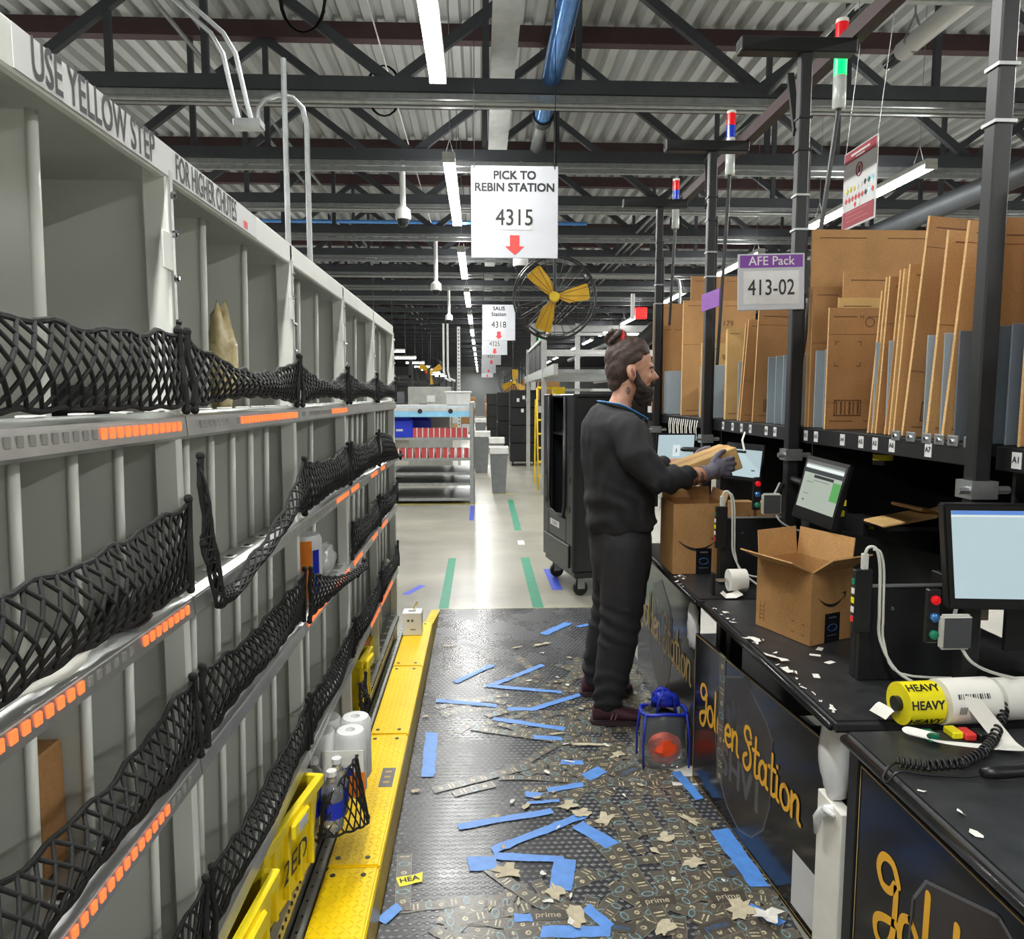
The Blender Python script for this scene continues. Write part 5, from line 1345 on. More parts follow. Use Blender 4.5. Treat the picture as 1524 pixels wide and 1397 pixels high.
# label rolls on the nearest desk
ROD = (1.0,1.70,0.868)
hr = thing('heavy_label_roll', 'yellow label roll printed HEAVY lying on the nearest desk', 'label roll', (1.05,1.69,DZ))
Rx = Matrix.Rotation(pi/2,3,'Y')
axd = Vector((1,0.06,0)).normalized(); Ra = Matrix.Rotation(0.06,3,'Z') @ Rx
c = Vector((1.0,1.672,0.867))
MB().lathe([(0.02,0),(0.050,0),(0.050,0.088),(0.02,0.088)],c,28,Ra).build('label_paper', m_yellow, hr, smooth='auto')
MB().lathe([(0.018,-0.012),(0.018,0.09)],c,14,Ra).build('core', m_black, hr, smooth='auto')
for s, a in (('HEAVY', 0.25), ('HEAVY', -0.62), ('HEAVY', 1.1)):
    n = Vector((0,-cos(a),sin(a))); up = Vector((0,sin(a),cos(a)))
    text(s, 0.028, m_ink, hr, c+axd*0.044+n*0.0505, axd, up, bold=0.0007, lift=0.0006, sx=0.95)
wr = thing('white_label_roll', 'white label roll with printed bar codes beside the yellow HEAVY roll', 'label roll', (1.15,1.69,DZ))
c2 = c+axd*0.100
MB().lathe([(0.02,0),(0.054,0),(0.054,0.13),(0.02,0.13)],c2,28,Ra).build('label_paper', m_offwh, wr, smooth='auto')
q = MB()
for k in range(14):
    a = 0.45; n = Vector((0,-cos(a),sin(a))); up = Vector((0,sin(a),cos(a)))
    quad_decal(q, c2+axd*(0.02+k*0.006)+n*0.0545, axd, up, 0,0.002+0.002*(k%3==0),0,0.012,0.0006)
    if k < 5:
        a = -0.2; n = Vector((0,-cos(a),sin(a))); up = Vector((0,sin(a),cos(a)))
        quad_decal(q, c2+axd*(0.02+k*0.004)+n*0.0545, axd, up, 0,0.002,0,0.02,0.0006)
q.build('bar_code', m_ink, wr, fix=False)
w2 = thing('white_label_roll', 'loose white label roll at the far side of the bar-coded roll', 'label roll', (1.32,1.69,DZ))
c3 = c2+axd*0.145
MB().lathe([(0.02,0),(0.050,0),(0.050,0.12),(0.02,0.12)],c3,28,Ra).build('label_paper', m_offwh, w2, smooth='auto')
def ribbon(name, lab, pts, w, m, wd=(0.3,0.9,0), cat='label strip'):
    pts = [Vector(p) for p in pts]; P = []
    for i in range(len(pts)-1):
        p0,p1,p2,p3 = pts[max(i-1,0)],pts[i],pts[i+1],pts[min(i+2,len(pts)-1)]
        for k in range(6):
            t_ = k/6; P.append(0.5*((2*p1)+(p2-p0)*t_+(2*p0-5*p1+4*p2-p3)*t_*t_+(3*p1-p0-3*p2+p3)*t_**3))
    P.append(pts[-1]); mb = MB(); W = Vector(wd).normalized()*w/2
    for p in P: mb.v += [p-W, p+W]
    for i in range(len(P)-1): mb.f.append([2*i,2*i+1,2*i+3,2*i+2]); mb.m.append(0)
    return tag(mb.build(name, m, None, pts[0], fix=False, smooth=True), lab, cat)
ribbon('label_ribbon', 'long white label strip unrolled in folds over the nearest desk', [(1.14,1.628,0.90),(1.165,1.60,0.86),(1.185,1.57,0.825),(1.19,1.545,0.817),(1.15,1.535,0.821),(1.06,1.545,0.826),(1.0,1.565,0.829),(0.985,1.58,0.836),(1.0,1.585,0.842),(1.04,1.575,0.836)], 0.05, m_offwh, (0.75,-0.66,0))
ribbon('label_ribbon', 'short white label strip poking out beside the HEAVY roll', [(0.965,1.70,0.826),(0.985,1.695,0.85),(1.0,1.69,0.835)], 0.055, m_offwh, (-0.2,0.95,0))
# small packets behind rolls
for i, (x,y,mm,lab) in enumerate(((1.035,1.60,m_gtape,'small green glue stick by the HEAVY roll'),(1.10,1.615,m_yellow,'small yellow packet under the label rolls'),(1.125,1.605,m_red,'small red packet under the label rolls'),(1.155,1.60,m_blackp,'small black tape cutter under the label rolls'))):
    tag(MB().box(x-0.013,x+0.013,y-0.02,y+0.02,DZ+0.0005,DZ+0.018).build('small_packet', mm, None, (x,y,DZ), bevel=0.003), lab, 'packet')
# coiled cord and scanner handle
def coil(lab, path, R, turns, r=0.0028):
    pts = [Vector(p) for p in path]; n = turns*12; out = []
    for k in range(n+1):
        s = k/n*(len(pts)-1); i = min(len(pts)-2,int(s)); u = s-i; p = pts[i].lerp(pts[i+1],u); d = (pts[i+1]-pts[i]).normalized()
        a = 2*pi*k/12; side = d.cross(Vector((0,0,1))).normalized(); up = side.cross(d)
        out.append(p+(side*cos(a)+up*sin(a))*R)
    return out
sc = thing('hand_scanner', 'black hand scanner with coiled cord lying on the nearest desk', 'scanner', (1.08,1.42,DZ))
cp = coil('', [(0.885,1.475,0.823),(0.94,1.455,0.824),(1.02,1.462,0.824),(1.09,1.50,0.826),(1.15,1.55,0.832),(1.22,1.62,0.85),(1.27,1.68,0.88)], 0.0095, 34)
MB().tube(cp, 0.0030, 5).build('coiled_cord', m_blackp, sc, smooth=True)
MB().tube(spl([(0.885,1.475,0.823),(0.862,1.467,0.816),(0.845,1.455,0.80),(0.846,1.44,0.797),(0.87,1.44,0.82),(0.93,1.432,0.816),(1.0,1.42,0.817),(1.03,1.416,0.823)]),0.0030,6).build('plain_cord', m_blackp, sc, smooth=True)
MB().tube([(1.03,1.416,0.826),(1.055,1.414,0.828),(1.10,1.41,0.832),(1.2,1.41,0.84)],[0.010,0.014,0.013,0.015],10).build('handle', m_blackp, sc, smooth=True)
MB().tube([(1.185,1.41,0.84),(1.23,1.42,0.842)],[0.018,0.024],10).build('head', m_blackp, sc, smooth='auto')
# small cards and torn tape on the desk tops
for i, (x,y,a) in enumerate(((1.061,2.214,0.9),(1.037,2.097,0.5),(0.948,1.993,1.3),(1.021,2.16,-0.4))):
    me, loc = tape_mesh('paper_card', x-0.016*cos(a),y-0.016*sin(a),x+0.016*cos(a),y+0.016*sin(a),0.018,m_offwh,z=DZ+0.0012)
    o = bpy.data.objects.new('paper_card', me); COL.objects.link(o); o.location = loc; tag(o, 'small white printed card lying in front of the open carton', 'card', 'small cards on the desk')
rg = random.Random(21)
for i in range(34):
    if i < 18: y = rg.uniform(1.75,2.7); x = 0.862+abs(rg.gauss(0,0.02))
    elif i < 28: y = rg.uniform(2.82,3.2); x = 0.83+abs(rg.gauss(0,0.03))
    else: y = rg.uniform(0.9,1.5); x = rg.uniform(0.88,1.1)
    scrap('torn white tape shred stuck to the desk edge' if i < 28 else 'torn white tape shred on the nearest desk', 'tape_shred', x, y, rg.uniform(0.007,0.02), m_scrapw, DZ+0.0012+i*0.00002, 300+i, 7, 'tape shreds on the desks', rg.uniform(0.25,0.7), rg.uniform(0,3), 'tape', 0.006)
for i, (x,y,r) in enumerate(((0.885,2.13,0.05),(0.88,2.02,0.03),(0.872,2.3,0.04))):
    scrap('bunched white tape residue on the desk edge beside the open carton', 'tape_residue', x, y, r, m_scrapw, DZ+0.003, 400+i, 11, 'tape residue on the desk edge', 0.35, 1.9+i*0.2, 'tape', 0.012)
# label roll on a spindle by the open carton
ls = thing('spindle_roll', 'white label roll on a steel spindle beside the open carton', 'label roll', (0.99,2.86,DZ))
MB().lathe([(0.016,0),(0.044,0),(0.044,0.07),(0.016,0.07)],(0.985,2.86,DZ+0.06),24,Rx).build('label_paper', m_offwh, ls, smooth='auto')
MB().cyl((0.925,2.86,DZ+0.06),(1.06,2.86,DZ+0.06),0.008,10).build('spindle', m_chrome, ls, smooth='auto')
MB().box(0.918,0.93,2.845,2.875,DZ+0.0005,DZ+0.09).build('stand', m_black, ls, bevel=0.002)
st = MB(); st.tube([(0.95,2.83,DZ+0.02),(0.965,2.82,DZ+0.006),(0.995,2.815,DZ+0.010),(1.02,2.82,DZ+0.02)],0.022,8,flat=0.12); st.build('loose_end', m_offwh, ls)
# trough, curved strip and mailers at the back of the desk
tr = thing('packing_trough', 'black sheet metal trough with curved steel edge behind the open carton', 'trough', (1.5,2.55,DZ))
b = MB(); b.prism([(0,0),(0.40,0),(0.40,0.20),(0.0,0.30)],(1.32,2.62,DZ+0.001),(1,0,0),(0,0,1),0.012); b.build('slanted_panel', m_black, tr, bevel=0.001)
pts = [(1.46,2.36,DZ+0.02),(1.49,2.36,DZ+0.035),(1.525,2.36,DZ+0.06),(1.535,2.36,DZ+0.11),(1.55,2.36,DZ+0.16),(1.58,2.36,DZ+0.20),(1.63,2.36,DZ+0.225)]
b = MB()
for p in pts: b.v += [Vector(p)+Vector((0,-0.02,0)), Vector(p)+Vector((0,0.02,0))]
for i in range(len(pts)-1): b.f.append([2*i,2*i+1,2*i+3,2*i+2]); b.m.append(0)
b.build('steel_edge', m_chrome, tr, fix=False, smooth=True)
b = MB(); b.prism([(0.0,0.0),(0.16,0.0),(0.16,0.20),(0.09,0.18),(0.03,0.12)],(1.545,2.37,DZ+0.04),(1,0,0),(0,0,1),0.01); b.build('tan_guard', mat('tan_guard_plastic',(120,104,88),0.4), tr)
ml = thing('mailer_tray', 'black tray holding a pile of kraft mailers under the shelf', 'tray', (1.56,2.6,1.08))
MB().box(1.42,1.80,2.50,2.80,1.13,1.145).build('tray', m_black, ml)
MB().box(1.42,1.44,2.66,2.80,0.81,1.13).build('support', m_black, ml)
for i, (x0,x1,y,z,ti) in enumerate(((1.40,1.60,2.56,1.165,-0.18),(1.52,1.70,2.6,1.19,0.2),(1.62,1.78,2.55,1.20,-0.1))):
    M_ = Matrix.Rotation(ti,3,'Y') @ Matrix.Rotation(0.3*i,3,'Z'); o = MB(); o.obox(((x0+x1)/2,y,z),((x1-x0),0.14,0.012),M_)
    tag(o.build('kraft_mailer', m_card3 if i != 1 else m_card, None, ((x0+x1)/2,y,z), bevel=0.005), ('pale kraft mailer lying crooked on the tray under the shelf','brown kraft mailer bent over the pile on the tray','curled kraft mailer at the end of the tray pile')[i], 'mailer', None)
for i, (x,z) in enumerate(((1.36,1.19),(1.355,1.15),(1.47,1.10))):
    tag(MB().box(x-0.012,x+0.012,2.70,2.704,z,z+0.022).build('yellow_tag', m_yellow, None, (x,2.7,z)), 'small yellow tag stuck under the shelf behind the tilted monitor', 'tag', 'yellow tags under the shelf')
# tape gun hanging under the shelf
tg = thing('tape_roll', 'yellow-edged tape roll hanging under the shelf', 'tape roll', (1.42,2.5,1.36))
MB().lathe([(0.02,-0.025),(0.032,-0.025),(0.032,0.02),(0.02,0.02)],(1.42,2.55,1.385),18).build('roll', m_blackp, tg, smooth='auto')
MB().lathe([(0.033,-0.008),(0.033,0.012)],(1.42,2.55,1.385),18,cap=False).build('yellow_band', m_yellow, tg)
MB().tube([(1.42,2.55,1.40),(1.42,2.55,1.448)],0.004,6).build('hook', m_black, tg)
# clear tote bag on the mat
cbag = thing('clear_bag', 'clear plastic tote bag with blue trim holding an orange vest', 'bag', (0.785,3.08,MT+0.002))
def bagbody(c, sx, sy, h, seed, amp=0.1):
    mb = MB(); n, k = 20, 9
    for j in range(k):
        z = j/(k-1)
        for i in range(n):
            a = 2*pi*i/n; r = 1+amp*noise.noise(Vector((cos(a)*1.5,sin(a)*1.5,z*2+seed))); q_ = (abs(cos(a))**2.5+abs(sin(a))**2.5)**(-1/2.5)
            mb.v.append(Vector((c[0]+sx*cos(a)*q_*r*(1-0.12*z), c[1]+sy*sin(a)*q_*r*(1-0.25*z), c[2]+h*z)))
    for j in range(k-1):
        for i in range(n): mb.f.append([j*n+i,j*n+(i+1)%n,(j+1)*n+(i+1)%n,(j+1)*n+i]); mb.m.append(0)
    mb.f.append([i for i in reversed(range(n))]); mb.m.append(0)
    return mb
bagbody((0.785,3.06,MT+0.003),0.105,0.075,0.24,1).build('clear_skin', m_glass, cbag, smooth=True)
o = MB(); o.ball((0.785,3.03,MT+0.085),(0.07,0.045,0.07),14,10)
for i,v in enumerate(o.v): o.v[i] = v + Vector((1,1,1))*0.012*noise.noise(v*30)
o.build('orange_vest', m_hiviz, cbag)
o = MB(); o.ball((0.80,3.085,MT+0.13),(0.08,0.04,0.10),14,10)
for i,v in enumerate(o.v): o.v[i] = v + Vector((1,1,1))*0.015*noise.noise(v*25)
o.build('black_garment', m_blackp, cbag, smooth=True)
for z_ in (0.235,):
    P = [(0.785+0.098*cos(a)*(abs(cos(a))**2.5+abs(sin(a))**2.5)**(-1/2.5), 3.06+0.062*sin(a)*(abs(cos(a))**2.5+abs(sin(a))**2.5)**(-1/2.5), MT+z_+0.006*sin(3*a)) for a in [2*pi*k/24 for k in range(24)]]
    MB().tube(P,0.008,6,close=True).build('blue_rim', m_bluetr, cbag, smooth=True)
for i,(sx,sy) in enumerate(((-1,-1),(1,-1),(1,1),(-1,1))):
    MB().tube([(0.785+sx*0.098,3.06+sy*0.068,MT+0.006),(0.785+sx*0.10,3.06+sy*0.066,MT+0.12),(0.785+sx*0.088,3.06+sy*0.056,MT+0.238)],0.0045,6).build('blue_piping', m_bluetr, cbag, smooth=True)
for dy in (-0.05,0.05):
    MB().tube([(0.745,3.06+dy,MT+0.235),(0.75,3.06+dy*0.9,MT+0.29),(0.775,3.06+dy*0.5,MT+0.325),(0.815,3.06+dy*0.7,MT+0.31),(0.83,3.06+dy,MT+0.235)],0.010,6,flat=0.4).build('handle', m_bluetr, cbag, smooth=True)
bag('blue_cloth', 'crumpled royal blue cloth spilling from the clear bag top', (0.795,3.07,MT+0.245), (0.06,0.035,0.035), m_bluetr, 'cloth', 17, 0.5)
# ============================================================= the person at the desk
def skin_mat():
    k = N('skin'); co = k.obj()
    n = k.noise(co, 40, 3); c = k.ramp(n, [(0.3, srgb((178,128,104))), (0.7, srgb((204,156,130)))])
    k.base(c); k.set(Roughness=0.5); k.b.inputs['Subsurface Weight'].default_value = 0.1; k.b.inputs['Subsurface Radius'].default_value = (0.01,0.004,0.002); k.b.inputs['Subsurface Scale'].default_value = 0.05
    return k.m
m_skin = skin_mat()
m_tatt = mat('tattoo_ink', (116,90,80), 0.5, 0, 0.5, 60)
m_hair = mat('dark_brown_hair', (62,46,39), 0.42, 0, 0.55, 130, 0.6, 260)
m_beard= mat('dark_beard', (46,36,32), 0.7, 0, 0.4, 120, 0.6, 260)
m_shirt= mat('black_sweatshirt', (38,38,41), 0.85, 0, 0.12, 30, 0.12, 400)
m_trous= mat('black_trousers', (40,39,42), 0.8, 0, 0.15, 25, 0.15, 300)
m_shoe = mat('maroon_shoe', (70,36,46), 0.6, 0, 0.2, 60, 0.2, 200)
m_sole = mat('shoe_sole', (58,40,46), 0.6)
m_glove= mat('grey_knit_glove', (112,108,122), 0.7, 0, 0.2, 120, 0.35, 400)
m_lany = mat('blue_lanyard', (60,140,205), 0.5)
m_eye  = mat('eye_dark', (30,24,22), 0.2)
m_lip  = mat('lip', (150,88,80), 0.5)

def loft(mb, rings, n=20):
    b = len(mb.v)
    for (c, a, e) in rings:
        c, a, e = Vector(c), Vector(a), Vector(e)
        for j in range(n): mb.v.append(c + a*cos(2*pi*j/n) + e*sin(2*pi*j/n))
    for i in range(len(rings)-1):
        for j in range(n): mb.f.append([b+i*n+j, b+i*n+(j+1)%n, b+(i+1)*n+(j+1)%n, b+(i+1)*n+j]); mb.m.append(0)
    mb.f.append([b+j for j in reversed(range(n))]); mb.m.append(0)
    mb.f.append([b+(len(rings)-1)*n+j for j in range(n)]); mb.m.append(0)
def tor(z, cx, cy, rx, ry, tilt=0.0): return ((cx,cy,z), (rx,0,-tilt*rx), (0,ry,0))
def capsule(mb, pts, rads, n=14):
    """tapered limb with ball ends"""
    mb.tube(pts, rads, n); mb.ball(pts[0], rads[0], n, 8); mb.ball(pts[-1], rads[-1], n, 8)
def fuse(mb, name, m, parent=None, loc=None, voxel=0.01, smooth=6, wrinkle=None):
    me = mb.mesh(name+'_raw', m)
    ob = bpy.data.objects.new(name+'_raw', me); COL.objects.link(ob)
    r = ob.modifiers.new('r', 'REMESH'); r.mode = 'VOXEL'; r.voxel_size = voxel
    s = ob.modifiers.new('s', 'SMOOTH'); s.factor = 0.5; s.iterations = smooth
    dg = bpy.context.evaluated_depsgraph_get(); dg.update()
    out = bpy.data.meshes.new_from_object(ob.evaluated_get(dg))
    bpy.data.objects.remove(ob); bpy.data.meshes.remove(me)
    out.name = name; org = ORG[parent.name] if parent is not None else Vector(loc)
    if wrinkle:
        nr = [v.normal.copy() for v in out.vertices]
        for v, n_ in zip(out.vertices, nr): v.co += n_*wrinkle(v.co)
    for v in out.vertices: v.co -= org
    for p in out.polygons: p.use_smooth = True
    if not out.materials: out.materials.append(m)
    o = bpy.data.objects.new(name, out); COL.objects.link(o)
    if parent is not None: o.parent = parent
    else: o.location = org
    ORG[o.name] = org.copy()
    return o
CY = 3.52
# ---- body: head, neck, slim trunk, arms and legs in one skin
B = MB()
B.ball((0.706,CY,1.765),(0.104,0.079,0.108),22,16, Matrix.Rotation(0.25,3,'Y'))
B.ball((0.752,CY,1.700),(0.066,0.062,0.085),20,14, Matrix.Rotation(0.12,3,'Y'))
B.ball((0.762,CY,1.640),(0.052,0.050,0.046),16,10)                       # jaw
B.ball((0.803,CY,1.742),(0.020,0.048,0.016),14,8)                        # brow
loft(B, [((0.806,CY,1.738),(0.012,0,0),(0,0.010,0)), ((0.829,CY,1.704),(0.014,0,0),(0,0.013,0)), ((0.838,CY,1.688),(0.015,0,0),(0,0.018,0)), ((0.812,CY,1.672),(0.012,0,0),(0,0.017,0))], 12)
for s in (-1,1):
    B.ball((0.790,CY+s*0.036,1.690),(0.022,0.022,0.02),12,8)            # cheek
    B.ball((0.700,CY+s*0.084,1.708),(0.023,0.013,0.036),14,10, Matrix.Rotation(-0.25,3,'Y'))   # ear
    B.ball((0.708,CY+s*0.080,1.680),(0.010,0.009,0.012),10,6)
loft(B, [((0.640,CY,1.50),(0.075,0,0.02),(0,0.085,0)),((0.658,CY,1.56),(0.064,0,0.02),(0,0.062,0)),((0.682,CY,1.62),(0.060,0,0.02),(0,0.058,0)),((0.70,CY,1.68),(0.060,0,0.02),(0,0.056,0))])
loft(B, [tor(0.92,0.675,CY,0.11,0.14),tor(1.10,0.67,CY,0.12,0.15),tor(1.30,0.655,CY,0.125,0.165),tor(1.44,0.645,CY,0.11,0.17),tor(1.52,0.645,CY,0.07,0.09)])
ARM_N = [(0.660,3.345,1.445),(0.705,3.275,1.335),(0.782,3.245,1.232),(0.86,3.262,1.232),(0.945,3.295,1.240),(1.035,3.325,1.252)]
ARM_F = [(0.660,3.695,1.445),(0.72,3.755,1.335),(0.80,3.765,1.235),(0.88,3.73,1.240),(0.96,3.685,1.250),(1.035,3.645,1.262)]
for A in (ARM_N, ARM_F): capsule(B, A, [0.055,0.05,0.045,0.044,0.040,0.031], 14)
LEG_N = [(0.675,3.430,0.90),(0.672,3.425,0.66),(0.660,3.425,0.50),(0.630,3.440,0.28),(0.612,3.460,0.09)]
LEG_F = [(0.675,3.610,0.90),(0.672,3.655,0.66),(0.660,3.700,0.50),(0.625,3.760,0.28),(0.605,3.800,0.09)]
for L in (LEG_N, LEG_F): capsule(B, L, [0.085,0.075,0.058,0.055,0.042], 14)
person = fuse(B, 'person', m_skin, None, (0.66,CY,0.0), 0.0075, 4)
tag(person, 'bearded person with hair bun in black sweatshirt and trousers holding a parcel at the desk', 'person')
# face marks
q = MB(); q.ball((0.803,CY-0.030,1.716),(0.006,0.010,0.004),10,6); q.build('eye', m_eye, person, smooth=True)
q = MB(); q.ball((0.803,CY+0.030,1.716),(0.006,0.010,0.004),10,6); q.build('eye', m_eye, person, smooth=True)
for s in (-1,1):
    q = MB(); q.tube([(0.812,CY+s*0.014,1.736),(0.812,CY+s*0.034,1.741),(0.794,CY+s*0.052,1.734)],[0.005,0.006,0.003],6); q.build('eyebrow', m_hair, person, smooth=True)
for s in (-1,1):
    q = MB(); q.ball((0.703,CY+s*0.0935,1.711),(0.010,0.003,0.020),12,8, Matrix.Rotation(-0.25,3,'Y')); q.build('ear_shade', m_lip, person, smooth=True)  # darker ellipsoid in lip colour paints the shade inside the ear
q = MB(); q.ball((0.812,CY,1.655),(0.008,0.020,0.006),10,6); q.build('mouth', m_lip, person, smooth=True)
# ---- hair, beard, bun
Hh = MB()
Hh.ball((0.690,CY,1.782),(0.104,0.086,0.106),24,16, Matrix.Rotation(0.30,3,'Y'))
Hh.ball((0.660,CY,1.735),(0.072,0.080,0.090),20,14)
Hh.ball((0.735,CY,1.820),(0.070,0.074,0.058),18,12, Matrix.Rotation(0.55,3,'Y'))
Hh.ball((0.640,CY,1.665),(0.038,0.055,0.045),16,10)
fuse(Hh, 'hair', m_hair, person, None, 0.0075, 3, lambda c: 0.0030*noise.noise(Vector((c.x*30,c.y*90,c.z*30)))+0.0011*sin(150*(c.z*0.8-c.x*0.6)+60*c.y+4*noise.noise(c*20)))
Bd = MB()
Bd.ball((0.768,CY,1.622),(0.056,0.056,0.050),18,12)
Bd.ball((0.778,CY,1.590),(0.042,0.040,0.040),16,10)
Bd.ball((0.812,CY,1.662),(0.020,0.030,0.012),12,8)
for s in (-1,1):
    capsule(Bd, [(0.724,CY+s*0.071,1.715),(0.732,CY+s*0.068,1.675),(0.755,CY+s*0.058,1.640)],[0.010,0.018,0.026],10)
fuse(Bd, 'beard', m_beard, person, None, 0.006, 3, lambda c: 0.005*noise.noise(c*80))
Bu = MB(); Bu.ball((0.640,CY,1.872),(0.044,0.045,0.046),18,12)
for k in range(5):
    a = k*1.25; Bu.tube([(0.640+0.045*cos(a+t*0.9)*cos(t*0.8-0.5), CY+0.045*sin(a+t*0.9), 1.872+0.048*sin(t*0.8-0.5)) for t in [j*0.35 for j in range(6)]],0.012,8)
fuse(Bu, 'hair_bun', m_hair, person, None, 0.005, 2, lambda c: 0.003*noise.noise(c*90))
MB().tube([(0.668+0.010*cos(a)*0.4,CY+0.040*cos(a),1.868+0.034*sin(a)+0.006*sin(5*a)) for a in [2*pi*k/22 for k in range(22)]],0.011,8,close=True).build('red_hair_tie', mat('red_fabric',(222,44,40),0.6), person, smooth=True)
# ---- sweatshirt
S = MB()
loft(S, [tor(0.962,0.675,CY,0.158,0.182,-0.10),tor(1.02,0.672,CY,0.165,0.188,-0.05),tor(1.10,0.668,CY,0.166,0.188),tor(1.20,0.664,CY,0.170,0.194),tor(1.30,0.654,CY,0.172,0.204),tor(1.40,0.645,CY,0.165,0.212),tor(1.47,0.640,CY,0.150,0.200),tor(1.52,0.643,CY,0.112,0.150,0.18),tor(1.552,0.648,CY,0.080,0.098,0.30)], 28)
capsule(S, ARM_N[:4]+[(0.925,3.288,1.238)], [0.092,0.084,0.070,0.064,0.050], 18)
capsule(S, ARM_F[:4]+[(0.93,3.70,1.247)], [0.092,0.084,0.070,0.064,0.050], 18)
S.ball((0.79,CY,1.02),(0.052,0.13,0.075),16,12)
def wr_shirt(c):
    w = 0.0
    if c.x > 0.74: w += 0.007*sin(88*(c.x*0.9+c.z*0.45)+6*c.y+3*noise.noise(c*12))                      # sleeve folds
    w += 0.014*noise.noise(Vector((c.x*9,c.y*9,c.z*5)))+0.006*noise.noise(Vector((c.x*22,c.y*22,c.z*10)))
    if c.z < 1.22: w += 0.006*sin(60*(c.z+0.35*c.x)+5*noise.noise(c*6))*min(1,(1.22-c.z)/0.12)
    return w
fuse(S, 'sweatshirt', m_shirt, person, None, 0.011, 4, wr_shirt)
MB().tube([(0.650+0.083*cos(a),CY+0.100*sin(a),1.550-0.026*cos(a)) for a in [2*pi*k/28 for k in range(28)]],0.008,8,close=True).build('collar', m_shirt, person, smooth=True)
MB().tube([(0.652+0.090*cos(a)+(0.05*cos(a) if cos(a)>0 else 0),CY+0.098*sin(a),1.562-0.055*max(0,cos(a))-0.014*cos(a)) for a in [2*pi*k/30 for k in range(30)]],0.011,6,close=True,flat=0.35).build('lanyard', m_lany, person, smooth=True)
# ---- trousers
T = MB()
loft(T, [tor(0.72,0.676,CY,0.135,0.165),tor(0.82,0.676,CY,0.150,0.182),tor(0.92,0.674,CY,0.152,0.180),tor(1.0,0.672,CY,0.142,0.172)], 26)
capsule(T, LEG_N[:4]+[(0.613,3.458,0.135)], [0.115,0.110,0.094,0.085,0.072], 18); capsule(T, LEG_F[:4]+[(0.607,3.796,0.135)], [0.115,0.110,0.094,0.085,0.072], 18)
def wr_tr(c):
    w = 0.010*noise.noise(Vector((c.x*8,c.y*8,c.z*4)))
    if c.z < 0.35: w += 0.007*sin(70*c.z+9*noise.noise(c*5))*min(1,(0.35-c.z)/0.15)
    if 0.42 < c.z < 0.62: w += 0.004*sin(80*(c.z+0.4*c.x))
    return w
fuse(T, 'trousers', m_trous, person, None, 0.011, 3, wr_tr)
# ---- shoes
for (x, y, rz) in ((0.612,3.455,-0.06),(0.605,3.805,0.05)):
    M = Matrix.Rotation(rz,3,'Z'); s = MB()
    def sp(px, py, pz): v = M @ Vector((px,py,0)); return Vector((x+v.x, y+v.y, MT+pz))
    n = 18; rings = []
    for (px, hw, top) in ((-0.075,0.026,0.060),(-0.060,0.036,0.088),(-0.02,0.040,0.098),(0.03,0.042,0.090),(0.08,0.047,0.066),(0.13,0.048,0.050),(0.175,0.042,0.042),(0.200,0.024,0.032)):
        rings.append((sp(px,0,0.018+top/2), M @ Vector((0,hw,0)), Vector((0,0,top/2))))
    loft(s, rings, n); sh = fuse(s, 'shoe', m_shoe, person, None, 0.006, 3)
    so = MB(); ol = [(-0.085,-0.02),(-0.07,-0.038),(-0.01,-0.042),(0.07,-0.050),(0.13,-0.050),(0.185,-0.038),(0.212,0.0),(0.185,0.038),(0.13,0.050),(0.07,0.050),(-0.01,0.042),(-0.07,0.038),(-0.085,0.02)]
    so.prism(ol, sp(0,0,0.0015), M @ Vector((1,0,0)), M @ Vector((0,1,0)), 0.026); so.build('sole', m_sole, sh, bevel=0.006, seg=2)
    for k in range(4):
        MB().tube([sp(0.055+k*0.018,-0.026,0.082-k*0.009),sp(0.06+k*0.018,0,0.093-k*0.010),sp(0.055+k*0.018,0.026,0.082-k*0.009)],0.003,5).build('lace', m_sole, sh)
    for k in range(2): MB().bar(sp(0.01+k*0.02,-0.046,0.035),sp(0.02+k*0.02,-0.044,0.065),0.003,0.007).build('side_mark', mat('shoe_mark',(128,98,106),0.5) if 'shoe_mark' not in bpy.data.materials else bpy.data.materials['shoe_mark'], sh)
# ---- forearm tattoos
for (a, r) in (((0.955,3.297,1.240),0.0425),((0.985,3.308,1.244),0.0395)):
    q = MB(); c = Vector(a); d = Vector((0.93,0.34,0.13)).normalized()
    q.tube([c-d*0.012,c,c+d*0.010],[r-0.004,r-0.0035,r-0.005],16,cap=False); q.build('tattoo', m_tatt, person, smooth=True)
q = MB(); q.ball((0.690,CY-0.055,1.628),(0.011,0.005,0.020),12,8); q.build('neck_tattoo', m_tatt, person, smooth=True)
# ---- gloves: palm, four unequal bent fingers and a thumb, closed on the parcel
def glove(wrist, palm, kn, zs, lens, curl, thumb, name='glove'):
    g = MB(); w, p = Vector(wrist), Vector(palm)
    capsule(g, [w, w.lerp(p,0.5)], [0.034,0.034], 14)
    g.ball(p, (0.046,0.020,0.044), 16, 12)
    for i in range(4):
        k0 = Vector((kn[0]-0.004*abs(i-1), kn[1], zs[i])); L = lens[i]
        k1 = k0+Vector((L*0.42,curl*0.010,0.006-0.004*i)); k2 = k1+Vector((L*0.24,curl*0.022,-0.003)); k3 = k2+Vector((L*0.04,curl*0.026,-0.004))
        capsule(g, [p.lerp(k0,0.4),k0,k1,k2,k3],[0.012,0.0118,0.0108,0.0100,0.0088],10)
    capsule(g, thumb, [0.015,0.0135,0.012,0.0105], 10)
    o = fuse(g, name, m_glove, person, None, 0.0042, 2)
    return o
gl = glove((1.030,3.322,1.252),(1.085,3.336,1.276),(1.122,3.338,0),(1.312,1.291,1.270,1.250),(0.078,0.086,0.082,0.066),1.0,[(1.060,3.334,1.298),(1.082,3.342,1.330),(1.104,3.352,1.346),(1.124,3.366,1.350)])
MB().tube([(1.003,3.312,1.247),(1.012,3.316,1.249),(1.024,3.320,1.251)],[0.038,0.040,0.037],14,cap=False).build('cuff', m_glove, gl, smooth=True)
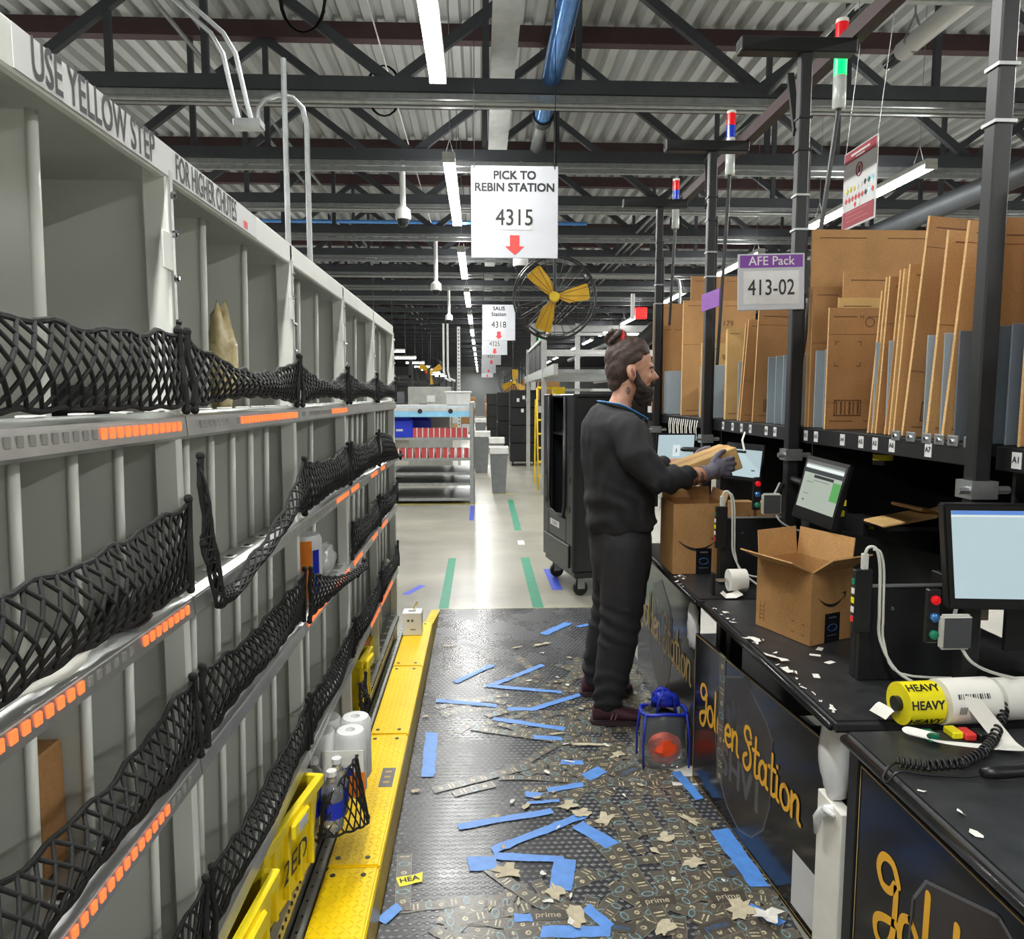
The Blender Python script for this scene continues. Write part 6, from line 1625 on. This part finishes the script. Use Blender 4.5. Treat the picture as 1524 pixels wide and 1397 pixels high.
q = MB(); quad_decal(q,(1.066,3.3145,1.262),(0.97,0.24,0.1),(-0.1,0,1),0,0.036,0,0.010,0.0); quad_decal(q,(1.066,3.3145,1.276),(0.97,0.24,0.1),(-0.1,0,1),0,0.030,0,0.008,0.0); q.build('glove_print', m_white, gl, fix=False)
glove((1.030,3.648,1.262),(1.085,3.622,1.280),(1.122,3.615,0),(1.312,1.291,1.270,1.250),(0.078,0.086,0.082,0.066),-1.0,[(1.060,3.624,1.300),(1.082,3.612,1.332),(1.104,3.60,1.346),(1.124,3.588,1.350)])
# ---- parcel in the hands
pc = thing('parcel', 'flat brown parcel tilted up in the gloved hands', 'parcel', (1.075,3.478,1.2))
RM = Matrix.Rotation(-0.36,3,'Y')
m = MB(); m.obox((1.068,3.478,1.272),(0.27,0.235,0.105),RM); m.build('box', m_card3, pc, bevel=0.004)
m = MB(); m.obox((1.068,3.478,1.272),(0.271,0.05,0.1062),RM); m.build('tape', m_card, pc)
xd = RM @ Vector((1,0,0)); zd = RM @ Vector((0,0,1))
text('OREO', 0.055, m_ink, pc, Vector((1.068,3.3602,1.272))-xd*0.045-zd*0.028, xd, zd, bold=0.001)
m = MB(); m.obox(Vector((1.068,3.478,1.272))+xd*0.137,(0.004,0.20,0.09),RM); m.build('green_mark', mat('leaf_green_print',(96,110,60),0.6), pc)
# ============================================================= black cart and the hall beyond
def roll_cart(lab, loc, rot, sc=1.0):
    """tall moulded cart: posts, panels with a slot opening, drawer front, casters; faces local -X"""
    t = thing('roll_cart', lab, 'cart', loc, local=True); t.rotation_euler = (0,0,rot); t.scale = (sc,)*3
    W, D, H, z0 = 0.60, 0.82, 1.62, 0.16
    MB().box(0,W,0,D,z0,z0+0.05).build('base', m_blkcart, t, bevel=0.01)
    MB().box(0,W,0,D,H-0.03,H).build('top', m_blkcart, t, bevel=0.01)
    MB().box(W-0.02,W,0,D,z0+0.05,H-0.03).build('back_panel', m_blkcart, t)
    MB().box(0,W,0,0.03,z0+0.05,H-0.03).build('side_panel', m_blkcart, t, bevel=0.006)
    MB().box(0,W,D-0.03,D,z0+0.05,H-0.03).build('side_panel', m_blkcart, t, bevel=0.006)
    # front frame with a tall rounded opening
    f = MB()
    f.box(-0.02,0.02,0.0,0.17,z0+0.05,H); f.box(-0.02,0.02,D-0.17,D,z0+0.05,H); f.box(-0.02,0.02,0.17,D-0.17,z0+0.05,0.62)
    f.build('front_frame', m_blkcart, t, bevel=0.008)
    MB().tube([(-0.025,0.19,H-0.02),(-0.028,0.19,0.72),(-0.028,0.22,0.64),(-0.028,D/2,0.62),(-0.028,D-0.22,0.64),(-0.028,D-0.19,0.72),(-0.025,D-0.19,H-0.02)],0.016,8).build('opening_rim', m_blkcart, t, smooth=True)
    MB().box(-0.035,-0.02,0.06,D-0.06,z0+0.07,0.42).build('drawer_front', m_blkcart, t, bevel=0.01)
    MB().box(-0.0235,-0.0205,D*0.42,D*0.72,0.51,0.56).build('tag', m_white, t)
    text('52 0043', 0.045, m_ink, t, (-0.0237,D*0.57,0.535), (0,-1,0), (0,0,1))
    for z in (0.68,0.92,1.16):
        for y in (0.09,D-0.09): MB().box(-0.024,-0.018,y-0.025,y+0.025,z,z+0.05).build('slot', m_ink, t)
    MB().box(0.02,W-0.02,0.03,D-0.03,1.28,1.30).build('inner_shelf', m_blkcart, t)
    for x in (0.08,W-0.08):
        for y in (0.09,D-0.09):
            c = MB().lathe([(0.055,-0.018),(0.062,-0.010),(0.062,0.010),(0.055,0.018)],(x,y,0.063),16,Matrix.Rotation(pi/2,3,'X')).build('caster', m_blackp, t, smooth='auto')
            k = MB(); k.box(x-0.03,x+0.03,y-0.028,y-0.022,0.06,z0); k.box(x-0.03,x+0.03,y+0.022,y+0.028,0.06,z0); k.build('caster_fork', m_galv, t)
    return t
rc = roll_cart('tall black moulded cart on casters behind the person', (0.735,5.72,0.0), 0.20)
yt = MB(); yt.tube([(-0.0,0.60,0.98),(0.0,0.66,1.0),(0.0,0.665,1.08),(0.0,0.64,1.15),(0.0,0.58,1.14),(0.0,0.575,1.1)],0.016,8,flat=0.5)
yb = yt.mesh('yellow_sticker', m_yellow, smooth=True); o = inst(yb, 'yellow_handle', rc, (0.25,-0.1,0.0))
cbx = MB(); cbx.prism([(0,0),(0.5,0),(0.5,0.35),(0.25,0.42),(0,0.15)],(0.12,0.6,0.45),(0,-1,0),(0,0,1),0.01); inst(cbx.mesh('brown_board', m_brown), 'brown_board', rc, (0,0,0))

def wheelie(lab, x, y, w=0.26, h=0.76, lin=True, grp=None):
    t = thing('waste_bin', lab, 'bin', (x,y,0), grp)
    m = MB(); k = 0.72; V = []
    for (s, z) in ((k,0.0),(1,h),(1.06,h),(1.06,h+0.02),(0.94,h+0.02),(k*0.92,0.03)):
        V += [(x-w/2*s,y-w/2*s,z),(x+w/2*s,y-w/2*s,z),(x+w/2*s,y+w/2*s,z),(x-w/2*s,y+w/2*s,z)]
    F = [(3,2,1,0)]
    for a in range(5):
        for j in range(4): F.append((a*4+j,a*4+(j+1)%4,a*4+4+(j+1)%4,a*4+4+j))
    F.append((20,21,22,23)); m.add(V,F); m.build('body', m_bin, t, fix=False)
    if lin:
        l = MB(); b = w/2*1.09
        for (x0,x1,y0,y1) in ((-b,b,-b,-b+0.02),(-b,b,b-0.02,b),(-b,-b+0.02,-b,b),(b-0.02,b,-b,b)):
            l.box(x+x0,x+x1,y+y0,y+y1,h-0.05-0.03*(x0<0),h+0.035)
        l.build('liner', m_liner, t, bevel=0.008)
    return t
wheelie('grey waste bin with white liner standing nearest on the yellow tape', 0.29, 12.25, 0.30, 0.74)
wheelie('grey waste bin tucked behind the nearest one', 0.30, 14.3, 0.28, 0.78)
wheelie('pale grey waste bin with lid beside the flow rack end', 0.0, 15.6, 0.36, 0.84)
wheelie('small dark waste bin far along the aisle', -0.02, 22.5, 0.34, 0.9)

# flow rack
fr = thing('flow_rack', 'grey roller flow rack with a light blue header beyond the sorting wall', 'rack', (-0.9,11.2,0))
for x in (-1.55,-0.14):
    for y in (11.0,12.4): MB().box(x-0.03,x+0.03,y-0.03,y+0.03,0,1.52).build('upright', m_galv, fr, bevel=0.003)
for z, y0 in ((0.08,10.98),(0.30,11.05),(0.46,11.05),(0.68,11.0),(0.98,11.1)):
    MB().box(-1.52,-0.17,y0,y0+0.03,z-0.03,z+0.01).build('beam', m_galv, fr)
    s = MB().box(-1.52,-0.17,y0+0.03,12.38,z-0.02,z-0.008).build('deck', m_bin, fr)
hd = MB().box(-1.60,-0.17,10.99,11.02,1.30,1.44).build('header', mat('pale_blue_header',(140,200,235),0.4), fr)
MB().box(-1.60,-0.17,10.985,10.99,1.385,1.44).build('header_band', m_sticker, hd)
for x in (-1.35,-0.9,-0.45): MB().lathe([(0.035,0),(0.035,0.004)],(x,10.983,1.385),14,Matrix.Rotation(pi/2,3,'X')).build('round_mark', m_ink, hd)
MB().box(-1.58,-0.12,11.02,12.4,1.44,1.47).build('top_deck', m_sticker, fr)
k = 0
for row, (z, y0, n, x0, x1) in enumerate(((0.68,11.06,13,-1.48,-0.22),(0.98,11.14,10,-1.0,-0.24))):
    for i in range(n):
        x = x0+(x1-x0)*i/(n-1)
        e = thing('cartridge_pack', 'red and white flat pack standing on the flow rack shelf', 'packet', (x,y0+0.05,z-0.008), 'flat packs on the flow rack')
        MB().box(x-0.036,x+0.03,y0,y0+0.16,z-0.007,z+0.15).build('pack', mat('red_pack',(196,72,76),0.5) if 'red_pack' not in bpy.data.materials else bpy.data.materials['red_pack'], e)
        MB().box(x+0.031,x+0.044,y0+0.001,y0+0.159,z-0.007,z+0.152).build('white_edge', m_offwh, e)
for i, (x, y, z) in enumerate(((-1.22,11.12,0.975),(-0.98,11.5,0.975))):
    bb = thing('blue_bin', ('blue plastic tote on the middle of the flow rack','second blue tote behind the first on the flow rack')[i], 'tote', (x,y,z))
    m = MB(); m.box(x-0.2,x+0.2,y,y+0.25,z,z+0.28); m.build('body', m_bluebin, bb, bevel=0.02)
    MB().box(x-0.16,x+0.16,y+0.02,y+0.24,z+0.28,z+0.34).build('rim', m_bluebin, bb, bevel=0.01)
    MB().box(x-0.05,x+0.05,y-0.004,y,z+0.11,z+0.14).build('badge', m_sticker, bb)
tag(MB().box(-0.95,-0.5,11.9,11.92,1.0,1.30).build('display_board', mat('beige_panel',(196,192,180),0.5), None, (-0.7,11.9,0.98), bevel=0.01), 'beige board standing at the back of the flow rack', 'board')
wb_ = thing('white_crate', 'white open crate on top of the flow rack', 'crate', (-0.36,11.3,1.47))
MB().box(-0.52,-0.16,11.15,11.5,1.472,1.66).build('body', m_sticker, wb_, bevel=0.01); MB().box(-0.54,-0.14,11.13,11.52,1.655,1.68).build('rim', m_white, wb_, bevel=0.004)
# grey cabinet behind and white perforated pole
cb2 = thing('grey_cabinet', 'grey metal cabinet behind the flow rack', 'cabinet', (-0.95,14.0,0))
MB().box(-1.35,-0.55,13.8,14.3,0,1.78).build('body', mat('grey_cabinet_paint',(150,152,146),0.5), cb2, bevel=0.01)
MB().box(-1.0,-0.85,13.79,13.8,1.5,1.62).build('label', m_sticker, cb2); MB().box(-1.14,-1.0,13.785,13.80,1.44,1.47).build('handle', m_ink, cb2)
wp_ = thing('white_post', 'white perforated post rising behind the grey cabinet', 'post', (-0.42,14.6,0))
MB().box(-0.46,-0.40,14.57,14.63,0,2.95).build('post', m_white, wp_)
ho = MB()
for k in range(30): ho.box(-0.44,-0.42,14.568,14.57,0.9+k*0.068,0.93+k*0.068)
ho.build('holes', m_ink, wp_)['kind'] = 'stuff'
for i, x in enumerate((-0.72,-0.64)):
    pipe('white_pipe', 'bent white cable pipe rising behind the grey cabinet', [(x,14.5,3.0),(x,14.5,2.1),(x+0.03,14.5,1.95),(x+0.14,14.5,1.9)], 0.02, m_white, 'pipe', 8, 'white cable pipes')

# black tall carts in a row on the right of the aisle
def black_crate(lab, x, y, w, d, h, grp=None, n=4):
    t = thing('crate_stack', lab, 'crate', (x,y,0), grp)
    for k in range(n):
        MB().box(x-w/2,x+w/2,y,y+d,0.12+k*(h-0.12)/n+0.004,0.12+(k+1)*(h-0.12)/n).build('crate', m_blackp, t, bevel=0.015)
    for sx in (-1,1): MB().cyl((x+sx*w*0.4-0.02,y+0.1,0.06),(x+sx*w*0.4+0.02,y+0.1,0.06),0.06,10).build('caster', m_black, t)
    MB().box(x-w/2,x+w/2,y+0.02,y+d,0.10,0.122).build('dolly', m_black, t)
    return t
b1 = black_crate('stack of black folding crates with white stickers beyond the waste bins', 0.98, 17.0, 0.62, 0.8, 1.75)
for (x,z) in ((0.85,1.52),(0.98,1.58),(1.06,1.52),(0.95,1.28)): MB().box(x-0.03,x+0.03,16.994,16.999,z-0.04,z+0.04).build('sticker', m_white, b1)
black_crate('stack of black crates behind the stickered stack', 0.75, 20.5, 0.6, 0.8, 1.72)
black_crate('row of black crates farthest along the aisle', 0.55, 25.0, 0.7, 2.0, 1.7)
# yellow safety ladder and guard
ld = thing('safety_ladder', 'yellow safety ladder standing behind the tall black cart', 'ladder', (1.15,13.0,0))
for x in (0.98,1.32):
    MB().tube([(x,12.6,0),(x,12.9,1.3),(x,12.95,1.75)],0.015,8).build('stile', m_yrail, ld, smooth=True)
    MB().tube([(x,13.5,0),(x,13.3,1.55)],0.014,8).build('rear_leg', m_yrail, ld)
for k in range(5): MB().box(0.98,1.32,12.62+k*0.06,12.72+k*0.08,0.22+k*0.24,0.245+k*0.24).build('rung', m_yrail, ld)
MB().tube([(0.98,12.95,1.75),(1.32,12.95,1.75)],0.022,8).build('hand_bar', m_yrail, ld)
# platform and conveyor
pf = thing('conveyor_platform', 'raised aluminium conveyor with black curtain panels behind the fan', 'conveyor', (2.1,12.5,0))
for (x,y) in ((1.02,12.0),(1.02,16.0),(2.6,10.4),(3.4,12.5)): MB().box(x-0.04,x+0.04,y-0.04,y+0.04,0 if y<16.5 else 0,2.6).build('column', m_alu, pf)
sl = MB(); 
for k in range(16):
    y = 10.4+k*0.40; sl.box(1.05,2.6,y,y+0.12,1.93,1.98)
sl.build('roller_bed', m_galv, pf)
MB().box(1.0,1.06,10.2,17.0,1.90,2.05).build('side_beam', m_alu, pf); MB().box(2.58,2.64,10.2,17.0,1.90,2.05).build('side_beam', m_alu, pf)
MB().bar((1.02,10.6,2.55),(1.02,16,2.55),0.04,0.05).build('hand_rail', m_alu, pf)
for k in range(4): MB().box(1.035,1.045,12.1+k*1.0,13.0+k*1.0,2.06,2.52).build('curtain', m_ink, pf)
[MB().box(1.6,3.6,16.9,17.0,1.3+k*0.42,1.36+k*0.42).build('end_rail', m_alu, pf) for k in range(5)]
pg = thing('pallet_rack_wall', 'white framed partition with rails behind the conveyor', 'partition', (3.0,18.5,0))
for z in (1.2,2.0,2.6,3.2): MB().box(1.2,5.2,18.5,18.56,z,z+0.16).build('rail', m_sticker, pg)
for x in (1.3,2.4,3.5,4.6): MB().box(x-0.06,x+0.06,18.44,18.5,0,3.4).build('upright', m_sticker, pg)
MB().box(1.2,5.2,18.6,18.64,0,1.2).build('panel', m_black, pg)
tag(MB().box(1.15,1.35,11.9,11.94,1.55,1.75).build('yellow_guard', m_yrail, None, (1.25,11.9,1.55)), 'yellow guard plate on the conveyor column', 'guard')

# industrial fan
def fan(lab, x, y, z, r, yaw=0.0, hang=True, rot0=0.3):
    t = thing('industrial_fan', lab, 'fan', (x,y,z), local=True); t.rotation_euler = (0,0,yaw)
    for k in range(3):
        a = rot0+k*2*pi/3; ca, sa = cos(a), sin(a)
        def P(rr, w, dy): return (ca*rr-sa*w, dy, sa*rr+ca*w)
        pl = [(0.10,-0.06),(0.32,-0.19),(0.78,-0.21),(0.84,-0.17),(0.84,0.17),(0.80,0.20),(0.4,0.14),(0.1,0.07)]
        m = MB(); n = len(pl); 
        for th in (-0.004,0.004):
            for (rr,w) in pl: m.v.append(Vector(P(rr*r, w*r, th+0.25*w*r)))
        m.f.append(list(range(n))); m.m.append(0); m.f.append([n+i for i in reversed(range(n))]); m.m.append(0)
        for i in range(n): m.f.append([i,n+i,n+(i+1)%n,(i+1)%n]); m.m.append(0)
        m.build('blade', m_fan, t)
    MB().lathe([(0.02*r/0.38,-0.05),(0.045*r/0.38,-0.04),(0.05*r/0.38,0.04)],(0,0,0),14,Matrix.Rotation(pi/2,3,'X')).build('hub', m_yrail, t, smooth='auto')
    MB().cyl((0,0.04,0),(0,0.22,0),0.07*r/0.38,14).build('motor', m_black, t, smooth='auto')
    for yy, rr in ((-0.10,0.92),(-0.02,1.0),(0.10,1.0),(0.16,0.9)):
        MB().tube([(r*rr*cos(a),yy,r*rr*sin(a)) for a in [2*pi*k/36 for k in range(36)]],0.008 if rr==1 else 0.004,6,close=True).build('cage_ring', m_black, t, smooth=True)
    g = MB()
    for k in range(24):
        a = 2*pi*k/24; g.tube([(0.12*r*cos(a),-0.115,0.12*r*sin(a)),(r*0.92*cos(a),-0.10,r*0.92*sin(a)),(r*cos(a),-0.02,r*sin(a)),(r*cos(a),0.10,r*sin(a)),(r*0.3*cos(a),0.17,r*0.3*sin(a))],0.0022,4)
    g.build('cage_wires', m_black, t)['kind'] = 'stuff'
    if hang:
        MB().tube([(0,0.13,0.05),(0,0.15,r+0.05),(0,0.15,5.272-z)],0.016,8).build('hanger', m_black, t)
    return t
fan('large industrial fan with three yellow blades in a black cage', 0.69, 7.0, 2.52, 0.385, -0.1, True, 0.17)
fan('small distant yellow-bladed fan over the flow rack', -1.55, 23.0, 2.35, 0.45, 0.1, True, 0.5)
fan('distant yellow-bladed fan beside the far signs', 1.05, 23.5, 2.05, 0.48, 0.2, True, -0.6)
# pole that carries the fan arm, dark duct and red beacon by the person's head
pipe('white_conduit_bend', 'pale bent conduit dropping past the fan to the conveyor', [(1.2,8.6,2.98),(2.2,8.6,2.98),(2.28,8.6,2.93),(2.3,8.6,2.85),(2.3,8.6,0.0)], 0.018, m_galv, 'conduit', 8)
rb = thing('exit_beacon', 'red beacon lamp on a white bracket behind the person', 'beacon', (2.3,10.6,2.75))
MB().box(2.2,2.36,10.55,10.65,2.70,2.86).build('red_lamp', mat('red_beacon',(235,40,40),0.35,emit=0.6,ecol=(235,30,30)), rb, bevel=0.01)
MB().tube([(2.16,10.6,3.05),(2.16,10.6,2.7)],0.03,8).build('bracket', m_white, rb)
pipe('dark_duct', 'black and silver hose rising behind the person toward the shelf', [(1.72,9.0,0.0),(1.72,9.0,1.9),(1.75,9.0,2.1),(1.95,9.0,2.26),(2.15,9.0,2.42),(2.3,9.0,2.56)], [0.05,0.05,0.05,0.09,0.11,0.12], m_blackp, 'hose', 12)

# far stations along both sides, kept simple but real
rg = random.Random(8)
for i in range(7):
    y = 19.5+i*5.0
    t = thing('far_station', 'distant black packing station stocked with brown cartons', 'station', (2.0,y,0), 'distant packing stations')
    MB().box(1.35,2.1,y,y+2.2,0.0,0.85).build('desk', m_black, t); MB().box(1.6,2.1,y,y+2.2,1.45,1.5).build('shelf', m_black, t)
    for yy in (y,y+2.1): MB().box(1.6,1.65,yy,yy+0.05,0.85,3.0).build('pole', m_black, t)
    for k in range(5):
        yy = y+0.1+k*0.4; MB().box(1.62,2.08,yy,yy+0.1+0.15*rg.random(),1.5,1.8+0.5*rg.random()).build('carton', (m_card,m_card2,m_card3)[k%3], t)
    MB().box(1.45,1.75,y+0.3,y+0.33,1.0,1.25).build('screen', m_screen, t)
for i in range(6):
    y = 16.0+i*5.5
    t = thing('far_sorting_frame', 'distant dark rack with small lit screens beyond the flow rack', 'rack', (-2.4,y,0), 'distant racks')
    for x in (-3.6,-1.5): MB().box(x-0.04,x+0.04,y,y+0.08,0,2.4).build('upright', m_black, t)
    for z in (0.8,1.4,2.0): MB().box(-3.6,-1.5,y,y+0.5,z,z+0.05).build('shelf', m_black, t)
    for k in range(6):
        x = -3.45+k*0.34; MB().box(x-0.12,x+0.12,y+0.05,y+0.4,0.85,0.95+0.4*rg.random()).build('carton', (m_card2,m_sticker,m_bin)[k%3], t)
        MB().box(x-0.1,x+0.1,y+0.05,y+0.09,1.46,1.62+0.25*rg.random()).build('panel', (m_screen,m_blackp,m_badge)[k%3], t)
for i, (x,y,z,g) in enumerate(((-2.3,17.5,2.35,1),(-2.9,21.0,2.45,1),(1.55,19.4,3.0,1),(-1.9,26.0,2.4,0))):
    t = thing('far_signal', ('small green signal lamp over the distant racks' if g else 'small red signal lamp over the distant racks'), 'signal light', (x,y,z), 'distant signal lamps')
    MB().cyl((x,y,z),(x,y,z+0.12),0.045,10).build('lens', m_greenl if g else m_redl, t); MB().cyl((x,y,0.0),(x,y,z),0.02,8).build('rod', m_black, t)
for i in range(9):
    y = 15.5+i*3.2
    t = thing('far_tube', 'small bright work lamp over the distant racks', 'light', (-2.2-0.05*i,y,2.7), 'distant work lamps')
    MB().box(-2.5,-1.9,y,y+0.06,2.70,2.74).build('tube', m_tube, t); MB().box(-2.51,-1.89,y-0.01,y+0.07,2.74,2.78).build('housing', m_lampb, t); MB().box(-2.203,-2.197,y+0.027,y+0.033,2.78,5.272).build('hanging_wire', m_galv, t)

rg = random.Random(31)
for i in range(10):
    y = 27.0+i*3.3; x = (0.75,-0.75,0.8,-0.9,0.7)[i % 5]+rg.uniform(-0.08,0.08)
    t = thing('far_pallet', 'distant stack of cartons and white bins beside the aisle', 'carton stack', (x,y,0), 'distant carton stacks')
    MB().box(x-0.45,x+0.45,y,y+0.8,0.0,0.14).build('pallet', m_brown, t)
    for k in range(4):
        for j in range(2):
            hh = 0.14+k*0.36
            if k == 3 and j == i % 2: continue
            MB().box(x-0.43+j*0.44,x+0.0+j*0.43,y+0.02,y+0.75,hh+0.003,hh+0.35).build('carton', (m_card,m_card3,m_sticker,m_card2,m_white)[(i+k+j) % 5], t, bevel=0.01)
